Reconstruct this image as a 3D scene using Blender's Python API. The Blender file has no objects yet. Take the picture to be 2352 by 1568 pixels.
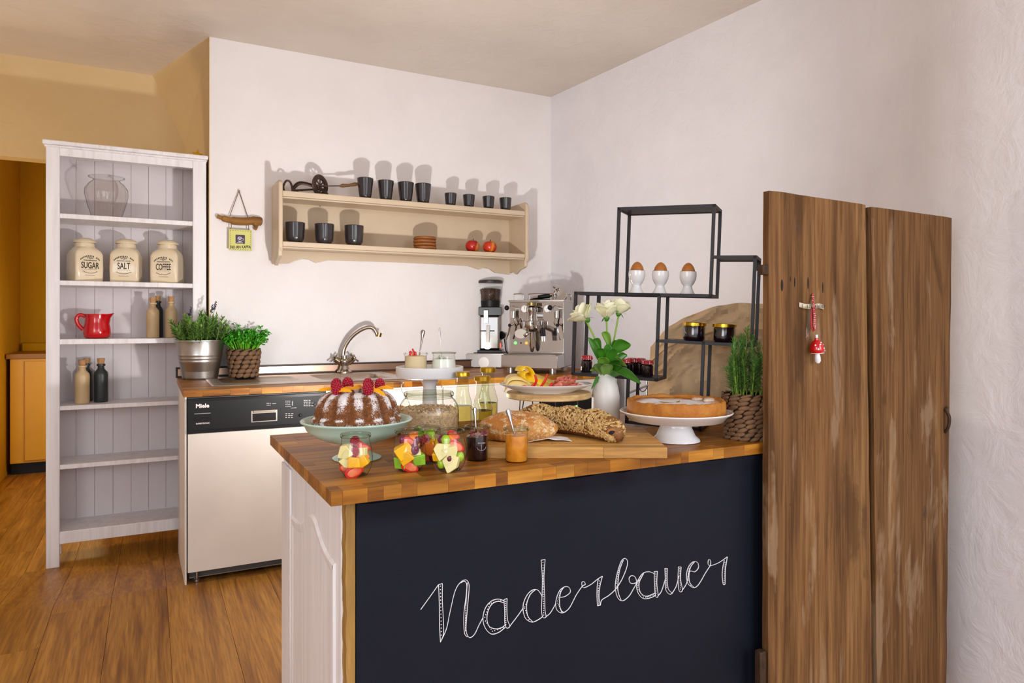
import bpy, math, random
from mathutils import Vector, Matrix, Euler, noise as mnoise

# ------------------------------------------------------------------ camera
PI = math.pi
FPX, CX, HY, EYE = 1585.0, 1176.0, 740.0, 1.15
TH = math.radians(27.7)
SN, CS = math.sin(TH), math.cos(TH)
C = bpy.context.scene.collection
scn = bpy.context.scene
cam_d = bpy.data.cameras.new('camera')
cam_d.sensor_width = 36.0
cam_d.lens = 36.0 * FPX / 2352.0
cam_d.shift_y = -44.0 / 2352.0
cam_d.clip_start = 0.02
cam = bpy.data.objects.new('camera', cam_d)
cam.location = (0, 0, EYE)
cam.rotation_euler = (PI / 2, 0, -TH)
C.objects.link(cam)
scn.camera = cam

# ------------------------------------------------------------------ light
def lin(h):
    h = h.lstrip('#')
    out = []
    for i in (0, 2, 4):
        c = int(h[i:i + 2], 16) / 255.0
        out.append(c / 12.92 if c <= 0.04045 else ((c + 0.055) / 1.055) ** 2.4)
    return (out[0], out[1], out[2], 1.0)

world = bpy.data.worlds.new('daylight')
scn.world = world
world.use_nodes = True
wb = world.node_tree.nodes['Background']
wn, wl = world.node_tree.nodes, world.node_tree.links
wtc = wn.new('ShaderNodeTexCoord')
wsx = wn.new('ShaderNodeSeparateXYZ')
wrp = wn.new('ShaderNodeValToRGB')          # overcast sky above, darker ground below the horizon
wmr = wn.new('ShaderNodeMapRange')
wmr.inputs['From Min'].default_value = -0.1
wmr.inputs['From Max'].default_value = 0.1
wl.new(wtc.outputs['Generated'], wsx.inputs[0])
wl.new(wsx.outputs[2], wmr.inputs['Value'])
wl.new(wmr.outputs['Result'], wrp.inputs[0])
wrp.color_ramp.elements[0].color = (0.36, 0.36, 0.36, 1)
wrp.color_ramp.elements[1].color = (0.84, 0.90, 1.0, 1)
wl.new(wrp.outputs[0], wb.inputs[0])
wb.inputs[1].default_value = 2.15

def lamp(name, kind, loc, power, col=(1, 1, 1), rot=(0, 0, 0), **kw):
    d = bpy.data.lights.new(name, kind)
    d.energy = power
    d.color = col
    for k, v in kw.items():
        setattr(d, k, v)
    o = bpy.data.objects.new(name, d)
    o.location = loc
    o.rotation_euler = rot
    C.objects.link(o)
    return o

# working lamp in the aisle right behind the counter, its head turned to the back wall, with some spill behind it
LAMP = (0.862, 2.34, 0.875)
AIM = Vector((0.10, 0.70, 0.74)).to_track_quat('-Z', 'Y').to_euler()
lamp('work_lamp', 'SPOT', LAMP, 72, (0.985, 0.97, 0.975), AIM, shadow_soft_size=0.035, spot_size=math.radians(172), spot_blend=0.9)
lamp('work_lamp_spill', 'POINT', LAMP, 8, (1.0, 0.92, 0.80), shadow_soft_size=0.04)
# daylight window behind the viewer, right
lamp('window_daylight', 'AREA', (1.5, -1.1, 1.75), 24, (0.90, 0.94, 1.0), (math.radians(78), 0, math.radians(12)), shape='RECTANGLE', size=0.9, size_y=1.5)
lamp('fill_light_left', 'AREA', (-1.9, -0.6, 1.6), 36, (0.90, 0.94, 1.0), (math.radians(82), 0, math.radians(-58)), shape='RECTANGLE', size=1.3, size_y=1.5)  # added fill from rear left, brightens the right wall and counter side
# lamp of the yellow back room
lamp('back_room_lamp', 'POINT', (-0.25, 5.9, 0.95), 16, (1.0, 0.80, 0.42), shadow_soft_size=0.1)
# wall lamp at the passage
lamp('passage_lamp', 'POINT', (-1.15, 4.45, 1.30), 15, (1.0, 0.80, 0.52), shadow_soft_size=0.08)

vs = scn.view_settings
vs.view_transform = 'Standard'
try:
    vs.look = 'None'
except Exception:
    pass
vs.gamma = 1.0
vs.use_curve_mapping = False
vs.exposure = 0.09
scn.cycles.max_bounces = 10
scn.cycles.transparent_max_bounces = 24
scn.cycles.caustics_reflective = False
scn.cycles.caustics_refractive = False
scn.cycles.sample_clamp_indirect = 6.0
try:
    scn.cycles.use_denoising = True
    scn.cycles.denoiser = 'OPENIMAGEDENOISE'
except Exception:
    pass

# ------------------------------------------------------------------ pixel -> place
def ray(x, y):
    k = (x - CX) / FPX
    return (SN + CS * k, CS - SN * k, (HY - y) / FPX)
def at_d(x, y, d):
    r = ray(x, y)
    return Vector((r[0] * d, r[1] * d, EYE + r[2] * d))
def at_z(x, y, z):
    return at_d(x, y, (z - EYE) / ray(x, y)[2])
def at_Y(x, y, Y):
    return at_d(x, y, Y / ray(x, y)[1])
def at_X(x, y, X):
    return at_d(x, y, X / ray(x, y)[0])
def dep(p):
    return p[0] * SN + p[1] * CS
def px(n, p):
    return n * dep(p) / FPX
FACE = -TH      # rotation about z that turns a thing's front (-y) to the viewer's axis

# ------------------------------------------------------------------ mesh builder
class MB:
    def __init__(s):
        s.v = []
        s.f = []
    def add(s, vs_, fs, M=None):
        b = len(s.v)
        if M is not None:
            vs_ = [M @ Vector(p) for p in vs_]
        s.v.extend([tuple(p) for p in vs_])
        s.f.extend([tuple(i + b for i in f) for f in fs])
        return s
    def box(s, x0, x1, y0, y1, z0, z1, M=None):
        vv = [(x0, y0, z0), (x1, y0, z0), (x1, y1, z0), (x0, y1, z0), (x0, y0, z1), (x1, y0, z1), (x1, y1, z1), (x0, y1, z1)]
        return s.add(vv, [(0, 3, 2, 1), (4, 5, 6, 7), (0, 1, 5, 4), (1, 2, 6, 5), (2, 3, 7, 6), (3, 0, 4, 7)], M)
    def cbox(s, c, sz, M=None):
        return s.box(c[0] - sz[0] / 2, c[0] + sz[0] / 2, c[1] - sz[1] / 2, c[1] + sz[1] / 2, c[2] - sz[2] / 2, c[2] + sz[2] / 2, M)
    def lathe(s, prof, n=32, M=None, rmod=None, ang=(0, 2 * PI)):
        full = abs(ang[1] - ang[0] - 2 * PI) < 1e-6
        m = n if full else n + 1
        vv = []
        for (r, z) in prof:
            for i in range(m):
                a = ang[0] + (ang[1] - ang[0]) * i / n
                rr, zz = (r, z) if rmod is None else rmod(r, z, a)
                vv.append((rr * math.cos(a), rr * math.sin(a), zz))
        ff = []
        for j in range(len(prof) - 1):
            for i in range(n):
                i2 = (i + 1) % m
                ff.append((j * m + i, j * m + i2, (j + 1) * m + i2, (j + 1) * m + i))
        if prof[0][0] > 1e-4 and full and getattr(s, 'cap', True):
            pass
        return s.add(vv, ff, M)
    def cyl(s, r0, r1, z0, z1, n=24, M=None):
        return s.lathe([(0.0, z0), (r0, z0), (r1, z1), (0.0, z1)], n, M)
    def tube(s, pts, r, n=8, M=None, closed=False, caps=True, sq=1.0):
        pts = [Vector(p) for p in pts]
        m = len(pts)
        rs = r if isinstance(r, (list, tuple)) else [r] * m
        vv = []
        up = None
        for i, p in enumerate(pts):
            if closed:
                t = pts[(i + 1) % m] - pts[i - 1]
            else:
                t = pts[min(i + 1, m - 1)] - pts[max(i - 1, 0)]
            if t.length < 1e-9:
                t = Vector((0, 0, 1))
            t.normalize()
            if up is None:
                up = Vector((0, 0, 1)) if abs(t.z) < 0.9 else Vector((1, 0, 0))
            a = t.cross(up)
            if a.length < 1e-6:
                a = t.orthogonal()
            a.normalize()
            b = a.cross(t)
            b.normalize()
            up = b
            for k in range(n):
                w = 2 * PI * k / n
                vv.append(p + a * (rs[i] * math.cos(w)) + b * (rs[i] * sq * math.sin(w)))
        ff = []
        seg = m if closed else m - 1
        for i in range(seg):
            j = (i + 1) % m
            for k in range(n):
                k2 = (k + 1) % n
                ff.append((i * n + k, j * n + k, j * n + k2, i * n + k2))
        if caps and not closed:
            ff.append(tuple(range(n)))
            ff.append(tuple((m - 1) * n + k for k in reversed(range(n))))
        return s.add(vv, ff, M)
    def ball(s, c, r, n=12, m=8, M=None, fn=None):
        if not isinstance(r, (tuple, list)):
            r = (r, r, r)
        vv = [(0, 0, -1)]
        for j in range(1, m):
            p = -PI / 2 + PI * j / m
            for i in range(n):
                a = 2 * PI * i / n
                vv.append((math.cos(p) * math.cos(a), math.cos(p) * math.sin(a), math.sin(p)))
        vv.append((0, 0, 1))
        out = []
        for q in vv:
            w = Vector(q)
            if fn:
                w = fn(w)
            out.append((c[0] + r[0] * w[0], c[1] + r[1] * w[1], c[2] + r[2] * w[2]))
        ff = []
        for i in range(n):
            ff.append((0, 1 + (i + 1) % n, 1 + i))
        for j in range(m - 2):
            for i in range(n):
                a, b = 1 + j * n + i, 1 + j * n + (i + 1) % n
                ff.append((a, b, b + n, a + n))
        t = len(vv) - 1
        o = 1 + (m - 2) * n
        for i in range(n):
            ff.append((t, o + i, o + (i + 1) % n))
        return s.add(out, ff, M)
    def prism(s, poly, y0, y1, M=None):     # outline in x,z pushed along y
        n = len(poly)
        vv = [(p[0], y0, p[1]) for p in poly] + [(p[0], y1, p[1]) for p in poly]
        ff = [tuple(range(n)), tuple(reversed(range(n, 2 * n)))]
        for i in range(n):
            j = (i + 1) % n
            ff.append((i, i + n, j + n, j))
        return s.add(vv, ff, M)
    def grid(s, fn, nu, nv, M=None, th=0.0):
        vv = [fn(i / nu, j / nv) for j in range(nv + 1) for i in range(nu + 1)]
        w = nu + 1
        ff = [(j * w + i, j * w + i + 1, (j + 1) * w + i + 1, (j + 1) * w + i) for j in range(nv) for i in range(nu)]
        return s.add(vv, ff, M)
    def build(s, name, mat, parent=None, smooth=35, bevel=0.0, seg=2, sub=0, solid=0.0, loc=None, rot=None):
        me = bpy.data.meshes.new(name)
        me.from_pydata(s.v, [], s.f)
        me.update()
        me.materials.append(mat)
        if smooth:
            me.polygons.foreach_set('use_smooth', [True] * len(me.polygons))
            if smooth < 180:
                me.set_sharp_from_angle(angle=math.radians(smooth))
        o = bpy.data.objects.new(name, me)
        C.objects.link(o)
        if parent is not None:
            o.parent = parent
        if loc is not None:
            o.location = loc
        if rot is not None:
            o.rotation_euler = rot
        if solid:
            md = o.modifiers.new('solid', 'SOLIDIFY')
            md.thickness = solid
            md.offset = 0
        if bevel:
            md = o.modifiers.new('bevel', 'BEVEL')
            md.width = bevel
            md.segments = seg
            md.limit_method = 'ANGLE'
            md.angle_limit = math.radians(40)
            md.harden_normals = False
        if sub:
            md = o.modifiers.new('sub', 'SUBSURF')
            md.levels = sub
            md.render_levels = sub
        return o

def T3(loc=(0, 0, 0), rot=(0, 0, 0), sc=(1, 1, 1)):
    return Matrix.LocRotScale(Vector(loc), Euler(rot), Vector(sc))

def tag(o, label, cat, group=None, kind=None):
    o['label'] = label
    o['category'] = cat
    if group:
        o['group'] = group
    if kind:
        o['kind'] = kind
    return o
def thing(name, label, cat, loc=(0, 0, 0), rz=0.0, group=None, rot=None):
    o = bpy.data.objects.new(name, None)
    o.empty_display_size = 0.05
    C.objects.link(o)
    o.location = loc
    o.rotation_euler = rot if rot is not None else (0, 0, rz)
    return tag(o, label, cat, group)
def struct(o):
    o['kind'] = 'structure'
    return o
def stuff(o):
    o['kind'] = 'stuff'
    return o
def children(o):
    return [c for c in C.objects if c.parent == o]
def dup(o, parent=None, loc=None, rz=None, label=None):
    c = o.copy()
    C.objects.link(c)
    if parent is not None:
        c.parent = parent
    if loc is not None:
        c.location = loc
    if rz is not None:
        c.rotation_euler = (0, 0, rz)
    if label:
        c['label'] = label
    for ch in list(o.children):
        dup(ch, c)
    return c
def crom(pts, n=8, closed=False):
    P = [Vector(p) if len(p) == 3 else Vector((p[0], p[1], 0)) for p in pts]
    out = []
    m = len(P)
    rng = range(m if closed else m - 1)
    for i in rng:
        if closed:
            p0, p1, p2, p3 = P[i - 1], P[i], P[(i + 1) % m], P[(i + 2) % m]
        else:
            p0, p1, p2, p3 = P[max(i - 1, 0)], P[i], P[i + 1], P[min(i + 2, m - 1)]
        for k in range(n):
            t = k / n
            out.append(0.5 * ((2 * p1) + (p2 - p0) * t + (2 * p0 - 5 * p1 + 4 * p2 - p3) * t * t + (3 * p1 - p0 - 3 * p2 + p3) * t ** 3))
    if not closed:
        out.append(P[-1])
    return out
def text_mb(txt, size, sx=1.0, bold=0.0, align='CENTER', extrude=0.0, shear=0.0):
    cu = bpy.data.curves.new('t', 'FONT')
    cu.body = txt
    cu.size = size
    cu.align_x = align
    cu.align_y = 'CENTER'
    cu.offset = bold
    cu.extrude = extrude
    cu.shear = shear
    cu.resolution_u = 3
    o = bpy.data.objects.new('t', cu)
    C.objects.link(o)
    bpy.context.view_layer.update()
    me = o.to_mesh()
    mb = MB()
    # stand the text up: x right, z up, facing -y
    mb.add([(v.co.x * sx, -v.co.z, v.co.y) for v in me.vertices], [tuple(p.vertices) for p in me.polygons])
    o.to_mesh_clear()
    bpy.data.objects.remove(o)
    bpy.data.curves.remove(cu)
    return mb

# ------------------------------------------------------------------ materials
def base_mat(name):
    m = bpy.data.materials.new(name)
    m.use_nodes = True
    nt = m.node_tree
    return m, nt, nt.nodes['Principled BSDF'], nt.nodes, nt.links
def coords(nt, kind='Object', scale=(1, 1, 1), rnd=0.0):
    tc = nt.nodes.new('ShaderNodeTexCoord')
    mp = nt.nodes.new('ShaderNodeMapping')
    mp.inputs['Scale'].default_value = scale
    nt.links.new(tc.outputs[kind], mp.inputs['Vector'])
    if rnd:
        oi = nt.nodes.new('ShaderNodeObjectInfo')
        ml = nt.nodes.new('ShaderNodeVectorMath')
        ml.operation = 'SCALE'
        cb = nt.nodes.new('ShaderNodeCombineXYZ')
        nt.links.new(oi.outputs['Random'], cb.inputs[0])
        nt.links.new(oi.outputs['Random'], cb.inputs[1])
        nt.links.new(oi.outputs['Random'], cb.inputs[2])
        nt.links.new(cb.outputs[0], ml.inputs[0])
        ml.inputs['Scale'].default_value = rnd
        nt.links.new(ml.outputs[0], mp.inputs['Location'])
    return mp.outputs[0]
def nz(nt, vec, scale, detail=4, rough=0.55, dist=0.0):
    n = nt.nodes.new('ShaderNodeTexNoise')
    n.inputs['Scale'].default_value = scale
    n.inputs['Detail'].default_value = detail
    n.inputs['Roughness'].default_value = rough
    n.inputs['Distortion'].default_value = dist
    nt.links.new(vec, n.inputs['Vector'])
    return n.outputs['Fac']
def ramp(nt, fac, stops):
    r = nt.nodes.new('ShaderNodeValToRGB')
    e = r.color_ramp.elements
    while len(e) < len(stops):
        e.new(0.5)
    for i, (p, c) in enumerate(stops):
        e[i].position = p
        e[i].color = c if not isinstance(c, str) else lin(c)
    nt.links.new(fac, r.inputs[0])
    return r.outputs[0]
def mixc(nt, fac, a, b, mode='MIX'):
    m = nt.nodes.new('ShaderNodeMix')
    m.data_type = 'RGBA'
    m.blend_type = mode
    for sock, val in ((m.inputs[0], fac), (m.inputs[6], a), (m.inputs[7], b)):
        if isinstance(val, (int, float)):
            sock.default_value = val
        elif isinstance(val, str):
            sock.default_value = lin(val)
        elif isinstance(val, tuple):
            sock.default_value = val
        else:
            nt.links.new(val, sock)
    return m.outputs[2]
def bump(nt, bs, h, strength=0.3, dist=0.01):
    b = nt.nodes.new('ShaderNodeBump')
    b.inputs['Strength'].default_value = strength
    b.inputs['Distance'].default_value = dist
    nt.links.new(h, b.inputs['Height'])
    nt.links.new(b.outputs[0], bs.inputs['Normal'])

def plain(name, col, rough=0.5, metal=0.0, var=0.0, vscale=8.0, bmp=0.0, bscale=60.0, coat=0.0, spec=0.5, col2=None, sss=0.0, trans=0.0):
    m, nt, bs, N, L = base_mat(name)
    bs.inputs['Base Color'].default_value = lin(col)
    bs.inputs['Roughness'].default_value = rough
    bs.inputs['Metallic'].default_value = metal
    bs.inputs['Specular IOR Level'].default_value = spec
    bs.inputs['Coat Weight'].default_value = coat
    bs.inputs['Coat Roughness'].default_value = 0.08
    if sss:
        bs.inputs['Subsurface Weight'].default_value = sss
        bs.inputs['Subsurface Radius'].default_value = (0.01, 0.006, 0.004)
    vec = None
    if var or col2:
        vec = coords(nt, 'Object', rnd=3.0)
        f = nz(nt, vec, vscale)
        c = lin(col)
        if col2:
            out = ramp(nt, f, [(0.35, col), (0.65, col2)])
        else:
            lo = tuple(min(1, x * (1 - var)) for x in c[:3]) + (1,)
            hi = tuple(min(1, x * (1 + var)) for x in c[:3]) + (1,)
            out = ramp(nt, f, [(0.3, lo), (0.7, hi)])
        L.new(out, bs.inputs['Base Color'])
    if bmp:
        vec = vec or coords(nt, 'Object', rnd=3.0)
        bump(nt, bs, nz(nt, vec, bscale, 3), bmp, 0.004)
    return m

def wood(name, cols, axis='X', fine=90.0, stretch=14.0, rough=0.45, rnd=7.0, tint=0.0, coat=0.0, bmp=0.15, knots=0.0, big=5.0, con=0.55, spec=0.5, patch=None):
    """streaky grain along one axis, each object shifted; tint = share of per-piece tone change"""
    m, nt, bs, N, L = base_mat(name)
    sc = {'X': (1 / stretch, 1, 1), 'Y': (1, 1 / stretch, 1), 'Z': (1, 1, 1 / stretch)}[axis]
    vec = coords(nt, 'Object', sc, rnd)
    f1 = nz(nt, vec, fine, 5, 0.6, 0.4)
    f2 = nz(nt, vec, fine / big, 3, 0.5, 1.2)
    c1 = ramp(nt, f2, [(0.3, cols[0]), (0.5, cols[1]), (0.72, cols[2])])
    c2 = ramp(nt, f1, [(0.38, (0.55, 0.48, 0.42, 1)), (0.6, (1.08, 1.06, 1.04, 1))])
    col = mixc(nt, con, c1, c2, 'MULTIPLY')
    if tint:
        oi = N.new('ShaderNodeObjectInfo')
        t = ramp(nt, oi.outputs['Random'], [(0.0, (1 - tint, 1 - tint * 1.15, 1 - tint * 1.4, 1)), (0.5, (1, 1, 1, 1)), (1.0, (1 + tint * .7, 1 + tint * .75, 1 + tint * .6, 1))])
        col = mixc(nt, 1.0, col, t, 'MULTIPLY')
    if knots:
        vk = coords(nt, 'Object', tuple(1 if x == 1 else 0.35 for x in sc), rnd)
        v = N.new('ShaderNodeTexVoronoi')
        v.inputs['Scale'].default_value = knots
        L.new(vk, v.inputs['Vector'])
        k = ramp(nt, v.outputs['Distance'], [(0.02, (0.28, 0.2, 0.15, 1)), (0.10, (0.7, 0.6, 0.5, 1)), (0.2, (1, 1, 1, 1))])
        col = mixc(nt, 0.8, col, k, 'MULTIPLY')
    if patch:       # bleached and stained patches stretched along the grain
        vp = coords(nt, 'Object', tuple(1 if q == 1 else 0.30 for q in sc), rnd)
        fp = nz(nt, vp, 7.0, 5, 0.62, 0.5)
        fp2 = nz(nt, vec, 26.0, 4, 0.6, 0.3)
        mx_ = N.new('ShaderNodeMath'); mx_.operation = 'MULTIPLY_ADD'
        L.new(fp2, mx_.inputs[0]); mx_.inputs[1].default_value = 0.5; L.new(fp, mx_.inputs[2])
        k1 = ramp(nt, mx_.outputs[0], [(0.86, (0, 0, 0, 1)), (0.93, (1, 1, 1, 1))])
        col = mixc(nt, k1, col, mixc(nt, 0.42, col, patch[0]))
        k2 = ramp(nt, mx_.outputs[0], [(0.60, (1, 1, 1, 1)), (0.68, (0, 0, 0, 1))])
        col = mixc(nt, k2, col, mixc(nt, 0.6, col, patch[1]))
    L.new(col, bs.inputs['Base Color'])
    bs.inputs['Specular IOR Level'].default_value = spec
    bs.inputs['Roughness'].default_value = rough
    bs.inputs['Coat Weight'].default_value = coat
    bs.inputs['Coat Roughness'].default_value = 0.15
    if bmp:
        bump(nt, bs, f1, bmp, 0.002)
    return m

def thin_glass(name, tint='#fbfcfb', gloss=1.0, rough=0.02, edge='#74776a'):
    m, nt, bs, N, L = base_mat(name)
    N.remove(bs)
    tr = N.new('ShaderNodeBsdfTransparent')
    tr.inputs[0].default_value = lin(tint)
    lf_ = N.new('ShaderNodeLayerWeight')
    lf_.inputs['Blend'].default_value = 0.5
    L.new(ramp(nt, lf_.outputs['Facing'], [(0.0, tint), (0.66, tint), (0.90, edge), (1.0, edge)]), tr.inputs[0])
    gl = N.new('ShaderNodeBsdfGlossy')
    gl.inputs['Roughness'].default_value = rough
    gl.inputs['Color'].default_value = (gloss, gloss, gloss, 1)
    lw = N.new('ShaderNodeLayerWeight')
    lw.inputs['Blend'].default_value = 0.34
    mx = N.new('ShaderNodeMixShader')
    ge = N.new('ShaderNodeNewGeometry')
    fr = N.new('ShaderNodeMath')
    fr.operation = 'MULTIPLY_ADD'        # only the outer face of a pane mirrors
    L.new(ge.outputs['Backfacing'], fr.inputs[0])
    fr.inputs[1].default_value = -1.0
    fr.inputs[2].default_value = 1.0
    f2 = N.new('ShaderNodeMath')
    f2.operation = 'MULTIPLY'
    L.new(fr.outputs[0], f2.inputs[0])
    L.new(lw.outputs['Fresnel'], f2.inputs[1])
    L.new(f2.outputs[0], mx.inputs[0])
    L.new(tr.outputs[0], mx.inputs[1])
    L.new(gl.outputs[0], mx.inputs[2])
    L.new(mx.outputs[0], N['Material Output'].inputs[0])
    return m

def plaster(name, c0, c1, scale=1.3, bmp=0.35, rough=0.9):
    m, nt, bs, N, L = base_mat(name)
    vec = coords(nt, 'Object')
    f = nz(nt, vec, scale, 5, 0.6)
    L.new(ramp(nt, f, [(0.35, c0), (0.65, c1)]), bs.inputs['Base Color'])
    bs.inputs['Roughness'].default_value = rough
    bs.inputs['Specular IOR Level'].default_value = 0.2
    g = nz(nt, vec, 9.0, 6, 0.62, 0.6)
    g2 = nz(nt, vec, 2.2, 4, 0.5)
    ad = N.new('ShaderNodeMath')
    ad.operation = 'ADD'
    L.new(g, ad.inputs[0])
    L.new(g2, ad.inputs[1])
    bump(nt, bs, ad.outputs[0], bmp, 0.03)
    return m

WALL = plaster('white_plaster', '#ece6e4', '#f3eeec', bmp=0.2)
WALL_R = plaster('rough_white_plaster', '#e6e3e6', '#eeebee', 1.8, 0.28)
CEIL = plaster('ceiling_plaster', '#d6c9bd', '#e2d7cc', 0.8, 0.25)
NICHE = plaster('beige_plaster', '#dabd8c', '#e2c99c', 0.9, 0.2)
YELLOW = plaster('yellow_plaster', '#c99a1e', '#d3a62c', 0.9, 0.15)
WHITEW = wood('white_painted_wood', ['#e4dfe0', '#efebec', '#f4f2f2'], 'Z', 120, 20, 0.45, tint=0.0, bmp=0.05, con=0.08)
WHITEP = plain('white_paint', '#ece8e8', 0.4, var=0.03, vscale=4, bmp=0.05, bscale=30)
FRONT = plain('worn_white_front', '#e4dad0', 0.45, var=0.06, vscale=3.5, bmp=0.05, bscale=20)
BEIGE = plain('beige_paint', '#d2bda1', 0.5, var=0.04, vscale=5, bmp=0.04, bscale=40)
FLOORW = wood('oak_floor', ['#8c5a1c', '#b07a2c', '#c48f3e'], 'Y', 120, 22, 0.40, tint=0.20, bmp=0.15, knots=1.2, big=7.0, con=0.7)
BUTCH = wood('butcher_block', ['#80490f', '#a96d1e', '#c48a34'], 'X', 70, 9, 0.42, tint=0.32, coat=0.05, bmp=0.06, spec=0.25)
OAKL = wood('cutting_board_oak', ['#b98238', '#d6a55a', '#e3bb77'], 'X', 80, 12, 0.45, tint=0.25, bmp=0.06)
OLDW = wood('weathered_wood', ['#573b20', '#7c5835', '#8f6b42'], 'Z', 110, 26, 0.75, tint=0.10, bmp=0.5, knots=0, big=7, con=0.8, spec=0.2, patch=('#a98d70', '#4a3018'))
POSTW = wood('raw_edge_wood', ['#7b5a28', '#a9813f', '#c39a58'], 'Z', 60, 10, 0.7, bmp=0.3)
PALEW = wood('pale_wood', ['#c79a5c', '#e0bd84', '#ebcf9d'], 'X', 60, 10, 0.5, bmp=0.05)
DRIFT = wood('driftwood', ['#6a4316', '#9a6b2c', '#b88746'], 'X', 50, 8, 0.7, bmp=0.3)
CHALKB = plain('black_tarp', '#191c26', 0.42, var=0.12, vscale=3, bmp=0.10, bscale=260, spec=0.14)
CHALK = plain('white_chalk', '#f4f2f6', 0.9)
STEEL = plain('brushed_steel', '#b5afa9', 0.28, 1.0, bmp=0.03, bscale=120)
SINKST = plain('sink_steel', '#c4b7aa', 0.33, 1.0)
CHROME = plain('chrome', '#c6c2be', 0.08, 1.0)
DULLCH = plain('worn_chrome', '#b9afa2', 0.22, 1.0)
ZINC = plain('galvanised_zinc', '#b4b0aa', 0.36, 1.0, var=0.12, vscale=12)
IRON = plain('black_iron', '#2a272a', 0.5, 0.3, bmp=0.05, bscale=80)
BLACKP = plain('black_plastic', '#151315', 0.45, var=0.05, spec=0.25)
BLACKG = plain('black_gloss', '#100e10', 0.25, spec=0.35)
DARKG = plain('dark_grey', '#3b3a3b', 0.5)
CUPM = plain('anthracite_glaze', '#2f2a2b', 0.25, var=0.1, vscale=20, coat=0.3)
PORC = plain('white_porcelain', '#eeecec', 0.18, coat=0.4)
VASEW = plain('offwhite_ceramic', '#dcd6cf', 0.4, var=0.05, vscale=9)
CREAM = plain('cream_glaze', '#e4d2b2', 0.28, var=0.03, vscale=6, coat=0.3)
MINT = plain('mint_enamel', '#c3e0d0', 0.3, coat=0.3, var=0.03)
RED = plain('red_glaze', '#c4060f', 0.18, coat=0.5)
STONEB = plain('stoneware_beige', '#c9ad82', 0.4, var=0.05)
STONEK = plain('stoneware_black', '#2a2e2e', 0.4)
CORK = plain('cork', '#b98b5c', 0.8, var=0.15, vscale=60, bmp=0.2, bscale=120)
GOLD = plain('gold_lid', '#c9a233', 0.28, 1.0)
INK = plain('black_ink', '#2a211c', 0.7)
GLASS = thin_glass('clear_glass')
RIMG = thin_glass('glass_rim', '#e3e6de', 1.0, 0.05, '#6f7468')
GLASSG = thin_glass('bottle_glass', '#f2f4e6')
LEAF = plain('leaf_green', '#67903a', 0.45, var=0.35, vscale=18)
LEAFL = plain('rose_leaf_light', '#6f9c34', 0.35, var=0.3, vscale=10)
LEAFD = plain('rose_leaf_green', '#3d7a1c', 0.35, var=0.3, vscale=10)
PARS = plain('parsley_green', '#3f9a1e', 0.45, var=0.4, vscale=25)
ROSM = plain('rosemary_green', '#67994a', 0.5, var=0.4, vscale=30)
STEMG = plain('stem_green', '#86a83a', 0.5)
SOIL = plain('soil', '#2b1c10', 0.95, bmp=0.5, bscale=60)
PETAL = plain('rose_petal', '#f3efcf', 0.5, sss=0.15, var=0.04)
ROPE = plain('seagrass_rope', '#76563a', 0.8, var=0.3, vscale=40, bmp=0.4, bscale=140)
JAMD = plain('dark_jam', '#1e0a14', 0.15, coat=0.5)
# ================================================================== SETTING
YW = 4.15          # plane of the back wall
ZC = EYE + 1.5 * YW / 3.95
XE = 0.29          # free edge of the back wall
YN = 4.97          # wall of the passage behind the bookcase
def fz(y):         # the old floor falls away towards the passage
    return -0.092 * min(1.0, max(0.0, (y - 3.34) / 0.8))
XR = lambda y: 2.486 + 0.0948 * (YW - y)

g = MB().grid(lambda u, v: (-2.7 + 5.7 * u, -1.3 + 9.3 * v, fz(-1.3 + 9.3 * v) - 0.006), 1, 93)
floor = struct(g.build('floor', plain('floor_joint', '#3a220c', 0.8), smooth=0))
rnd = random.Random(4)
PW = 0.205
row = 0
x = -2.6
while x < 2.9:
    y = -1.3 - rnd.random() * 1.2
    while y < 7.9:
        ln = 1.22
        y0, y1 = max(y, -1.3), min(y + ln, 8.0)
        # only where the room can be seen
        hide = (x > 0.45 and y0 > 4.2) or (x > 0.9 and y0 > 1.0) or x > 2.75 or y1 <= y0
        if not hide:
            ys = [y0 + 0.0004] + [q for q in (3.34, 4.14) if y0 < q < y1] + [y1 - 0.0004]
            vv, ff = [], []
            for q in ys:
                for (xx, zz) in ((x + .0002, -0.004), (x + .0007, 0.0), (x + PW - .0007, 0.0), (x + PW - .0002, -0.004)):
                    vv.append((xx, q, fz(q) + zz))
            for i in range(len(ys) - 1):
                for k in range(3):
                    a = i * 4 + k
                    ff.append((a, a + 1, a + 5, a + 4))
            ff.append((0, 3, 2, 1))
            ff.append(tuple(len(vv) - 4 + k for k in range(4)))
            MB().add(vv, ff).build('plank', FLOORW, floor, smooth=0)
        y += ln
    x += PW
    row += 1

struct(MB().box(-2.7, 3.1, -1.3, 8.0, ZC, ZC + 0.12).build('ceiling', CEIL, smooth=0))
struct(MB().prism([(0, 0)] * 0 or [(XE + .004, -0.1), (2.62, -0.1), (2.62, ZC), (XE + .004, ZC)], YW, YW + 0.3).build('wall_back', WALL, smooth=0))
# slanted return of the wall edge into the passage
m = MB()
A_, B_, Cc = (XE, YW + .001, ZC), (0.016 * 1.0506, YN, ZC), (0.2045, YN, 2.30)
m.add([A_, B_, Cc, (0.2045, YN, -0.1), (XE, 4.48, -0.1), (XE, YW + .001, -0.1), (XE, 4.48, 2.0), (XE + .02, YW + .001, -.1), (XE + .02, YW + .001, ZC)],
      [(0, 1, 2), (0, 2, 6), (6, 2, 3, 4), (0, 6, 4, 5), (5, 7, 8, 0)])
struct(m.build('wall_return', NICHE, smooth=0))
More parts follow.
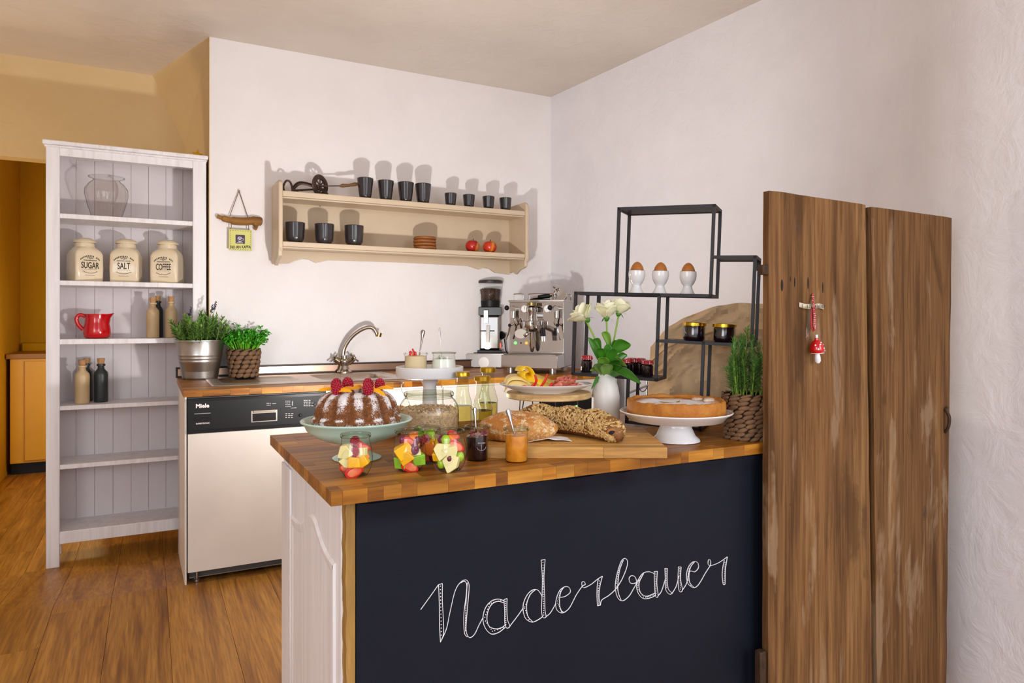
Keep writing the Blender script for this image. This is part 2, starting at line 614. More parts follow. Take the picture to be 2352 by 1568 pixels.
# right wall, a little out of square
m = MB()
pts = [(XR(4.2), 4.2), (XR(-1.3), -1.3)]
pl = crom([(XR(4.2), 4.2), (XR(3.2), 3.2), (XR(2.5), 2.5), (XR(2.12), 2.12), (2.57, 1.85), (2.36, 1.5), (2.24, 1.3), (2.2, 1.0), (2.2, 0), (2.2, -1.3)], 8)
pl = [(q.x, q.y) for q in pl]
n_ = len(pl)
m.add([(a, b, -.1) for a, b in pl] + [(a, b, ZC) for a, b in pl] + [(a + .3, b, -.1) for a, b in pl] + [(a + .3, b, ZC) for a, b in pl],
      [(i, i + 1, n_ + i + 1, n_ + i) for i in range(n_ - 1)] + [(2 * n_ + i, 3 * n_ + i, 3 * n_ + i + 1, 2 * n_ + i + 1) for i in range(n_ - 1)])
struct(m.build('wall_right', WALL_R, smooth=180))
# passage wall with the wide opening into the yellow room
ZL = at_Y(0, 357, YN).z
m = MB()
m.box(-2.7, 0.6, YN, YN + .12, ZL, ZC)
m.box(-0.25, 0.6, YN, YN + .12, -.12, ZL)
m.box(-2.7, -2.2, YN, YN + .12, -.12, ZL)
struct(m.build('wall_passage', NICHE, smooth=0))
struct(MB().box(-2.8, -2.6, -1.3, 8.0, -.12, ZC).build('wall_left', WALL, smooth=0))
# unseen header added behind the viewer to darken the upper right wall
struct(MB().box(-2.7, 3.1, -1.45, -1.3, 2.05, ZC).build('shading_header', WALL, smooth=0))
# yellow room
YC = 6.82
m = MB().box(-2.7, 1.0, 7.55, 7.7, -.12, ZC)
struct(m.build('wall_rear', YELLOW, smooth=0))
m = MB().box(-1.16, -1.03, 6.3, 7.55, -.12, ZC)
struct(m.build('wall_nook', YELLOW, smooth=0))
m = MB().box(0.9, 1.0, 5.09, 7.55, -.12, ZC)
struct(m.build('wall_side', YELLOW, smooth=0))

YPAINT = plain('yellow_lacquer', '#e0a806', 0.35, var=0.05, vscale=3)
t = thing('yellow_cabinet', 'yellow low cabinet with a brown-edged worktop in the back room', 'cabinet', (-0.2, YC, fz(7)))
zt = at_Y(60, 812, YC).z - fz(7)
zb = at_Y(60, 1063, YC).z - fz(7)
MB().box(-0.80, 0.9, 0, .6, zb, zt - .04).build('body', YPAINT, t, bevel=.003)
for i in range(3):
    MB().box(-0.70 + i * .5, -.21 + i * .5, -.018, 0, zb + .02, zt - .06).build('door', YPAINT, t, bevel=.003)
MB().box(-0.82, .95, -.04, .68, zt - .04, zt).build('worktop', plain('brown_edge', '#9a6a22', 0.4), t, bevel=.002)
MB().box(-0.80, .9, .05, .58, 0, zb).build('plinth', BLACKP, t)
MB().box(-0.80, .9, .6, .66, zt, zt + .07).build('rear_ledge', YELLOW, t, bevel=.004)

# ================================================================== BOOKCASE
YB = 4.165
def bz(y, x=137):
    return at_Y(x, y, YB).z
xl0, xl1 = at_Y(105, 700, YB).x, at_Y(137, 700, YB).x
xr0, xr1 = at_Y(443, 700, YB).x, at_Y(474, 700, YB).x
xr1 = min(xr1, XE - .012)
F0 = fz(YB)
DB = 0.27
bk = thing('bookcase', 'tall open white bookcase left of the kitchen unit', 'bookcase', (xl0, YB, F0))
W_ = xr1 - xl0
def B(y):
    return bz(y) - F0
a0, a1 = xl1 - xl0, xr0 - xl0
tp = at_Y(98, 330, YB).z - F0
MB().box(0, a0, 0, .022, 0, tp).build('front_stile', WHITEW, bk, bevel=.003)
MB().box(a1, W_, 0, .022, 0, tp).build('front_stile', WHITEW, bk, bevel=.003)
for xx in (0.004, W_ - .02):
    MB().box(xx, xx + .016, .022, DB, 0.09, tp).build('side_panel', WHITEW, bk)
for xx in (0.004, W_ - .044):
    MB().box(xx, xx + .04, DB - .03, DB, 0, .1).build('back_leg', WHITEW, bk)
MB().box(a0 - .0, a1, .003, .021, B(357), tp).build('top_rail', WHITEW, bk, bevel=.002)
MB().box(-.014, W_ + .009, -.016, DB, tp, tp + .022).build('cornice', WHITEW, bk, bevel=.006, seg=3)
MB().box(-.006, W_ + .003, -.008, DB - .002, tp - .012, tp).build('moulding', WHITEW, bk, bevel=.004)
shelf_y = [(489, 500), (643.5, 654.5), (779, 791), (933, 943), (1068.5, 1079)]
SHZ = []
for (ya, yb) in shelf_y:
    SHZ.append(bz(ya))
    MB().box(.02, W_ - .02, .008, DB - .006, B(yb), B(ya)).build('shelf', WHITEW, bk, bevel=.002)
MB().box(.02, W_ - .02, .004, DB - .006, B(1250) + .055, B(1222)).build('bottom_shelf', WHITEW, bk, bevel=.002)
MB().box(a0, a1, .002, .02, B(1250), B(1223)).build('bottom_rail', WHITEW, bk, bevel=.002)
# back of narrow boards
bw = (W_ - .04) / 8
for i in range(8):
    MB().box(.02 + i * bw + .0006, .02 + (i + 1) * bw - .0006, DB - .006, DB, B(1250), tp).build('back_board', plain('bookcase_back', '#dcd3d3', 0.55, var=.02) if i == 0 else bpy.data.materials['bookcase_back'], bk, bevel=.0004, seg=1)

MB().box(.006, W_ - .006, DB + .0005, DB + .004, B(1250), tp).build('back_sheet', bpy.data.materials['bookcase_back'], bk)
# yellow star on top of the bookcase
p = at_Y(462, 350, YB + .1)
st = MB()
pl = []
for i in range(10):
    r = .034 if i % 2 == 0 else .014
    w = PI / 2 + i * PI / 5
    pl.append((r * math.cos(w), r * math.sin(w) + .028))
st.prism(pl, -.003, .003)
tag(st.build('paper_star', plain('yellow_paper', '#e0a81c', 0.6), bevel=.0008, loc=(XE - .05, YB + .12, F0 + tp + .022), smooth=0, rot=(0, 0, .5)), 'small yellow star lying at the right end of the bookcase top', 'star')

# fluted glass vase
def on_shelf(xp, i, dy=.13):
    z = SHZ[i]
    p = at_Y(xp, 700, YB + dy)
    return Vector((p.x, p.y, z + .0003))
v0 = on_shelf(245, 0)
s_ = px(1, v0)
prof = [(0, .004), (28, .004), (31, 6), (38, 30), (44, 55), (43, 68), (36, 80), (28, 86), (27, 90), (36, 95)]
def fl(r, z, a):
    return (r * s_ * (1 + (0.02 * math.cos(22 * a) if 8 < z < 78 else 0)), z * s_)
vz = thing('glass_vase', 'fluted clear glass vase on the top shelf of the bookcase', 'vase', v0)
MB().lathe(prof, 132, rmod=fl).build('vessel', thin_glass('smoky_glass', '#f3f0ee'), vz, smooth=180)
MB().tube([(36 * s_ * math.cos(i * PI / 24), 36 * s_ * math.sin(i * PI / 24), 95 * s_) for i in range(48)], .0028, 6, closed=True).build('rim', GLASS, vz)
MB().lathe([(0, .001), (.05, .001), (.05, .006), (0, .006)], 24).build('base', GLASS, vz)

# canisters
def canister(xp, word, label, rz, dy=.12):
    o = on_shelf(xp, 1, dy)
    s = px(1, o)
    t = thing('storage_canister', label, 'canister', o, rz, 'cream storage canisters')
    w, d = 31 * s, 29 * s
    def sq(r, z, a):
        # rounded square section blending to a round neck
        q = min(1.0, max(0.0, (78 - z) / 12))
        e = 1 / max(abs(math.cos(a)), abs(math.sin(a)))
        e = min(e, 1.35)
        k = 1 + (e - 1) * q
        return (r * s * k, z * s)
    MB().lathe([(0, 0.5), (28, .5), (29, 2), (29.5, 30), (29, 62), (28, 70), (24, 77), (20, 80), (19.5, 88), (0, 88)], 72, rmod=sq, M=T3((0, 0, 0))).build('body', CREAM, t, smooth=50)
    MB().lathe([(0, 88.0), (18, 88.0), (18, 89.6), (22.5, 89.6), (23.5, 92), (21, 96), (13, 100), (0, 101.5)], 40, M=Matrix.Scale(s, 4)).build('lid', CREAM, t)
    f = -30 * s
    lb = text_mb(word, 20 * s, 0.58 if len(word) < 6 else 0.46, .0006)
    lab = lb.build('lettering', INK, t, smooth=0, loc=(0, f, 36 * s))
    sm = MB()
    for k in range(13):     # arched small maker line as letter-like ticks
        w_ = PI * (0.24 + .52 * k / 12)
        cx_, cz_ = 26 * s * math.cos(w_), (32 + 26 * math.sin(w_)) * s
        if k not in (3,):
            sm.cbox((cx_, f, cz_), (1.6 * s, .0004, 3.2 * s), None)
    for k in range(9):
        w_ = PI * (1.22 + .56 * k / 8)
        sm.cbox((18 * s * math.cos(w_), f, (30 + 11 * math.sin(w_)) * s), (3.2 * s, .0004, .9 * s))
    sm.cbox((0, f, 27.5 * s), (26 * s, .0004, .4 * s))
    sm.cbox((0, f, 14 * s), (20 * s, .0004, .5 * s))
    for k in (-1, 0, 1):
        sm.lathe([(1.6 * s if k == 0 else .9 * s, 0), (2.6 * s if k == 0 else 1.5 * s, 0)], 12, M=T3((k * 5 * s, f, 53.5 * s), (PI / 2, 0, 0)))
    for k in range(11):
        sm.cbox(((k - 5) * 2.5 * s, f, 48 * s), (1.7 * s, .0004, 1.6 * s))
    sm.build('ornament_lines', INK, t, smooth=0)
canister(195, 'SUGAR', 'cream ceramic canister lettered SUGAR on the second bookcase shelf', math.radians(24))
canister(290, 'SALT', 'cream ceramic canister lettered SALT on the second bookcase shelf', math.radians(-8))
canister(385, 'COFFEE', 'cream ceramic canister lettered COFFEE on the second bookcase shelf', math.radians(-18))

# red jug
o = on_shelf(223, 2)
s = px(1, o)
t = thing('milk_jug', 'small glossy red jug on the third bookcase shelf', 'jug', o)
def spout(r, z, a):
    q = max(0, (z - 36) / 20) ** 1.5 if z > 36 else 0
    k = math.exp(-((a if a < PI else a - 2 * PI) / .35) ** 2)
    return ((r + 9 * q * k) * s, (z + 2.5 * q * k) * s)
MB().lathe([(0, .5), (21, .5), (26, 3), (28, 12), (27.5, 22), (25, 34), (24, 46), (25.5, 56), (24, 56), (22.5, 46), (23.5, 34), (25, 20), (20, 4), (0, 3)], 48, rmod=spout).build('body', RED, t, smooth=60)
MB().tube(crom([(-23 * s, 0, 50 * s), (-33 * s, 0, 54 * s), (-40 * s, 0, 46 * s), (-37 * s, 0, 32 * s), (-27 * s, 0, 20 * s)], 6), 3.4 * s, 10, sq=1.3).build('handle', RED, t)

# stoneware bottles
def bottle(xp, i, h, w, mat, label, dy=.12, grp=None):
    o = on_shelf(xp, i, dy)
    s = px(1, o)
    r = w / 2
    t = thing('stoneware_bottle', label, 'bottle', o, 0, grp)
    MB().lathe([(0, .5), (r * .93, .5), (r, 3), (r, h * .62), (r * .95, h * .68), (r * .5, h * .76), (r * .45, h * .82), (r * .62, h * .83), (r * .62, h * .87), (r * .4, h * .88), (0, h * .88)], 28, M=Matrix.Scale(s, 4)).build('body', mat, t)
    MB().lathe([(0, h * .85), (r * .42, h * .85), (r * .55, h), (0, h)], 16, M=Matrix.Scale(s, 4)).build('cork', CORK, t)
bottle(351, 2, 93, 27, STONEB, 'beige corked stoneware bottle left of two more on the third bookcase shelf', .10)
bottle(363, 2, 96, 22, STONEK, 'black bottle half hidden between two beige ones, third bookcase shelf', .19)
bottle(393, 2, 95, 25, STONEB, 'beige corked bottle nearest the right post, third bookcase shelf', .12)
bottle(189, 3, 100, 30, STONEB, 'beige corked bottle on the fourth bookcase shelf', .09)
bottle(199, 3, 99, 24, STONEK, 'dark bottle peeping out behind the beige one, fourth bookcase shelf', .20)
bottle(232, 3, 100, 29, STONEK, 'black corked bottle standing free on the fourth bookcase shelf', .13)

# ================================================================== WALL SHELF
YS = YW - .25
xl = at_Y(640, 500, YS).x
xli = at_Y(650, 500, YS).x
xr = at_Y(1220, 520, YS).x
xri = at_Y(1208, 520, YS).x
ws = thing('wall_shelf', 'beige wooden wall shelf with two boards and a scalloped apron', 'shelf', (xl, YW, at_Y(652, 552, YS).z))
wz = ws.location.z
zT = at_Y(800, 449, YS).z
zB = at_Y(800, 561, YS).z
ztop = at_Y(640, 410, YS).z
zbot = at_Y(625, 606, YW - .03).z
LW = xr - xl
ws.location.z = zB
r0 = zB
pol = [(0, ztop), (-.22, ztop), (-.245, ztop - .015), (-.25, ztop - .035), (-.25, zB - .035), (-.235, zB - .055), (-.235, zB - .08), (-.21, zB - .088), (-.15, zB - .10), (-.10, zB - .125), (-.05, zbot + .01), (-.02, zbot), (0, zbot)]
for x0 in (0, LW - (xr - xri)):
    mm = MB()
    mm.prism([(q[0], q[1] - r0) for q in pol], 0, xli - xl, M=Matrix(((0, 1, 0, x0), (1, 0, 0, 0), (0, 0, 1, 0), (0, 0, 0, 1))))
    mm.build('side_panel', BEIGE, ws, bevel=.006, seg=3)
xi0, xi1 = xli - xl, LW - (xr - xri)
for (z1, th) in ((zT, .031), (zB, .028)):
    MB().box(xi0, xi1, -.242, 0, z1 - th - r0, z1 - r0).build('shelf_board', BEIGE, ws, bevel=.005, seg=3)
    MB().box(xi0, xi1, -.236, -.2, z1 - th - .010 - r0, z1 - th - r0).build('edge_bead', BEIGE, ws, bevel=.004)
MB().box(xi0, xi1, -.012, -.001, zB - .03 - r0, zT - r0).build('back_panel', BEIGE, ws)
ap = [(xi0, 0.0), (xi0, -.105)]
zz = lambda q: q
n = 40
Lw = xi1 - xi0
ctrl = [(0, .105), (.05, .10), (.07, .085), (.10, .07), (.125, .075), (.15, .092), (.175, .082), (.2, .072), (.5, .068), (.8, .072), (.825, .082), (.85, .092), (.875, .08), (.90, .085), (.93, .11), (.97, .115), (1, .12)]
ap = [(xi0, 0.0)] + [(xi0 + a * Lw, -b) for a, b in ctrl] + [(xi1, 0.0)]
mm = MB()
n = len(ctrl)
for i in range(n - 1):
    x0, x1 = xi0 + ctrl[i][0] * Lw, xi0 + ctrl[i + 1][0] * Lw
    mm.prism([(x0, -.028), (x0, -ctrl[i][1]), (x1, -ctrl[i + 1][1]), (x1, -.028)], -.02, -.002)
mm.build('apron', BEIGE, ws, smooth=20)
# brass picture hook dot on the back panel
MB().ball((at_Y(735, 473, YW - .012).x - xl, -.014, at_Y(735, 473, YW).z - r0), .006, 8, 6).build('screw', CHROME, ws)

def cup(xp, yb, wt, wb, h, zsh, name, label, grp, bulge=0.0, dy=.19):
    p = at_Y(xp, yb, YW - dy)
    o = Vector((p.x, YW - dy, zsh + .0003))
    s = px(1, o)
    r1, r0_ = wt / 2, wb / 2
    t = thing(name, label, 'cup', o, random.Random(xp).random() * 6, grp)
    pr = [(0, .5), (r0_ * .9, .5), (r0_, 2)]
    for k in range(1, 9):
        q = k / 8
        pr.append((r0_ + (r1 - r0_) * (q ** (0.24 if bulge else .8)) , 2 + (h - 2) * q))
    inner = [(max(0, a - 2.2), b if b >= h else b + 1.5) for a, b in reversed(pr[2:])]
    def fac(r, z, a):
        return (r * s * (1 + (.012 * math.cos(12 * a) if 3 < z < h - 3 else 0)), z * s)
    MB().lathe(pr + inner + [(0, 5)], 48, rmod=fac).build('body', CUPM, t, smooth=40)
    MB().tube([((r1 - 1) * s * math.cos(i * PI / 16), (r1 - 1) * s * math.sin(i * PI / 16), h * s) for i in range(32)], 1.1 * s, 6, closed=True).build('rim', plain('brown_rim', '#3a2b20', .4) if 'brown_rim' not in bpy.data.materials else bpy.data.materials['brown_rim'], t)
place = ['leftmost, next to the egg beater', 'second from the egg beater', 'third from the egg beater', 'fourth from the egg beater']
for i, (xx, yy) in enumerate(((839, 444), (886, 448), (932, 453), (972, 455))):
    cup(xx, yy, 37, 26, 44 if i else 46, zT, 'tall_cup', 'tall dark cup on the wall shelf, ' + place[i], 'tall dark cups on the wall shelf')
place = ['first after the tall cups', 'second after the tall cups', 'third after the tall cups', 'last at the right end']
for i, (xx, yy) in enumerate(((1035, 460), (1077, 463), (1122, 467), (1161, 470))):
    cup(xx, yy, 28, 22, 28, zT, 'espresso_cup', 'small dark espresso cup on the wall shelf, ' + place[i], 'small dark cups on the wall shelf')
place = ['against the left side panel', 'in the middle of three, fine grooves', 'nearest the wooden coasters']
for i, (xx, yy) in enumerate(((678, 541), (745, 545), (813, 549))):
    cup(xx, yy, 44, 31, 45, zB, 'round_cup', 'round dark mug on the lower wall-shelf board, ' + place[i], 'round dark mugs on the wall shelf', 1.0)

# stack of wooden coasters
p = at_Y(976, 557, YW - .18)
s = px(1, p)
lv = ['bottom', 'second from the bottom', 'third from the bottom', 'top']
for k in range(4):
    t = tag(MB().lathe([(0, .3), (24, .3), (26.5, 2), (26.5, 5), (25, 7), (22, 7), (21, 4.5), (0, 4.5)], 40, M=Matrix.Scale(s, 4)).build('coaster', plain('turned_wood', '#8f5524', .45, var=.25, vscale=30) if k == 0 else bpy.data.materials['turned_wood'], loc=(p.x + rnd.uniform(-1, 1) * s, p.y, zB + .0003 + k * 7.2 * s)),
            'turned wooden coaster, %s of the stack on the wall shelf' % lv[k], 'coaster', 'stack of wooden coasters')

# apples
APPLE = None
def apple(xp, colL, colR, label):
    p = at_Y(xp, 560, YW - .18)
    s = px(1, p)
    m, nt, bs, N, L = base_mat('apple_skin')
    vec = coords(nt, 'Object', (1, 1, 1))
    f = nz(nt, vec, 14, 3, .6)
    sx_ = N.new('ShaderNodeSeparateXYZ')
    L.new(vec, sx_.inputs[0])
    ma = N.new('ShaderNodeMath'); ma.operation = 'MULTIPLY_ADD'
    L.new(sx_.outputs[0], ma.inputs[0]); ma.inputs[1].default_value = 14.0; L.new(f, ma.inputs[2])
    L.new(ramp(nt, ma.outputs[0], colL), bs.inputs['Base Color'])
    bs.inputs['Roughness'].default_value = .25
    t = thing('apple', label, 'apple', (p.x, p.y, zB), 0)
    def ap_(w):
        r = math.hypot(w.x, w.y)
        z = w.z
        z2 = z - (.28 * math.exp(-(r / .33) ** 2) if z > 0 else -.18 * math.exp(-(r / .3) ** 2))
        k = 1 + .06 * z
        return Vector((w.x * k, w.y * k, z2))
    MB().ball((0, 0, 13.6 * s), (16 * s, 16 * s, 15 * s), 28, 18, fn=ap_).build('fruit', m, t, smooth=180)
    MB().tube([(0, 0, 22 * s), (1 * s, 0, 27 * s), (2.5 * s, 0, 31 * s)], .8 * s, 6).build('stem', plain('apple_stem', '#3c2a18', .8), t)
apple(1085, [(0.2, '#b3241c'), (.6, '#8e1a14'), (.8, '#c9742a')], None, 'dark red apple on the wall shelf, next to the coasters')
apple(1125, [(0.25, '#c4361c'), (.5, '#d98a1e'), (.8, '#b5261a')], None, 'red and yellow apple on the wall shelf, nearest the right end')

# old hand egg beater lying on top
RUST = plain('rusty_iron', '#4b3a30', .5, .6, var=.3, vscale=40)
o = at_Y(735, 436, YW - .14)
o.z = zT
s = px(1, o)
t = thing('egg_beater', 'old rusty hand-crank egg beater lying on top of the wall shelf', 'egg beater', o)
W = lambda x, z, y=0: ((x - 735) * s, y * s, (436 - z) * s)
mm = MB()
mm.lathe([(15, -2.5), (24, -2.5), (26, 0), (24, 2.5), (15, 2.5), (15, -2.5)], 40, M=T3(W(735, 411), (PI / 2, 0, math.radians(35)), (s, s, s)))
mm.build('gear_wheel', RUST, t)
mm = MB()
for k in range(4):
    mm.tube([Vector(W(735, 411)) + Vector((math.cos(math.radians(35)) * 16 * s * math.cos(k * PI / 4) * q, math.sin(math.radians(35)) * 16 * s * math.cos(k * PI / 4) * q, 16 * s * math.sin(k * PI / 4) * q)) for q in (-1, 1)], 1.6 * s, 6)
mm.build('spokes', RUST, t)
MB().tube(crom([W(657, 433), W(654, 420), W(660, 407), W(668, 408), W(673, 420), W(674, 433)], 6), 2.3 * s, 8).build('end_loop', RUST, t)
for (dy, dz) in ((-5, 0), (6, 6)):
    MB().tube(crom([W(676, 425 - dz, dy), W(690, 412 - dz, dy), W(715, 414 - dz, dy), W(742, 424 - dz, dy), W(750, 430 - dz, dy), W(725, 432, dy), W(695, 433, dy), W(678, 428, dy)], 5, True), 2.3 * s, 7, closed=True).build('beater_loop', RUST, t)
MB().tube([W(674, 427), W(710, 422), W(745, 418)], 2.2 * s, 8).build('shaft', RUST, t)
MB().tube([W(735, 411, -4), W(752, 411, -6), W(780, 408, -6)], 1.5 * s, 6).build('crank_rod', RUST, t)
MB().tube([W(778, 409, -6), W(785, 407, -6), W(800, 405, -6), W(815, 401, -6), W(822, 400, -6)], [2 * s, 4.5 * s, 3.4 * s, 4.6 * s, 3 * s], 10).build('wooden_grip', plain('worn_wood', '#6d4a24', .6, var=.2), t)
MB().tube([W(742, 424, 4), W(752, 432, 4), W(757, 433, 4)], [3.5 * s, 4.5 * s, 3 * s], 8).build('knob', plain('knob_wood', '#5d3a20', .6), t)

# plaque on a string
o = at_Y(551, 510, YW - .018)
s = px(1, o)
W = lambda x, y, d=0: ((x - 551) * s, -d * s, (510 - y) * s)
t = thing('hanging_plaque', 'small yellow NO AN KAFFA plaque hanging from driftwood on the wall', 'plaque', o)
STR = plain('jute_string', '#7d6548', .9)
MB().tube([W(529, 498, 1), W(549, 439, -3), W(550, 439, -3), W(569, 500, 1)], .9 * s, 6).build('string', STR, t)
MB().ball(W(549.5, 438, -2), 2.4 * s, 8, 6).build('nail', STEEL, t)
MB().tube(crom([W(503, 500), W(515, 504, 2), W(535, 508, 3), W(560, 508, 3), W(580, 505, 2), W(599, 506, 0)], 6), [v * s for v in [4.5] * 6 + [7] * 6 + [9] * 6 + [9] * 6 + [10] * 6 + [7]], 12, sq=1.0).build('driftwood', DRIFT, t)
MB().tube(crom([W(583, 508, 2), W(586, 518, 2), W(583, 526, 0)], 5), [7 * s] * 5 + [4 * s] * 5 + [2 * s], 8).build('driftwood_spur', DRIFT, t)
for q in (531, 568):
    MB().tube([W(q, 512, 6), W(q + 1, 522, 8), W(q, 529, 5)], .9 * s, 6).build('cord', STR, t)
LIME = plain('lime_tile', '#d3cf74', .45, var=.05)
tile = MB().box(W(527, 0)[0], W(576, 0)[0], -7 * s, -3 * s, W(0, 575)[2], W(0, 528)[2]).build('tile', LIME, t, bevel=.002)
MB().box(W(541, 0)[0], W(561, 0)[0], -7.4 * s, -7 * s, W(0, 560)[2], W(0, 540)[2]).build('picture', plain('dark_print', '#3c3444', .6), tile)
mm = MB()
mm.lathe([(3 * s, 0), (5 * s, 0)], 16, M=T3(W(550, 549, 7.6), (PI / 2, 0, 0), (1, 1, .6)))
mm.lathe([(0, 0), (4.4 * s, 0)], 16, M=T3(W(550, 552, 7.6), (PI / 2, 0, 0), (1, 1, 1)))
mm.lathe([(1.6 * s, 0), (2.6 * s, 0)], 12, M=T3(W(556, 550, 7.6), (PI / 2, 0, 0)))
mm.cbox(W(550, 558, 7.6), (13 * s, .0004, 1.4 * s))
mm.build('cup_emblem', plain('pale_print', '#cfc4d4', .6), tile)
text_mb('NO AN KAFFA', 9.2 * s, .72, .0006).build('lettering', INK, tile, smooth=0, loc=W(551.5, 568, 7.4), rot=(0, -.06, 0))
mm = MB()
for k in range(9):
    for (xx, yy, a, b) in ((530 + k * 5.4, 531, 2.6, .9), (530, 533 + k * 4.6, .9, 2.2), (573.5, 533 + k * 4.6, .9, 2.2), (530 + k * 5.4, 573, 2.6, .9)):
        mm.cbox(W(xx, yy, 7.3), (a * s, .0004, b * s))
mm.build('stitched_border', plain('olive_ink', '#6f7430', .7), tile)
# ================================================================== KITCHEN UNIT ON THE BACK WALL
TOP = 0.851
TT = 0.029
YF = 3.335
XL = 0.13
XRR = 2.47
def staves(parent, x0, x1, y0, y1, z0, z1, wid, lens, seed, mat, first=None, last=None, gap=.0002, name='stave'):
    r = random.Random(seed)
    n = max(1, round((y1 - y0) / wid))
    w = (y1 - y0) / n
    for i in range(n):
        x = x0
        ll = first if (i == 0 and first) else lens
        x -= 0 if i == 0 else r.random() * ll[0]
        while x < x1 - 1e-6:
            l = r.uniform(*ll)
            a, b = max(x, x0), min(x + l, x1)
            if x1 - b < .02:
                b = x1
            if b - a > .004:
                MB().box(a + gap, b - gap, y0 + i * w + gap, y0 + (i + 1) * w - gap, z0, z1 + (r.random() - .5) * .0003).build(name, mat, parent, smooth=0)
            x = b if b == x1 else x + l
wt = thing('kitchen_worktop', 'oiled butcher-block worktop of the unit along the back wall', 'worktop', (0, 0, 0))
# leave the sink cut-out
SX0, SX1, SY0, SY1 = 0.30, 1.22, 3.53, 4.03
staves(wt, XL, XRR, YF, SY0, TOP - TT, TOP, .045, (.16, .42), 11, BUTCH, first=(.04, .12))
staves(wt, XL, SX0, SY0, SY1, TOP - TT, TOP, .045, (.1, .3), 12, BUTCH)
staves(wt, SX1, XRR, SY0, SY1, TOP - TT, TOP, .045, (.16, .42), 13, BUTCH)
staves(wt, XL, XRR, SY1, YW - .001, TOP - TT, TOP, .045, (.16, .42), 14, BUTCH)
# upstand
up = thing('upstand', 'metal-faced upstand strip between worktop and back wall', 'upstand', (XL, YW, TOP))
COP = plain('brushed_copper_steel', '#b79a86', .3, 1.0)
MB().box(.0, XRR - XL - .02, -.022, -.001, .0004, .05).build('strip', COP, up, bevel=.004)
MB().box(.0, XRR - XL - .02, -.026, -.0005, .05, .056).build('top_seal', plain('brown_seal', '#3a2a22', .5), up)
MB().box(.0, XRR - XL - .02, -.026, -.022, .0004, .010).build('bottom_seal', bpy.data.materials['brown_seal'], up)
MB().box(-.006, .0, -.03, -.0005, .0004, .056).build('end_cap', bpy.data.materials['brown_seal'], up)

# end panel + base cabinets + dishwasher + oven
t = tag(MB().add([(XL + .006, YF + .006, 0), (XL + .013, YF + .006, 0), (XL + .013, YW - .02, fz(4.13)), (XL + .006, YW - .02, fz(4.13)),
                  (XL + .006, YF + .006, TOP - TT), (XL + .013, YF + .006, TOP - TT), (XL + .013, YW - .02, TOP - TT), (XL + .006, YW - .02, TOP - TT)],
                 [(0, 3, 2, 1), (4, 5, 6, 7), (0, 1, 5, 4), (1, 2, 6, 5), (2, 3, 7, 6), (3, 0, 4, 7)]).build('end_panel', FRONT, smooth=0),
        'white end panel closing the kitchen unit beside the bookcase', 'panel')
zc0 = at_Y(432, 996, YF).z
zd0 = at_Y(430, 1316, YF).z
zcT = TOP - TT - .004
dx0, dx1 = at_Y(430, 1000, YF).x, at_Y(430, 1000, YF).x + .6
dw = thing('dishwasher', 'built-in dishwasher with black control panel and worn white front', 'dishwasher', (dx0, YF, 0))
MB().box(0, .6, .016, .56, .10, zcT).build('body', DARKG, dw)
MB().box(0.002, .598, -.004, .016, zd0, zc0 - .002).build('door_front', FRONT, dw, bevel=.002)
cp = MB().box(0, .6, -.006, .016, zc0, zcT - .004).build('control_panel', BLACKP, dw, bevel=.002)
MB().box(0, .6, -.008, -.006, zc0 + .001, zc0 + .016).build('lower_trim', BLACKG, cp)
MB().box(0, .6, -.008, -.006, zcT - .016, zcT - .005).build('upper_trim', BLACKG, cp)
def dz(xp, yp):
    p = at_Y(xp, yp, YF - .006)
    return p.x - dx0, p.z
def dbox(x0, y0, x1, y1, d0, d1):
    a, b = dz(x0, (y0 + y1) / 2), dz(x1, (y0 + y1) / 2)
    z1, z0 = dz((x0 + x1) / 2, y0)[1], dz((x0 + x1) / 2, y1)[1]
    return MB().box(a[0], b[0], d0, d1, z0, z1)
hd = dbox(577, 942, 637, 968, -.0068, -.006).build('door_handle', STEEL, dw, bevel=.001)
dbox(580, 948, 634, 966, -.0074, -.0069).build('handle_recess', BLACKG, hd)
dbox(582, 941, 632, 946, -.014, -.006).build('grip_lip', DULLCH, hd, bevel=.001)
vg = dbox(446, 951, 484, 966, -.0074, -.006).build('vent_grille', BLACKG, dw)
for k in range(4):
    dbox(447, 951 + k * 4, 483, 953 + k * 4, -.0086, -.0074).build('slat', BLACKP, vg, smooth=0)
dbox(446, 948.5, 484, 950, -.008, -.006).build('grille_trim', STEEL, dw)
PRINT = plain('pale_panel_print', '#e6dfda', .6)
q = dz(465, 932)
text_mb('Miele', .024, 1.05, .0009).build('lettering', PRINT, dw, smooth=0, loc=(q[0], -.0066, q[1]))
q = dz(466, 972)
text_mb('SUPERTRONIC', .009, .95, .0002).build('lettering', PRINT, dw, smooth=0, loc=(q[0], -.0084, q[1]))
mm = MB()
rr = random.Random(7)
for (x0, x1, y0, n_) in ((612, 622, 926, 2), (655, 668, 921, 4), (655, 674, 950, 3), (697, 714, 919, 4)):
    for k in range(n_):
        yy = y0 + k * 4.2
        for j in range(3):
            a = x0 + (x1 - x0) * j / 3 + .6
            b = a + (x1 - x0) / 3 * rr.uniform(.5, .85)
            A, Bq = dz(a, yy), dz(b, yy)
            mm.box(A[0], Bq[0], -.0068, -.006, A[1] - .0011, A[1] + .0011)
for (x0, y0, x1, y1) in ((671, 921, 672, 931), (668, 936, 681, 937), (625, 926, 634, 927), (716, 925, 722, 926), (714, 931, 724, 932)):
    A, Bq = dz(x0, y1), dz(x1, y0)
    mm.box(A[0], Bq[0], -.0068, -.006, A[1], max(A[1] + .0012, Bq[1]))
mm.build('panel_print', PRINT, dw, smooth=0)
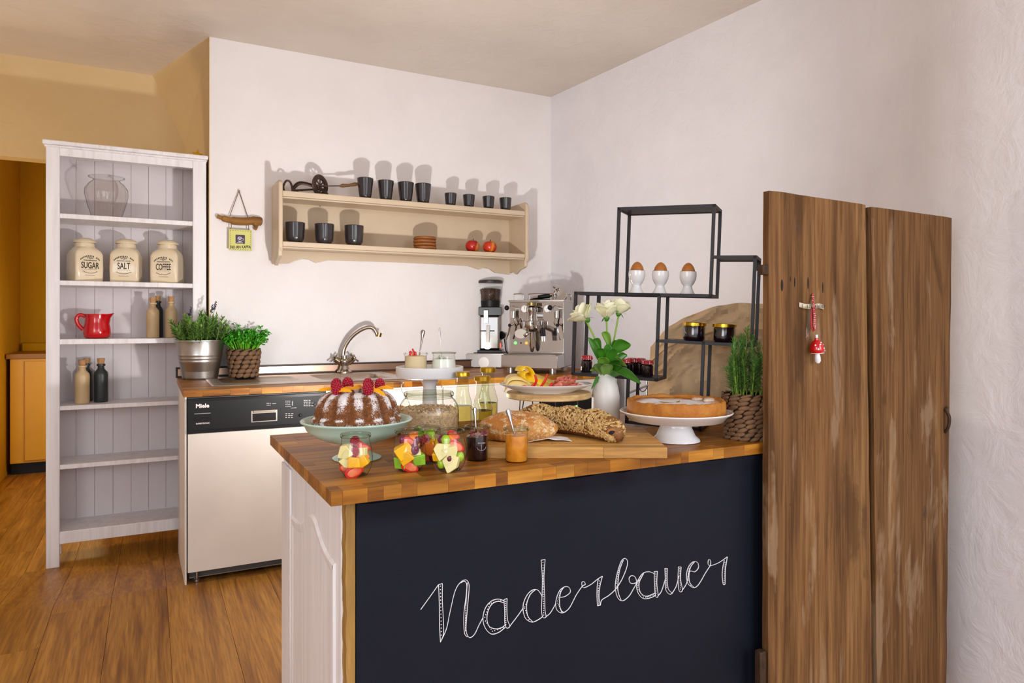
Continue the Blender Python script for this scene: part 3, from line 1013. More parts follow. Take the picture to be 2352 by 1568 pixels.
for (xx, yy) in ((723, 928), (690, 953)):
    q = dz(xx, yy)
    MB().lathe([(0, 0), (.008, 0), (.008, .004), (.006, .007), (0, .007)], 16, M=T3((q[0], -.006, q[1]), (PI / 2, 0, 0))).build('button', BLACKG, dw)
MB().box(.01, .6, .05, .07, .012, .07).build('plinth', plain('grey_plinth', '#4e4c4a', .5, var=.1), dw)
MB().box(.01, .6, .046, .05, .012, .016).build('plinth_trim', STEEL, dw)
for xx in (.04, .5):
    MB().lathe([(0, 0), (.012, 0), (.012, .012), (.006, .014), (.006, .1), (0, .1)], 14, M=T3((xx, .03, 0))).build('foot', STEEL, dw)
    MB().lathe([(0, 0), (.012, 0), (.012, .012), (.006, .014), (.006, .1), (0, .1)], 14, M=T3((xx, .5, fz(YF + .5)))).build('foot', STEEL, dw)
def cabinet(x0, x1, label):
    c = thing('base_cabinet', label, 'cabinet', (x0, YF, 0))
    w = x1 - x0
    MB().box(.002, w - .002, .018, .58, .1, .70).build('body', WHITEP, c)
    MB().box(.002, w - .002, .018, .05, .70, TOP - TT - .001).build('front_rail', WHITEP, c)
    MB().box(.003, w - .003, -.002, .018, .11, TOP - TT - .01).build('door', FRONT, c, bevel=.002)
    MB().box(.0, w, .06, .08, fz(YF + .07), .1).build('plinth', DARKG, c)
    MB().box(.002, w - .002, .5, .52, fz(YF + .5), .1).build('rear_foot', DARKG, c)
dxe = dx0 + .603
cabinet(dxe, 1.345, 'white base cabinet right of the dishwasher under the worktop')
cabinet(1.348, at_Y(1240, 940, YF).x, 'white base cabinet between the middle unit and the dark oven')
ox0 = at_Y(1241, 940, YF).x
ov = thing('oven', 'dark built-in oven with green digital clock behind the bread', 'oven', (ox0 + .002, YF, 0))
ow = .52
MB().box(.002, ow, .018, .55, .1, TOP - TT - .001).build('body', DARKG, ov)
zo1 = at_Y(1300, 917, YF).z
zo0 = at_Y(1300, 958, YF).z
MB().box(.002, ow, -.002, .018, zo1 + .002, TOP - TT - .002).build('filler_strip', FRONT, ov)
MB().box(.002, ow, -.004, .018, zo0, zo1).build('control_panel', BLACKG, ov, bevel=.002)
GLOW = bpy.data.materials.new('green_display')
GLOW.use_nodes = True
GLOW.node_tree.nodes['Principled BSDF'].inputs['Emission Color'].default_value = (.15, 1, .05, 1)
GLOW.node_tree.nodes['Principled BSDF'].inputs['Emission Strength'].default_value = 1.6
q = at_Y(1322, 934, YF)
text_mb('09', .022, 1.0, .0012).build('clock_digits', GLOW, ov, smooth=0, loc=(q.x - ox0 - .002, -.0045, q.z))
MB().box(.002, ow, -.004, .018, .12, zo0 - .004).build('oven_door', plain('white_enamel', '#dcd5cc', .3), ov, bevel=.003)
MB().tube([(.03, -.03, zo0 - .03), (ow - .03, -.03, zo0 - .03)], .007, 8).build('door_handle', STEEL, ov)
MB().box(.0, ow, .06, .08, 0, .1).build('plinth', DARKG, ov)

# sink
sk = thing('sink', 'stainless inset sink with ribbed drainer in the kitchen worktop', 'sink', (SX0, SY0, TOP))
x0, x1, y0, y1 = -.045, SX1 - SX0 + .02, -.035, SY1 - SY0 + .02
fx = at_z(487, 887, TOP + .002)
x0 = fx.x - SX0
y0 = fx.y - SY0
def sinkz(u, v):
    x = x0 + (x1 - x0) * u
    y = y0 + (y1 - y0) * v
    z = .0035
    ed = min(x - x0, x1 - x, y - y0, y1 - y)
    if ed < .006:
        z = .0012 if ed < 1e-5 else .003
    def basin(cx_, cy_, hx, hy, dpt, edge, r=.05):
        qx, qy = max(abs(x - cx_) - hx + r, 0), max(abs(y - cy_) - hy + r, 0)
        dd = r - math.hypot(qx, qy)
        if dd <= 0:
            return 0
        k = min(1, dd / edge)
        return dpt * (k * k * (3 - 2 * k))
    z -= basin(.68, .25, .19, .20, .14, .045)
    d = basin(.20, .25, .19, .18, .012, .02, .09)
    z -= d
    if d > .011 and abs(y - .25) < .13:
        z += .0035 * (0.5 + 0.5 * math.cos((y - .25) * 2 * PI / .032))
    return (x, y, z)
MB().grid(sinkz, 150, 90).build('bowl', SINKST, sk, smooth=180)
MB().lathe([(0, -.1345), (.03, -.1345), (.034, -.133), (.034, -.136), (0, -.136)], 24, M=T3((.68, .25, 0))).build('drain', CHROME, sk)

# mixer tap
p = at_Y(790, 853, 4.06)
o = Vector((p.x, 4.045, TOP + .003))
s = px(1, o)
fc = thing('kitchen_tap', 'worn chrome swan-neck tap with two cross handles at the sink', 'tap', o, FACE)
W = lambda x, y, d=0: ((x - 790) * s, -d * s, (854 - y) * s)
MB().lathe([(0, 0), (17 * s, 0), (17 * s, 3 * s), (11 * s, 8 * s), (9 * s, 16 * s), (12 * s, 22 * s), (12 * s, 28 * s), (6 * s, 32 * s), (6 * s, 40 * s), (0, 40 * s)], 24).build('body', DULLCH, fc)
MB().tube(crom([W(787, 822), W(787, 806), W(793, 790), W(806, 772), W(825, 757), W(843, 750), W(856, 752), W(863, 762), W(866, 770)], 6), [5.2 * s] * 8 + [4.6 * s] * 40 + [4.6 * s], 14).build('spout', DULLCH, fc)
MB().lathe([(5 * s, 0), (6 * s, 0), (6.2 * s, 9 * s), (5 * s, 9 * s)], 16, M=T3(W(868, 771), (0, math.radians(12), 0))).build('aerator', plain('brass', '#a98b52', .3, 1.0), fc)
for sg in (-1, 1):
    hx = sg * 17
    hm = MB().tube([(sg * 9 * s, 0, 24 * s), (sg * 20 * s, -3 * s, 32 * s)], [8 * s, 7 * s], 12).build('valve', plain('brassy_chrome', '#a6967a', .22, 1.0), fc)
    M_ = T3((sg * 21 * s, -3 * s, 33 * s), (0, sg * math.radians(50), 0))
    hh = MB()
    for k in range(4):
        w = k * PI / 2 + .5
        hh.tube([(0, 0, 2 * s), (11 * s * math.cos(w), 11 * s * math.sin(w), 3 * s)], [2 * s, 1.6 * s], 8, M=M_)
        hh.ball((11.5 * s * math.cos(w), 11.5 * s * math.sin(w), 3 * s), 2.6 * s, 8, 6, M=M_)
    hh.ball((0, 0, 3 * s), 4 * s, 10, 6, M=M_)
    hh.build('cross_handle', DULLCH, fc)

# ---------------------------------------------------------------- herbs
def leaf(mb, p, d, ln, wd, up=(0, 0, 1), curl=0.25, segs=2):
    d = Vector(d).normalized()
    sd = d.cross(Vector(up))
    if sd.length < 1e-4:
        sd = d.orthogonal()
    sd.normalize()
    nn = sd.cross(d)
    pts = []
    prof = [0.35, 1.0, 0.0] if segs == 2 else [.3, .9, 1.0, .6, 0]
    for i in range(len(prof)):
        q = i / (len(prof) - 1)
        c = p + d * (ln * q) - nn * (curl * ln * q * q)
        pts.append((c - sd * (wd * .5 * prof[i]), c + sd * (wd * .5 * prof[i])))
    vv, ff = [], []
    for a, b in pts[:-1]:
        vv += [a, b]
    c = p + d * ln - nn * (curl * ln)
    vv.append(c)
    for i in range(len(pts) - 2):
        ff.append((2 * i, 2 * i + 1, 2 * i + 3, 2 * i + 2))
    k = 2 * (len(pts) - 2)
    ff.append((k, k + 1, len(vv) - 1))
    mb.add(vv, ff)

def needle_plant(parent, n, hmin, hmax, spread, ln, wd, seed, mat, base_r, per=60, z0=0.0, droop=.3, tipcol=None, lean=None):
    r = random.Random(seed)
    fol = MB()
    stm = MB()
    for i in range(n):
        a = r.uniform(0, 2 * PI)
        rb = base_r * math.sqrt(r.random())
        h = r.uniform(hmin, hmax) * (1 - .25 * rb / base_r)
        out = spread * (rb / base_r) * r.uniform(.5, 1.1)
        p0 = Vector((rb * math.cos(a), rb * math.sin(a), z0))
        p2 = p0 + Vector((out * math.cos(a), out * math.sin(a), h))
        if lean:
            p2 += Vector(lean) * r.random()
        p1 = (p0 + p2) / 2 + Vector((r.uniform(-.01, .01), r.uniform(-.01, .01), h * .06))
        path = [(1 - q) ** 2 * p0 + 2 * q * (1 - q) * p1 + q * q * p2 for q in [k / 7 for k in range(8)]]
        stm.tube(path, [.0016 - .001 * k / 7 for k in range(8)], 5)
        for k in range(per):
            q = .12 + .88 * (k + r.random()) / per
            c = (1 - q) ** 2 * p0 + 2 * q * (1 - q) * p1 + q * q * p2
            t_ = (2 * (1 - q) * (p1 - p0) + 2 * q * (p2 - p1)).normalized()
            w = r.uniform(0, 2 * PI)
            b = t_.orthogonal().normalized()
            b = Matrix.Rotation(w, 3, t_) @ b
            d = (b * (1 - .45 * q) + t_ * (.35 + .9 * q * q))
            leaf(fol, c, d, ln * r.uniform(.7, 1.1) * (1 - .35 * q * q), wd, t_, r.uniform(-.1, droop))
    stuff(fol.build('leaves', mat, parent, smooth=180))
    stm.build('stems', STEMG, parent)

# zinc bucket with lavender
o = at_z(460, 863, TOP)
o = at_Y(460, 863, 4.00)
o.z = TOP
s = px(1, o)
t = thing('potted_lavender', 'bushy lavender in a galvanised bucket at the left end of the worktop', 'potted plant', o)
pr = [(0, .5), (34, .5), (36, 0), (37, 2), (44, 38), (45.2, 40), (45.2, 43), (44.8, 45), (46.4, 47), (46.4, 50), (46, 52), (47.4, 54), (47.4, 57), (47, 59), (52, 86), (54, 87), (54, 89.5), (52, 89.5), (50.5, 86), (38, 4), (0, 3)]
MB().lathe(pr, 56, M=Matrix.Scale(s, 4)).build('bucket', ZINC, t, smooth=50)
MB().lathe([(0, 80), (50, 80), (49, 76), (0, 76)], 24, M=Matrix.Scale(s, 4)).build('soil', SOIL, t)
needle_plant(t, 66, 40 * s, 76 * s, 24 * s, 17 * s, 3.6 * s, 3, LEAF, 44 * s, 46, 80 * s, .5)
fl_ = MB()
for (dx, dz_) in ((-22, 152), (24, 158), (31, 165)):
    fl_.tube([(dx * .5 * s, 0, 90 * s), (dx * .8 * s, 0, 130 * s), (dx * s, 0, dz_ * s)], .8 * s, 5)
fl_.build('flower_stems', STEMG, t)
for (dx, dz_) in ((-22, 152), (24, 158), (31, 165)):
    bb = MB()
    rr = random.Random(dx)
    for k in range(16):
        q = k / 15
        bb.ball((dx * s + rr.uniform(-2, 2) * s + q * 2 * s, rr.uniform(-2, 2) * s, (dz_ - 5 + 18 * q) * s), 2.2 * s * (1 - .5 * q), 6, 4)
    bb.build('flower_spike', plain('lavender_bud', '#4b4058', .8, var=.3, vscale=90) if 'lavender_bud' not in bpy.data.materials else bpy.data.materials['lavender_bud'], t)

# woven rope pots
def rope_pot(t, prof, rows, s, lumps, seed, zoff=0):
    """coils of thick twisted rope; prof(q) = radius"""
    r = random.Random(seed)
    H_ = rows[-1]
    inner = [(0, 1)] + [(prof(k / 10) - 3, 1 + (H_ - 2) * k / 10) for k in range(11)] + [(prof(1) - 6, H_ - 2), (prof(0) - 6, 4), (0, 4)]
    MB().lathe(inner, 32, M=Matrix.Scale(s, 4)).build('liner', plain('dark_liner', '#2a1d12', .9) if 'dark_liner' not in bpy.data.materials else bpy.data.materials['dark_liner'], t)
    n = len(rows) - 1
    for i in range(n):
        zc = (rows[i] + rows[i + 1]) / 2
        hh = (rows[i + 1] - rows[i]) / 2
        R = prof(zc / H_)
        mm = MB()
        ph = r.random() * 6
        for k in range(lumps):
            w = ph + 2 * PI * k / lumps + r.uniform(-.03, .03)
            M_ = T3((R * s * math.cos(w), R * s * math.sin(w), zc * s), (0, 0, w + PI / 2)) @ T3((0, 0, 0), (0, math.radians(-16 + r.uniform(-6, 6)), 0))
            ln = PI * R / lumps * 1.22
            mm.ball((0, 0, 0), (ln * s, hh * .8 * s, hh * 1.08 * s), 8, 6, M=M_)
        mm.build('rope_coil', ROPE, t, smooth=180)

o = at_Y(560, 860, 4.00)
o.z = TOP + .003
s = px(1, o)
t = thing('potted_parsley', 'bright green curly parsley in a brown woven rope pot behind the sink', 'potted plant', o)
rope_pot(t, lambda q: 29 + 6.5 * q, [0, 10, 20, 30, 40, 50, 60, 64], s, 12, 5)
MB().lathe([(0, 58), (32, 58), (32, 54), (0, 54)], 24, M=Matrix.Scale(s, 4)).build('soil', SOIL, t)
rr = random.Random(9)
st_, lv_ = MB(), MB()
for i in range(170):
    a = rr.uniform(0, 2 * PI)
    q = math.sqrt(rr.random())
    p0 = Vector((27 * q * s * math.cos(a), 27 * q * s * math.sin(a), 58 * s))
    h = rr.uniform(22, 52) * (1 - .2 * q)
    p2 = p0 + Vector((20 * q * s * math.cos(a), 20 * q * s * math.sin(a), h * s))
    if i in (3, 17):
        p2 = Vector(((44 if i == 3 else -16) * s, 0, (104 if i == 3 else 118) * s))
    if i in (29, 40):
        p2 = Vector(((56 if i == 29 else 33) * s, 4 * s, (98 if i == 29 else 112) * s))
    st_.tube([p0, (p0 + p2) / 2 + Vector((0, 0, 3 * s)), p2], [.9 * s, .8 * s, .6 * s], 4)
    for k in range(11):
        d = Vector((rr.gauss(0, 1), rr.gauss(0, 1), rr.gauss(.25, .7)))
        c = p2 + Vector((rr.gauss(0, 3.4), rr.gauss(0, 3.4), rr.gauss(0, 2.4))) * s
        leaf(lv_, c, d, rr.uniform(4, 7.5) * s, rr.uniform(4, 6) * s, (rr.random(), rr.random(), 1), rr.uniform(-.4, .6))
stuff(lv_.build('leaves', PARS, t, smooth=180))
stuff(st_.build('stems', plain('parsley_stem', '#6db52a', .5), t))

# ---------------------------------------------------------------- coffee corner
o = at_z(1118, 843, TOP)
DRZ = math.radians(-27)
s = px(1, o)
kb = thing('knock_box', 'low stainless knock-box drawer under the coffee grinder', 'drawer', o, math.radians(-37))
hw = 45 * s
zt_ = 33 * s
MB().box(-hw, hw, -.09, .085, .003, zt_).build('housing', STEEL, kb, bevel=.003)
dr = MB().box(-hw + .004, hw - .004, -.094, -.09, .008, zt_ - .006).build('drawer_front', plain('satin_steel', '#8f8a86', .42, 1.0), kb, bevel=.001)
MB().lathe([(0, 0), (12 * s, 0), (12 * s, .003), (0, .003)], 32, M=T3((0, -.094, 13 * s), (PI / 2, 0, 0))).build('finger_plate', STEEL, dr)
for xx in (-hw + .02, hw - .02):
    for yy in (-.07, .07):
        MB().cyl(.008, .008, 0, .003, 12, T3((xx, yy, 0))).build('foot', BLACKP, kb)
MB().box(-hw + .01, hw - .01, -.06, .08, zt_, zt_ + .004).build('top_mat', BLACKP, kb)

o2 = Vector((o.x, o.y, TOP + zt_ + .0045)) + Vector((math.cos(DRZ), math.sin(DRZ), 0)) * (8 * s)
s = px(1, o2)
gr = thing('coffee_grinder', 'chrome coffee grinder with a clear hopper of dark beans', 'grinder', o2, DRZ)
K = Matrix.Scale(s, 4)
MB().box(-29 * s, 26 * s, -26 * s, 34 * s, 0, 5 * s).build('base_plate', BLACKP, gr, bevel=.002)
MB().box(-25 * s, 22 * s, -18 * s, 32 * s, 5 * s, 84 * s).build('body', CHROME, gr, bevel=5 * s, seg=4)
MB().box(-26 * s, 26 * s, -22 * s, 33 * s, 84 * s, 103 * s).build('collar', plain('dark_green_plastic', '#232b29', .35), gr, bevel=.003)
MB().lathe([(0, 103), (20, 103), (22, 104), (23, 118), (0, 118)], 36, M=K).build('burr_ring', BLACKP, gr)
hp = MB().lathe([(23, 118), (27, 158)], 40, M=K).build('hopper', GLASS, gr, smooth=180)
bn = MB()
rr = random.Random(21)
bn.lathe([(0, 119), (21.5, 119), (24.2, 144), (12, 146), (0, 147)], 28, M=K)
for i in range(420):
    w = rr.uniform(0, 2 * PI)
    z = rr.uniform(119, 146)
    R = (21.5 + (z - 119) * .115) * (1 if z < 144 else rr.random())
    bn.ball((0, 0, 0), (1.7 * s, 1.2 * s, 1.0 * s), 6, 4, M=T3((R * s * math.cos(w), R * s * math.sin(w), z * s), (rr.random() * 3, rr.random() * 3, rr.random() * 3)))
stuff(bn.build('coffee_beans', plain('coffee_bean', '#3a2115', .4, var=.3, vscale=60), gr, smooth=180))
MB().lathe([(0, 158), (28.5, 158), (28.5, 163), (26, 165), (0, 165)], 40, M=K).build('hopper_lid', plain('brown_black_lid', '#2e2422', .4), gr)
MB().box(-14 * s, -4 * s, -33 * s, -20 * s, 66 * s, 96 * s).build('chute', STEEL, gr, bevel=.002)
MB().add([(-10 * s, -32 * s, 24 * s), (-2 * s, -32 * s, 24 * s), (-2 * s, -26 * s, 24 * s), (-10 * s, -26 * s, 24 * s), (-8 * s, -27 * s, 62 * s), (0, -27 * s, 62 * s), (0, -20 * s, 62 * s), (-8 * s, -20 * s, 62 * s)],
         [(0, 3, 2, 1), (4, 5, 6, 7), (0, 1, 5, 4), (1, 2, 6, 5), (2, 3, 7, 6), (3, 0, 4, 7)]).build('spout', STEEL, gr, bevel=.001)
MB().tube([(-22 * s, -23 * s, 49 * s), (10 * s, -23 * s, 49 * s)], 1.2 * s, 8).build('fork', BLACKP, gr)
MB().lathe([(0, 0), (8 * s, 0), (8 * s, 1 * s), (0, 1 * s)], 24, M=T3((-6 * s, -18.5 * s, 13 * s), (PI / 2, 0, 0), (1, .7, 1))).build('badge', STEEL, gr)
RLED = plain('lit_red_switch', '#f03a12', .4)
RLED.node_tree.nodes['Principled BSDF'].inputs['Emission Color'].default_value = (1, .12, .02, 1)
RLED.node_tree.nodes['Principled BSDF'].inputs['Emission Strength'].default_value = .8
MB().box(22 * s, 25 * s, -8 * s, -1 * s, 10 * s, 21 * s).build('power_switch', RLED, gr, bevel=.001)

# plug and cable at the wall behind the grinder
pw = at_Y(1151, 770, YW)
cb = thing('power_plug', 'black mains plug with cable on the wall behind the grinder', 'plug', (pw.x, YW - .001, pw.z))
MB().lathe([(0, 0), (.019, 0), (.019, .012), (.014, .03), (.011, .05), (0, .05)], 20, M=T3((0, 0, 0), (PI / 2, 0, 0), (.75, 1.5, 1))).build('plug_body', BLACKP, cb)
MB().tube(crom([(0, -.045, -.02), (.004, -.05, -.06), (.012, -.045, -.10), (.05, -.03, -.15), (.06, -.012, -.2), (.05, -.012, TOP + .06 - pw.z)], 6), .004, 8).build('cable', BLACKP, cb)

# espresso machine
MRZ = math.radians(-46)
o = at_z(1219, 857, TOP)
s = px(1, o)
es = thing('espresso_machine', 'chrome espresso machine with round gauges in the corner of the worktop', 'coffee machine', o, MRZ)
f = math.cos(MRZ - FACE)   # foreshortening of the front
def ex(v):
    return v * s / f
Wd = ex(64)
foot_h = 12 * s
D0, D1 = -.02, .33
tr = MB().box(-ex(64), ex(64), D0 - .015, .14, foot_h, foot_h + 30 * s).build('drip_tray', CHROME, es, bevel=.003)
MB().box(-ex(58), ex(58), D0 - .005, .11, foot_h + 30 * s, foot_h + 31.5 * s).build('drip_grate', plain('dark_steel', '#6a625c', .35, 1.0), tr)
for xx in (-ex(48), ex(48)):
    for yy in (.02, .29):
        MB().lathe([(0, 0), (8 * s, 0), (8 * s, foot_h), (0, foot_h)], 20, M=T3((xx, yy, 0))).build('foot', STEEL, es)
zb_, zt2 = foot_h + 32 * s, foot_h + 32 * s + 126 * s
FY = .12
MB().box(-Wd, Wd, FY, D1, foot_h, zt2).build('housing', STEEL, es, bevel=.004)
fp = MB().box(-Wd + ex(4), Wd - ex(2), FY - .004, FY, zb_ + 3 * s, zt2 - 6 * s).build('front_plate', CHROME, es, bevel=.001)
MB().box(-Wd - .002, Wd + .002, FY - .012, D1 + .002, zt2 - 5 * s, zt2).build('top_plate', STEEL, es, bevel=.002)
Zp = lambda y: zt2 - (y - 697) * s * 1.0
Xp = lambda x: ex(x - 1233)
fyy = FY - .004
# gauges
for gx in (1206, 1259):
    gg = MB().lathe([(0, 0), (9.5 * s, 0), (9.5 * s, 4 * s), (8.3 * s, 4 * s), (8.3 * s, 3 * s), (0, 3 * s)], 32, M=T3((Xp(gx), fyy, Zp(718)), (PI / 2, 0, 0))).build('pressure_gauge', CHROME, es)
    MB().lathe([(0, 0), (8 * s, 0)], 28, M=T3((Xp(gx), fyy - 3.2 * s, Zp(718)), (PI / 2, 0, 0))).build('dial', plain('dial_white', '#f0eeea', .5) if 'dial_white' not in bpy.data.materials else bpy.data.materials['dial_white'], gg)
    mm = MB()
    mm.cbox((0, 0, 2 * s), (.8 * s, .0005, 8 * s), T3((Xp(gx), fyy - 3.5 * s, Zp(718)), (0, .2 if gx < 1220 else .7, 0)))
    for k in range(9):
        w = k * PI / 6 - PI / 6
        mm.cbox((6.6 * s * math.cos(w), 0, 6.6 * s * math.sin(w)), (.9 * s, .0005, .9 * s), T3((Xp(gx), fyy - 3.5 * s, Zp(718))))
    mm.build('needle', INK, gg, smooth=0)
# group head
gp = MB()
gx = Xp(1230)
gp.lathe([(0, 0), (17 * s, 0), (17 * s, 8 * s), (12 * s, 14 * s), (11 * s, 34 * s), (13 * s, 38 * s), (13 * s, 46 * s), (6 * s, 50 * s), (0, 50 * s)], 32, M=T3((gx, fyy - 26 * s, Zp(762))))
gp.tube([(gx, fyy, Zp(735)), (gx, fyy - 26 * s, Zp(735))], 13 * s, 20)
gp.tube([(gx, fyy, Zp(752)), (gx, fyy - 26 * s, Zp(752))], 17 * s, 20)
gp.build('group_head', CHROME, es)
MB().lathe([(0, 0), (11 * s, 0), (11 * s, 7 * s), (0, 7 * s)], 20, M=T3((gx, fyy - 26 * s, Zp(711)))).build('group_cap', plain('brass_cap', '#8d7a4f', .3, 1.0), es)
MB().lathe([(0, 0), (22 * s, 0), (23 * s, 4 * s), (23 * s, 14 * s), (20 * s, 16 * s), (0, 16 * s)], 36, M=T3((gx, fyy - 26 * s, Zp(762)))).build('group_flange', CHROME, es)
pf = MB()
pf.lathe([(0, 0), (10 * s, 0), (17 * s, 6 * s), (18 * s, 12 * s), (0, 12 * s)], 28, M=T3((gx, fyy - 26 * s, Zp(772))))
pf.lathe([(0, 0), (4 * s, 3 * s), (7 * s, 14 * s), (7.5 * s, 42 * s), (9 * s, 50 * s), (0, 50 * s)], 20, M=T3((gx, fyy - 24 * s, Zp(820))))
pf.tube(crom([(gx - 3 * s, fyy - 30 * s, Zp(770)), (gx - 8 * s, fyy - 36 * s, Zp(776)), (gx - 14 * s, fyy - 40 * s, Zp(782))], 5), 4 * s, 10)
pf.build('portafilter', CHROME, es)
ph_ = MB().tube([(gx + 14 * s, fyy - 34 * s, Zp(760)), (gx + 30 * s, fyy - 52 * s, Zp(768))], [6 * s, 7 * s], 12).build('handle_neck', CHROME, es)
for dx in (0, 5):
    MB().tube([(gx + (30 + dx) * s, fyy - 50 * s, Zp(764)), (gx + (32 + dx) * s, fyy - 52 * s, Zp(782))], [4.2 * s, 3.8 * s], 10).build('lever_handle', BLACKP, es)
    MB().tube([(gx + (32 + dx) * s, fyy - 52 * s, Zp(782)), (gx + (33 + dx) * s, fyy - 53 * s, Zp(794))], [4.2 * s, 4.0 * s], 10).build('lever_end', CHROME, es)
# steam and water valves with wands
for sg, vx in ((-1, 1183), (1, 1283)):
    vv_ = MB()
    vv_.tube([(Xp(vx), fyy, Zp(718)), (Xp(vx), fyy - 20 * s, Zp(718))], 6 * s, 14)
    vv_.tube([(Xp(vx), fyy - 12 * s, Zp(718)), (Xp(vx), fyy - 14 * s, Zp(740))], 6 * s, 12)
    vv_.build('valve', CHROME, es)
    MB().ball((Xp(vx - 12), fyy - 24 * s, Zp(716)), (6 * s, 6 * s, 6 * s), 14, 10).build('valve_knob', BLACKP, es)
    MB().tube(crom([(Xp(vx), fyy - 14 * s, Zp(738)), (Xp(vx - 3 * sg), fyy - 18 * s, Zp(752)), (Xp(vx + 4 * sg), fyy - 24 * s, Zp(758)), (Xp(vx + 8 * sg), fyy - 26 * s, Zp(775)), (Xp(vx + 13 * sg), fyy - 28 * s, Zp(790))], 6), 2.6 * s, 10).build('wand', CHROME, es)
    MB().ball((Xp(vx + 5 * sg), fyy - 25 * s, Zp(757)), 4 * s, 10, 8).build('wand_joint', BLACKP, es)
MB().tube(crom([(Xp(1196), fyy - 2 * s, Zp(742)), (Xp(1197), fyy - 8 * s, Zp(750)), (Xp(1198), fyy - 3 * s, Zp(764))], 5), 2 * s, 8).build('badge_clip', CHROME, es)
MB().lathe([(0, 0), (15.5 * s, 0), (15.5 * s, 1.4 * s), (0, 1.4 * s)], 36, M=T3((Xp(1197), fyy, Zp(777)), (PI / 2, 0, 0), (1, .72, 1))).build('oval_badge', plain('matt_badge', '#b9b0a8', .5, .6), es)
for (lx, colr, em) in ((1184, (0.1, 1, .12), 2.2), (1210, (1, .32, .04), 1.4)):
    mt_ = plain('lit_lamp', '#ffffff', .3)
    mt_.node_tree.nodes['Principled BSDF'].inputs['Base Color'].default_value = colr + (1,)
    mt_.node_tree.nodes['Principled BSDF'].inputs['Emission Color'].default_value = colr + (1,)
    mt_.node_tree.nodes['Principled BSDF'].inputs['Emission Strength'].default_value = em
    MB().ball((Xp(lx), fyy, Zp(799)), 3.6 * s, 12, 8).build('pilot_light', mt_, es)
MB().ball((Xp(1197), fyy, Zp(799)), 2 * s, 10, 6).build('keyhole', BLACKP, es)
# cup rail
for (xa, xb, y_) in ((1176, 1199, .15), (1213, 1268, .15), (1276, 1296, .3)):
    MB().tube(crom([(Xp(xa), y_, zt2), (Xp(xa), y_, zt2 + 12 * s), (Xp(xa) + 2 * s, y_, zt2 + 15 * s), (Xp(xb) - 2 * s, y_, zt2 + 15 * s), (Xp(xb), y_, zt2 + 12 * s), (Xp(xb), y_, zt2)], 4), 1.1 * s, 8).build('cup_rail', CHROME, es)
# spare portafilter on top
R_ = Matrix.Rotation(MRZ, 4, 'Z')
q = Vector(o) + (R_ @ Vector((Xp(1248), .2, zt2 + .0005)))
sp = thing('spare_portafilter', 'spare portafilter with black handle on top of the espresso machine', 'portafilter', q, MRZ)
MB().tube([(-38 * s, 0, 4 * s), (-20 * s, 0, 7 * s)], [4 * s, 4.5 * s], 12).build('handle_end', CHROME, sp)
MB().tube([(-20 * s, 0, 7 * s), (8 * s, 0, 11 * s)], [5 * s, 6 * s], 14).build('handle', BLACKP, sp)
MB().tube([(8 * s, 0, 11 * s), (20 * s, 0, 12 * s)], [3 * s, 4 * s], 10).build('neck', CHROME, sp)
MB().lathe([(0, -9), (10, -9), (17, -4), (18, 8), (15, 8), (15, -2), (0, -3)], 28, M=T3((34 * s, 0, 13 * s), (math.radians(90), math.radians(25), 0), (s, s, s))).build('basket', CHROME, sp)
MB().tube(crom([(30 * s, 0, 20 * s), (26 * s, 0, 27 * s), (18 * s, 0, 33 * s)], 5), 3.5 * s, 10).build('outlet', CHROME, sp)
MB().box(-40 * s, 8 * s, -5 * s, 5 * s, 0, 3 * s).build('tamper_bar', BLACKP, sp, bevel=.002)
# ================================================================== COUNTER
bc = at_z(760, 1130, TOP)
BX0, BY0 = bc.x, bc.y
BY1 = at_z(625, 1000, TOP).y + .01
BX1 = 1.86
BT = .0255
ct = thing('bar_worktop', 'thick butcher-block top of the breakfast counter', 'worktop', (0, 0, 0))
staves(ct, BX0, BX1, BY0, BY1, TOP - BT, TOP, .040, (.10, .34), 31, BUTCH, first=(.02, .085))
CX0 = BX0 + .030
CY0 = BY0 + .022
cn = thing('counter', 'white panelled counter with a black chalkboard front', 'counter', (CX0, CY0, 0))
hC = TOP - BT - .0005
cw = BX1 - .03 - CX0
cd = BY1 - .03 - CY0
MB().box(.012, cw, .03, cd, .0, hC).build('body', WHITEP, cn)
# side facing the aisle: frame with raised panel of wavy outline
sd = MB()
M_ = Matrix(((0, 1, 0, 0), (1, 0, 0, 0), (0, 0, 1, 0), (0, 0, 0, 1)))     # outline (y,z) pushed along x
sidepanel = MB().box(0, .012, .028, cd, 0, hC).build('side_panel', WHITEW, cn, bevel=.001)
def sp_(xp, yp):
    p = at_X(xp, yp, CX0)
    return (p.y - CY0, p.z)
ya = sp_(674, 1200)[0]
yb = sp_(775, 1300)[0]
crv = [sp_(774, 1568)[0]]
top_pts = [sp_(672, 1182), sp_(685, 1194), sp_(697, 1196), sp_(704, 1190), sp_(712, 1180), sp_(721, 1182), sp_(728, 1196), sp_(735, 1220), sp_(745, 1248), sp_(757, 1272), sp_(772, 1292)]
cp_ = [(q.x, q.y) for q in crom(top_pts, 5)]
outer = [(cp_[0][0], .09)] + cp_ + [(cp_[-1][0], .09)]
cxm = sum(q[0] for q in outer) / len(outer)
mm = MB()
def inset(poly, k):
    out = []
    n = len(poly)
    for i in range(n):
        p0, p1, p2 = Vector(poly[i - 1] + (0,)), Vector(poly[i] + (0,)), Vector(poly[(i + 1) % n] + (0,))
        e1, e2 = (p1 - p0), (p2 - p1)
        nrm = Vector((e1.y, -e1.x, 0)).normalized() + Vector((e2.y, -e2.x, 0)).normalized()
        if nrm.length < 1e-6:
            nrm = Vector((0, 0, 0))
        else:
            nrm.normalize()
        out.append((p1.x + nrm.x * k, p1.y + nrm.y * k))
    return out
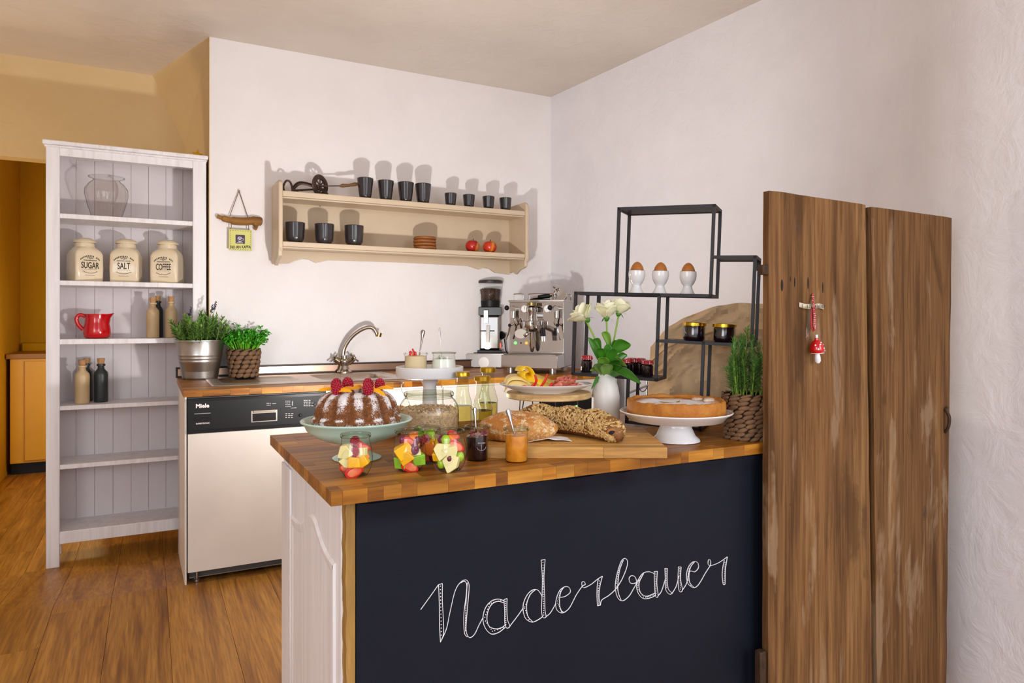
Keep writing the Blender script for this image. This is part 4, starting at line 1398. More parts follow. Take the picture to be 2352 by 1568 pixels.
area = sum(outer[i - 1][0] * outer[i][1] - outer[i][0] * outer[i - 1][1] for i in range(len(outer)))
sg = -1 if area > 0 else 1
rings = [(outer, 0.0), (inset(outer, sg * .006), -.005), (inset(outer, sg * .014), -.005), (inset(outer, sg * .026), -.0015)]
vv, ff = [], []
n = len(outer)
for poly, x in rings:
    vv += [(x - .0002, q[0], q[1]) for q in poly]
for k in range(3):
    for i in range(n):
        j = (i + 1) % n
        ff.append((k * n + i, k * n + j, (k + 1) * n + j, (k + 1) * n + i))
inn = rings[3][0]
for i in range(1, n - 2):
    p0, p1 = inn[i], inn[i + 1]
    b_ = len(vv)
    x_ = rings[3][1] - .0002
    zlo = min(inn[0][1], inn[-1][1])
    vv += [(x_, p0[0], p0[1]), (x_, p1[0], p1[1]), (x_, p1[0], zlo), (x_, p0[0], zlo)]
    ff.append((b_, b_ + 1, b_ + 2, b_ + 3))
mm.add(vv, ff)
mm.build('raised_panel', WHITEW, cn, smooth=30)
y_s = sp_(674, 1200)[0] + .012
MB().box(-.006, .0, y_s + .004, cd - .004, .06, hC - .04).build('frame_stile', WHITEW, cn, bevel=.002)
# raw edge of the board the chalkboard is fixed to
xq0, xq1 = at_Y(795, 1300, CY0).x - CX0, at_Y(816, 1300, CY0).x - CX0
mm = MB()
zs = [k * hC / 40 for k in range(41)]
rr = random.Random(3)
for i in range(40):
    a, b = rr.uniform(-.0015, .0015), rr.uniform(-.0015, .0015)
vv = []
prev = 0
for z in zs:
    j = rr.uniform(-.0016, .0016)
    vv += [(xq0 + j, .0, z), (xq1, .0, z), (xq1, .03, z), (xq0 + j, .03, z)]
ff = [(0, 1, 2, 3)]
for i in range(40):
    for k in range(4):
        a, b = i * 4 + k, i * 4 + (k + 1) % 4
        ff.append((a, b, b + 4, a + 4))
ff.append(tuple(160 + k for k in (3, 2, 1, 0)))
mm.add(vv, ff)
mm.build('edge_post', POSTW, cn, smooth=0)
# chalkboard: tarp-like black sheet, a little slack along its upper edge
zc_ = hC - .001
rr = random.Random(8)
def chk(u, v):
    x = xq1 + .001 + (cw - xq1 - .001) * u
    z = .0 + zc_ * v
    sl = max(0, (v - .955) / .045)
    wv = .5 + .5 * math.sin(u * 21 + 1.3 * math.sin(u * 47))
    return (x, -.003 - sl * (.003 + .010 * wv * (1 if u < .6 else .5)), z - sl * .004 * wv)
mm = MB().grid(chk, 130, 60)
b0 = len(mm.v)
mm.box(xq1 + .001, cw, -.0005, .028, 0, zc_ - .004)
cbd = mm.build('chalkboard', CHALKB, cn, smooth=60)

# the lettering: double-line chalk script with dots
LX, LY, LS = 920.0, 1240.0, 800.0 / 2352.0
def lp(x, y):
    p = at_Y(LX + x * LS, LY + y * LS, CY0 - .0035)
    return (p.x - CX0, -.0042, p.z)
strokes = [
 [(135,468),(195,385),(255,300)],
 [(255,300),(282,292),None,(282,292),(281,400),(287,520),(289,630),(268,687),None,(268,687),(262,560),(260,420),(255,300)],
 [(268,687),(308,600),(332,490),(365,350),(398,290),(435,267),(456,283),(462,325),(451,450),(441,590),(450,640),(470,657),(500,632),(530,570),(557,520)],
 [(405,288),(432,277),(446,305),(441,380),(428,480),(426,570),(432,632),(450,652)],
 [(710,414),(660,397),(610,412),(570,460),(555,530),(570,590),(610,632),(660,622),(705,588)],
 [(700,425),(660,412),(620,427),(592,470),(582,530),(597,580),(640,598),(680,590),(704,572)],
 [(697,402),(718,393),None,(718,393),(717,470),(722,540),(737,580),(716,593),(703,560),(702,480),(697,402)],
 [(735,582),(790,510),(828,455)],
 [(953,378),(932,342),(900,332),(860,360),(830,420),(827,480),(845,530),(887,552),(930,535),(957,515)],
 [(908,334),(875,365),(852,420),(850,470),(860,515),(890,549)],
 [(948,135),(975,130),None,(975,130),(967,250),(972,380),(974,470),(981,516),(960,520),(951,470),(955,350),(956,250),(948,135)],
 [(981,516),(1012,488),(1048,425)],
 [(1075,385),(1110,379),(1145,350),(1135,318),(1105,315),(1070,345),(1048,410),(1050,460),(1070,485),(1100,488),(1140,455),(1185,370),(1225,312),(1246,298),(1238,280),(1223,285),(1226,310),(1240,320),(1285,298),(1330,262),(1362,242)],
 [(1100,318),(1080,350),(1072,400),(1075,450),(1090,480),(1108,486)],
 [(1362,242),(1345,310),(1339,380),(1348,437),None,(1348,437),(1328,442),None,(1328,442),(1324,370),(1327,300),(1335,258)],
 [(1348,437),(1358,403),(1405,372),(1450,330),(1490,270),(1522,195),(1531,145),(1516,123),(1490,140),(1465,210),(1449,290),(1452,350),(1470,395),(1500,408),(1540,378),(1570,330),(1592,285),(1580,246),(1555,240),(1541,260),(1552,289),(1585,288),(1625,255)],
 [(1503,133),(1478,200),(1466,290),(1468,350),(1487,403)],
 [(1714,228),(1680,213),(1640,220),(1607,260),(1592,310),(1605,360),(1640,394),(1690,387),(1722,370)],
 [(1640,224),(1615,270),(1608,310),(1620,355),(1655,378),(1700,364),(1718,354)],
 [(1712,212),(1733,210),None,(1733,210),(1729,290),(1738,374),(1721,378),(1714,300),(1712,212)],
 [(1738,374),(1762,340),(1787,260)],
 [(1783,190),(1800,190),None,(1800,190),(1799,270),(1807,330),(1832,358),(1810,362),(1789,330),(1786,260),(1783,190)],
 [(1832,358),(1860,310),(1878,240)],
 [(1875,180),(1893,180),None,(1893,180),(1889,260),(1902,336),(1881,343),(1872,270),(1875,180)],
 [(1902,336),(1930,290),(1950,212),(1985,213),(2010,185),(2005,152),(1977,145),(1946,175),(1929,232),(1938,290),(1975,320),(2010,300),(2058,220),(2090,168),(2090,135),(2078,134),(2075,160),(2092,172),(2150,150),(2205,112)],
 [(1982,147),(1957,180),(1946,230),(1951,285),(1980,318)],
 [(2205,112),(2192,200),(2190,295),None,(2190,295),(2177,297),(2170,240),(2174,185),(2184,135)],
]
mm = MB()
for st_ in strokes:
    seg = [[]]
    for q in st_:
        if q is None:
            seg.append([])
        else:
            seg[-1].append(q)
    for sg_ in seg:
        if len(sg_) < 2:
            continue
        pts = [lp(q.x, q.y) for q in crom(sg_, 6 if len(sg_) > 2 else 1)]
        mm.tube(pts, .00135, 5, sq=.5)
dots = [[(268,310),(275,640),15],[(449,290),(440,440),22],[(440,440),(437,610),16],[(675,406),(612,424),5],[(600,430),(568,520),6],[(572,545),(620,614),6],[(635,610),(692,590),4],[(708,412),(710,570),12],
 [(872,368),(838,450),6],[(838,460),(866,535),6],[(961,150),(963,350),12],[(963,350),(966,505),11],[(1078,345),(1060,410),6],[(1061,425),(1085,482),6],[(1342,275),(1334,340),5],[(1333,350),(1337,430),7],
 [(1474,190),(1457,290),8],[(1459,310),(1474,375),6],[(1606,270),(1600,320),5],[(1603,335),(1640,383),5],[(1655,386),(1708,370),6],[(1722,222),(1724,360),13],[(1791,200),(1794,320),11],[(1884,190),(1888,330),13],[(1948,190),(1938,245),6],[(1940,260),(1958,305),5],[(2190,150),(2183,285),12]]
for a, b, n_ in dots:
    for k in range(n_):
        q = k / (n_ - 1)
        c = lp(a[0] + (b[0] - a[0]) * q, a[1] + (b[1] - a[1]) * q)
        mm.ball(c, (.0011, .0007, .0011), 6, 4)
mm.build('chalk_lettering', CHALK, cn, smooth=0)['label'] = 'white chalk script reading Naderbauer'

# ================================================================== OLD DOOR LEAF
YD = 1.19
def dp(x, y):
    return at_Y(x, y, YD)
dl = thing('old_door', 'old weathered door of two wide planks standing at the end of the counter', 'door', (dp(1768, 700).x, YD, 0))
ox = dl.location.x
def plank(c0t, c1t, c0b, c1b, z0, z1, jag, seed):
    """front outline from the four corner columns, uneven edges, .022 thick"""
    r = random.Random(seed)
    n = 36
    vv, ff = [], []
    wob = [(mnoise.noise(Vector((k * .35, seed, 0))) * jag, mnoise.noise(Vector((k * .35, seed + 9, 0))) * jag) for k in range(n + 1)]
    nx = 14
    rows = []
    for k in range(n + 1):
        q = k / n
        xa = c0b + (c0t - c0b) * q + wob[k][0]
        xb = c1b + (c1t - c1b) * q + wob[k][1]
        row = []
        for i in range(nx + 1):
            u = i / nx
            zt_ = z0 + (z1 - z0) * u
            z = q * zt_
            x = xa + (xb - xa) * u
            ed = min(u, 1 - u) * (xb - xa)
            y = .004 * math.exp(-ed / .006) + .0016 * mnoise.noise(Vector((x * 30, z * 2.2, seed)))
            if k == n:
                z += .0012 * mnoise.noise(Vector((x * 60, 0, seed)))
            row.append((x, y, z))
        rows.append(row)
    m_ = MB()
    w = nx + 1
    vv = [p_ for row in rows for p_ in row]
    nb = len(vv)
    vv += [(p_[0], .022, p_[2]) for p_ in vv]
    for k in range(n):
        for i in range(nx):
            a = k * w + i
            ff.append((a, a + 1, a + w + 1, a + w))
            ff.append((nb + a, nb + a + w, nb + a + w + 1, nb + a + 1))
        a, b = k * w, (k + 1) * w
        ff.append((a, b, nb + b, nb + a))
        a, b = k * w + nx, (k + 1) * w + nx
        ff.append((a, nb + a, nb + b, b))
    for i in range(nx):
        a = n * w + i
        ff.append((a, a + 1, nb + a + 1, nb + a))
        ff.append((i, nb + i, nb + i + 1, i + 1))
    m_.add(vv, ff)
    return m_.build('plank', OLDW, dl, smooth=30)
zbot_ = 0
def X(x):
    return at_Y(x, 1000, YD).x - ox
def ext(xt, yt, xb, yb):        # x on the floor from two image points on an edge
    a, b = at_Y(xt, yt, YD), at_Y(xb, yb, YD)
    k = (b.x - a.x) / (b.z - a.z)
    return a.x - ox, a.x - ox - k * a.z
l_t, l_b = ext(1769, 440, 1767, 1560)
r_t, r_b = ext(1991, 472, 2006, 1560)
plank(l_t, r_t, l_b, r_b, dp(1762, 436).z, dp(1990, 470).z, .002, 2)
l_t, l_b = ext(2004, 474, 2018, 1560)
r_t, r_b = ext(2190, 500, 2176, 1560)
plank(l_t, r_t, l_b, r_b, dp(2000, 474).z, dp(2190, 500).z, .003, 5)
MB().box(X(1985) , X(2022), .0225, .030, .02, dp(1990, 478).z).build('gap_shade_strip', plain('gap_shade', '#161a18', .9), dl)  # near-black strip added behind the plank gap, stands in for its shade
for zb2 in (.30, 1.18):
    MB().box(.03, r_t - .04, .022, .045, zb2, zb2 + .10).build('batten', OLDW, dl, bevel=.003)
RST = plain('rusty_hinge', '#4a3626', .7, .5, var=.3, vscale=60)
p = at_Y(1744, 620, YD + .02)
MB().box(p.x - ox - .006, p.x - ox + .022, .004, .02, p.z - .012, p.z + .012).build('hinge_stub', RST, dl, bevel=.002)
p = at_Y(1745, 1535, YD + .012)
MB().box(p.x - ox - .010, p.x - ox + .01, .0, .02, p.z - .05, p.z + .045).build('hinge', RST, dl, bevel=.003)
p = dp(2170, 965)
mm = MB()
mm.tube(crom([(p.x - ox, -.001, p.z - .035), (p.x - ox - .006, -.014, p.z - .015), (p.x - ox - .006, -.016, p.z + .012), (p.x - ox - .002, -.004, p.z + .032), (p.x - ox + .012, -.001, p.z + .036)], 6), [.0045] * 24 + [.003], 8)
mm.build('iron_handle', RST, dl)
# dark gouges in the left plank
mm = MB()
for (xx, yy, w_, h_) in ((1796, 655, 7, 14), (1825, 648, 4, 12), (1856, 650, 4, 14), (1890, 660, 3, 13), (1815, 640, 2, 7)):
    q = dp(xx, yy)
    mm.ball((q.x - ox, .0002, q.z), (px(w_, q) * .55, .0018, px(h_, q)), 10, 8)
mm.build('worn_holes', plain('dark_hole', '#241a12', .9), dl, smooth=180)
# knots
KN = plain('knot', '#4a3322', .8, var=.35, vscale=50)
for (xx, yy, w_, h_) in ((1831, 524, 13, 17), (1815, 1158, 15, 19), (2124, 1178, 7, 16)):
    q = dp(xx, yy)
    k_ = MB()
    for j in range(3):
        f_ = 1 - j * .3
        k_.tube([(q.x - ox + px(w_, q) * f_ * math.cos(w), .0012, q.z + px(h_, q) * f_ * math.sin(w)) for w in [i * PI / 10 for i in range(20)]], .0012, 6, closed=True)
    k_.ball((q.x - ox, .0016, q.z), (px(w_, q) * .4, .002, px(h_, q) * .4), 10, 8)
    k_.build('knot', KN, dl, smooth=180)

# holder band with glass tube, and mushroom ornament
q = dp(1862, 703)
s = px(1, q)
hb = thing('test_tube_holder', 'glass tube held to the old door by a strip of numbered tape', 'vase', (q.x, YD - .001, q.z))
W = lambda x, y, d=0: ((x - 1862) * s, -d * s, (703 - y) * s)
path = [W(1822, 700, 1), W(1835, 703, 3), W(1845, 704, 9), W(1862, 705, 5), W(1880, 702, 4), W(1895, 704, 5), W(1903, 706, 1)]
cp_ = crom(path, 5)
mm = MB()
vv, ff = [], []
for p_ in cp_:
    vv += [(p_.x, p_.y, p_.z - 5.4 * s), (p_.x, p_.y, p_.z + 5.4 * s)]
for i in range(len(cp_) - 1):
    ff.append((2 * i, 2 * i + 2, 2 * i + 3, 2 * i + 1))
mm.add(vv, ff)
mm.build('tape', plain('cream_tape', '#ddd0b4', .7), hb, solid=.0008)
for i, ch in enumerate('5678'):
    text_mb(ch, 11 * s, .9, .0002).build('digit', INK, hb, smooth=0, loc=W(1828 + i * 7.5 + (2 if i else 0), 703.5 + i * .4, 10.5 if i else 5))
for i, ch in enumerate('456789'):
    text_mb(ch, 11 * s, .9, .0002).build('digit', INK, hb, smooth=0, loc=W(1868 + i * 5.9, 703.5, 7.5), rot=(0, 0, 0))
tb = MB().lathe([(0, -44), (3, -43), (5, -38), (5.4, -30), (5.4, 46), (6, 47)], 20, M=T3(W(1840, 742, 8), (0, math.radians(4), 0), (s, s, s))).build('glass_tube', GLASS, hb, smooth=180)

q2 = dp(1860, 790)
mo = thing('mushroom_ornament', 'red toadstool ornament hanging from a dotted ribbon on the old door', 'ornament', (q2.x, YD - .002, q2.z))
W2 = lambda x, y, d=0: ((x - 1860) * s, -d * s, (790 - y) * s)
m_, nt, bs, N, L = base_mat('red_dotted_ribbon')
vc = coords(nt, 'Object', (1, 1, 1))
vo = N.new('ShaderNodeTexVoronoi')
vo.inputs['Scale'].default_value = 210
vo.inputs['Randomness'].default_value = 0.15
L.new(vc, vo.inputs['Vector'])
L.new(ramp(nt, vo.outputs['Distance'], [(.27, '#f3e6e0'), (.33, '#a80d1a')]), bs.inputs['Base Color'])
DOT = m_
def ribbon(pts, w):
    P = crom(pts, 5)
    vv, ff = [], []
    for i, p_ in enumerate(P):
        t_ = (P[min(i + 1, len(P) - 1)] - P[max(i - 1, 0)]).normalized()
        n_ = Vector((t_.z, 0, -t_.x))
        vv += [tuple(p_ - n_ * w / 2), tuple(p_ + n_ * w / 2)]
    for i in range(len(P) - 1):
        ff.append((2 * i, 2 * i + 2, 2 * i + 3, 2 * i + 1))
    return MB().add(vv, ff)
ribbon([W2(1867, 675, 2), W2(1862, 686, 5), W2(1856, 702, 13), W2(1857, 725, 13), W2(1860, 758, 13)], 7.5 * s).build('ribbon', DOT, mo, solid=.0006)
ribbon([W2(1855, 706, 9), W2(1852, 735, 10), W2(1853, 750, 10), W2(1858, 760, 11)], 8 * s).build('ribbon_back', plain('plain_red_ribbon', '#a50f1c', .6), mo, solid=.0006)
M_ = T3(W2(1865, 802, 14), (0, math.radians(-5), 0), (s, s, s))
MB().lathe([(0, 27), (3.6, 27), (3.6, 34), (0, 34)], 16, M=M_).build('ornament_cap', plain('silver_cap', '#e6e2de', .3, .6), mo)
MB().lathe([(4, 27), (4.6, 22), (9, 19), (14, 11), (15.8, 2), (15.6, -4), (14, -7), (0, -7)], 36, M=M_).build('toadstool_cap', RED, mo)
MB().lathe([(0, -7), (14.6, -7), (14.6, -8.2), (0, -8.2)], 36, M=M_).build('cap_underside', PORC, mo)
MB().lathe([(0, -32), (4, -31), (6.6, -26), (6.4, -18), (5, -8), (0, -8)], 24, M=M_).build('toadstool_stem', PORC, mo)
rr = random.Random(2)
for (w, z, R) in ((-1.9, 12, 13.2), (-1.3, 3, 15.9), (-.7, 10, 14), (-2.3, 2, 15.9), (-1.5, 16, 10.8), (-.4, 0, 15.9), (-2.7, 11, 13.6), (-1.0, -3, 15.8)):
    MB().ball((0, 0, 0), (2.2, 1.0, 2.2), 10, 6, M=M_ @ T3((R * math.cos(w), R * math.sin(w), z), (0, 0, w + PI / 2))).build('white_dot', PORC, mo, smooth=180)

# ================================================================== IRON SHELF
U = Vector((.6, -.8, 0))
Wv = Vector((.8, .6, 0))
P0 = at_z(1424, 975, TOP + .001)
P0 = at_d(1424, 975, 1.99)
AL = .042
uR, uF = U.x * CS - U.y * SN, U.x * SN + U.y * CS
pxc, pd = P0.x * CS - P0.y * SN, dep(P0)
def strt(x, y):     # pixel -> (u, v) in the shelf's own upright plane
    dx, dy = x - 1424, y - 975
    xx, yy = 1424 + dx + AL * dy, 975 + dy - AL * dx
    k = (xx - CX) / FPX
    u = (k * pd - pxc) / (uR - uF * k)
    v = (975 - yy) * (pd + uF * u) / FPX
    return u, v
SHZ0 = TOP
ish = thing('iron_shelf', 'angular black iron shelf of stacked boxes standing on the counter', 'shelf', (P0.x, P0.y, SHZ0))
rotm = Matrix((U, Wv, Vector((0, 0, 1)))).transposed()
Rt = rotm @ Matrix.Rotation(AL * .9, 3, 'Y')
ish.rotation_euler = Rt.to_euler()
uA0, uA1 = strt(1422, 476)[0], strt(1645, 472)[0]
vA0, vA1 = strt(1530, 680)[1], strt(1530, 474)[1]
uB0, uB1 = strt(1318, 770)[0], strt(1514, 790)[0]
vB0 = strt(1400, 874)[1]
uC1 = strt(1738, 600)[0]
vC1 = strt(1690, 577)[1]
vC0 = strt(1610, 785)[1]
uD0, uD1 = strt(1438, 930)[0], strt(1615, 900)[0]
DEP = .108
bt = .0085
ish.location.z = TOP + math.sin(AL * .9) * (uD1 + .01) + .0008
def bar(u0, u1, v0, v1, w=None):
    return (u0, u1, v0, v1)
def frame_set(name, u0, u1, v0, v1, back=True, sides='LRTB'):
    m_ = MB()
    for w0 in ((0, DEP) if back else (0,)):
        if 'L' in sides:
            m_.box(u0, u0 + bt, w0 - bt / 2, w0 + bt / 2, v0, v1)
        if 'R' in sides:
            m_.box(u1 - bt, u1, w0 - bt / 2, w0 + bt / 2, v0, v1)
        if 'T' in sides:
            m_.box(u0, u1, w0 - bt / 2, w0 + bt / 2, v1 - bt, v1)
        if 'B' in sides:
            m_.box(u0, u1, w0 - bt / 2, w0 + bt / 2, v0, v0 + bt)
    for (uu, vv_, sd_) in ((u0, v0, 'LB'), (u1 - bt, v0, 'RB'), (u0, v1 - bt, 'LT'), (u1 - bt, v1 - bt, 'RT')):
        if not (sd_[0] in sides and sd_[1] in sides) and not (sides == 'RB' and uu == u1 - bt):
            continue
        m_.box(uu, uu + bt, 0, DEP, vv_, vv_ + bt)
    return m_.build(name, IRON, ish, smooth=0)
frame_set('box_frame', uA0, uA1, vA0, vA1)
frame_set('box_frame', uB0, uB1, vB0, vA0 + bt)
frame_set('box_frame', uB1 - bt, uC1, vC0, vC1, sides='RB')
m_ = MB()
for w0 in (0, DEP):
    m_.box(uA1 - .001, uC1, w0 - bt / 2, w0 + bt / 2, vC1 - bt, vC1)
m_.build('top_bar', IRON, ish, smooth=0)
frame_set('leg_frame', uD0, uD1, .0, vC0 + bt, sides='RB')
m_ = MB()
for w0 in (0, DEP):
    m_.box(uD0, uD0 + bt, w0 - bt / 2, w0 + bt / 2, 0, vB0)
m_.build('leg', IRON, ish, smooth=0)
for (u0, u1, v) in ((uA0, uA1, vA0 + bt), (uB0, uB1, vB0 + bt), (uB1, uC1, vC0 + bt), (uA0, uA1, vA1 - .004), (uA1, uC1, vC1 - .003)):
    MB().box(u0 + .001, u1 - .001, bt / 2, DEP - bt / 2, v - .003, v - .0004).build('shelf_plate', IRON, ish, smooth=0)
for (u, v) in ((uB0 + .04, vA0 - .012), (uC1 - .012, vC1 - .014)):
    MB().box(u - .006, u + .006, DEP - .001, DEP + .001, v - .02, v + .014).build('hanging_lug', IRON, ish, smooth=0)
ISH_M = Matrix.Translation(ish.location) @ Rt.to_4x4()
def on_iron(u, w, v):
    return ISH_M @ Vector((u, w, v))
def ipx(x, y, w):       # u for a pixel with the given depth into the shelf
    best = None
    for k in range(-200, 601):
        u = k * .001
        p_ = on_iron(u, w, strt(x, y)[1])
        xx = CX + FPX * (p_.x * CS - p_.y * SN) / dep(p_)
        if best is None or abs(xx - x) < best[0]:
            best = (abs(xx - x), u)
    return best[1]
AX = Rt.to_euler()
# egg cups
pos = ['leftmost in', 'middle one in', 'rightmost in']
EGG = plain('brown_egg', '#b9722e', .45, var=.1, vscale=25, sss=.05)
for i, xx in enumerate((1462, 1516, 1579)):
    o = on_iron(ipx(xx, 660, .05), .05, vA0 + bt)
    s = px(1, o)
    t = thing('egg_cup', 'white porcelain egg cup, %s the top box of the iron shelf' % pos[i], 'egg cup', o, group='egg cups on the iron shelf', rot=AX)
    t.rotation_euler = AX
    MB().lathe([(0, .4), (17, .4), (17, 1.5), (13, 8), (10.5, 15), (10, 20), (14, 25), (18, 34), (19.3, 44), (18.4, 52), (16.8, 52), (17.5, 44), (16, 34), (10, 27), (0, 26)], 40, M=Matrix.Scale(s, 4)).build('bowl', PORC, t, smooth=60)
    MB().tube([(17.6 * s * math.cos(k * PI / 16), 17.6 * s * math.sin(k * PI / 16), 52 * s) for k in range(32)], .7 * s, 5, closed=True).build('rim_line', plain('grey_rim', '#6b625c', .5) if 'grey_rim' not in bpy.data.materials else bpy.data.materials['grey_rim'], t)
    e = MB().ball((0, 0, 0), (15.6 * s, 15.6 * s, 22 * s), 28, 18, fn=lambda w: Vector((w.x * (1 - .12 * w.z), w.y * (1 - .12 * w.z), w.z))).build('egg', EGG, smooth=180, loc=ISH_M @ (Vector(ISH_M.inverted() @ o) + Vector((0, 0, 50.5 * s))), rot=AX)
    tag(e, 'brown egg in the egg cup %s the iron shelf' % pos[i], 'egg', 'eggs in the egg cups')

# jam jars with gold lids
for i, xx in enumerate((1594, 1663)):
    o = on_iron(ipx(xx, 775, .05), .05, vC0 + bt)
    s = px(1, o)
    t = thing('preserve_jar', 'wide dark jam jar with gold lid, %s' % ('left one on the iron shelf' if i == 0 else 'right one next to the old door'), 'jar', o, group='gold-lidded jam jars', rot=AX)
    MB().lathe([(0, .5), (20, .5), (23, 4), (24, 10), (24, 30), (22.5, 33), (23, 34), (0, 34)], 40, M=Matrix.Scale(s, 4)).build('jam', JAMD, t)
    MB().lathe([(0, 0), (20.6, 0), (24, 3), (25, 9), (25, 31), (23.5, 35), (24, 38)], 40, M=Matrix.Scale(s, 4)).build('glass', GLASS, t, smooth=180)
    MB().lathe([(0, 42.6), (24, 42.6), (26.5, 41), (26.7, 34), (25.5, 34), (25.5, 40), (0, 40)], 40, M=Matrix.Scale(s, 4)).build('lid', GOLD, t)

# small jars with dotted lids
spots = [(1347, .05, 'alone at the left'), (1436, .03, 'first of the close row, behind rose leaves'), (1452, .075, 'second of the close row'), (1470, .085, 'third of the close row'), (1487, .04, 'right end of the close row')]
for i, (xx, w_, lab) in enumerate(spots):
    u = ipx(xx, 855, w_)
    if i == 1:
        u -= .002
    o = on_iron(u, w_, vB0 + bt)
    s = px(1, o)
    t = thing('honey_jar', 'small dark jar with red dotted lid, %s of the iron shelf' % lab if i == 0 else 'small dark jar with red dotted lid, %s' % lab, 'jar', o, group='small jars with red dotted lids', rot=AX)
    MB().lathe([(0, .5), (12.5, .5), (13.6, 3), (13.6, 24), (11, 28), (11, 32), (0, 32)], 12, M=Matrix.Scale(s, 4)).build('glass_body', plain('dark_honey', '#1c0d10', .08, coat=.6) if 'dark_honey' not in bpy.data.materials else bpy.data.materials['dark_honey'], t, smooth=30)
    def ruf(r, z, a):
        return (r * s * (1 + (.05 * math.cos(14 * a) if z < 33 else 0)), z * s)
    MB().lathe([(13.4, 28.5), (13.2, 31), (12.6, 36), (11.5, 37.5), (0, 38)], 56, rmod=ruf).build('lid', DOT, t, smooth=60)

# kraft paper sack leaning behind the iron shelf
KR = plain('kraft_paper', '#e3c297', .75, var=.06, vscale=6, bmp=.15, bscale=40)
q = at_d(1640, 905, 2.16)
q.z = TOP
s = px(1, q)
ps = thing('paper_sack', 'large crumpled brown paper sack behind the iron shelf', 'paper bag', q, FACE - math.radians(12))
def sack(u, v, front):
    # u along the width, v up
    tl = [(0, .62), (.12, .80), (.22, .87), (.35, .935), (.46, .98), (.55, 1.0), (.75, 1.0), (1, .98)]
    for a, b in zip(tl, tl[1:]):
        if a[0] <= u <= b[0]:
            top = a[1] + (b[1] - a[1]) * (u - a[0]) / (b[0] - a[0])
    top += .012 * mnoise.noise(Vector((u * 9, 4.2, 0)))
    x = (-150 + 330 * u + 4 * v + 5 * (v - .4) * (1 if u < .3 else 0)) * s
    z = v * top * 262 * s
    ed = min(u, 1 - u)
    th = (.055 * (1 - (2 * u - 1) ** 4)) * (1 - .75 * v)
    cr = .014 * mnoise.noise(Vector((u * 4, v * 4, 3 + front))) + .020 * abs(mnoise.noise(Vector((u * 7 + v * 5, v * 6 - u * 3, 8 + front)))) + .010 * abs(mnoise.noise(Vector((u * 16 - v * 9, v * 13, 5 + front))))
    cr *= min(1, ed * 10)
    cr += .007 * math.exp(-((v - .78) / .018) ** 2)
    y = -th - cr if front else th + cr * .3
    return (x, y, z)
mm = MB()
mm.grid(lambda u, v: sack(u, v, 1), 60, 50)
mm.grid(lambda u, v: sack(1 - u, v, 0), 60, 50)
mm.build('paper', KR, ps, smooth=25)

# white rail with wire behind the cheesecake
q = at_d(1466, 893, 2.12)
dr_ = thing('wire_rack', 'white rail with thin wire rods between vase and iron shelf legs', 'rack', (q.x, q.y, TOP))
s = px(1, q)
rz_ = FACE
dr_.rotation_euler = (0, 0, rz_)
zz_ = q.z - TOP
MB().tube([(-24 * s, 0, zz_ - 10 * s), (24 * s, .01, zz_ + 8 * s)], 2.6 * s, 8).build('rail', WHITEP, dr_)
MB().tube([(22 * s, .01, .0), (22 * s, .01, zz_ + 18 * s)], 1.4 * s, 8).build('upright', STEEL, dr_)
MB().tube([(-24 * s, 0, .0), (-24 * s, 0, zz_ - 6 * s)], 1.4 * s, 8).build('upright', STEEL, dr_)
MB().tube(crom([(0, -.004, zz_ + 14 * s), (2 * s, -.004, zz_ + 2 * s), (8 * s, -.004, zz_ - 6 * s), (16 * s, -.004, zz_ - 2 * s), (22 * s, .006, zz_ + 6 * s)], 5), 1.0 * s, 6).build('cord', DARKG, dr_)
# ================================================================== FOOD AND TABLEWARE ON THE COUNTER
def jit(seed):
    return random.Random(seed)

# ---- mint cake stand + bundt cake
o = at_z(820, 1052, TOP)
o.z = TOP
s = px(1, o)
d_ = dep(o)
Zs = lambda y: (EYE - (y - HY) * d_ / FPX - TOP) / s      # px of height above the counter top
t = thing('cake_stand', 'mint green footed bowl under the chocolate ring cake', 'cake stand', o)
zr, zb_ = Zs(963), Zs(1012)
MB().lathe([(0, 1), (52, .2), (55, 1), (55.5, 3), (50, 6), (34, 12), (24, 20), (20, zb_ - 8), (24, zb_ - 2), (60, zb_ + 1), (92, zb_ + 13), (112, zb_ + 29), (119, zr - 5), (124.5, zr - 3), (126, zr), (124, zr + 2), (118, zr), (113, zb_ + 38), (106, zb_ + 34), (60, zb_ + 31), (0, zb_ + 30)], 72, M=Matrix.Scale(s, 4)).build('bowl', MINT, t, smooth=60)
zp = zb_ + 33
m_, nt, bs, N, L = base_mat('dusted_chocolate_cake')
vc = coords(nt, 'Object')
geo = N.new('ShaderNodeNewGeometry')
sx_ = N.new('ShaderNodeSeparateXYZ')
L.new(geo.outputs['Normal'], sx_.inputs[0])
at_ = N.new('ShaderNodeAttribute'); at_.attribute_name = 'sugar'
f = nz(nt, vc, 55, 4, .6)
f3 = nz(nt, vc, 520, 2, .9)
f2 = nz(nt, vc, 160, 4, .7)
a1 = N.new('ShaderNodeMath'); a1.operation = 'MULTIPLY_ADD'
L.new(at_.outputs['Fac'], a1.inputs[0]); a1.inputs[1].default_value = .42; L.new(f3, a1.inputs[2])
a2 = N.new('ShaderNodeMath'); a2.operation = 'MULTIPLY_ADD'
L.new(f, a2.inputs[0]); a2.inputs[1].default_value = .75; L.new(a1.outputs[0], a2.inputs[2])
a3_ = N.new('ShaderNodeMath'); a3_.operation = 'MULTIPLY'; L.new(a2.outputs[0], a3_.inputs[0]); a3_.inputs[1].default_value = .6
dust = ramp(nt, a3_.outputs[0], [(.625, (0, 0, 0, 1)), (.70, (1, 1, 1, 1))])
cake = ramp(nt, f2, [(.3, '#542c12'), (.5, '#7a4519'), (.75, '#97602a')])
L.new(mixc(nt, dust, cake, '#e9e2e0'), bs.inputs['Base Color'])
bs.inputs['Roughness'].default_value = .8
bump(nt, bs, f2, .6, .004)
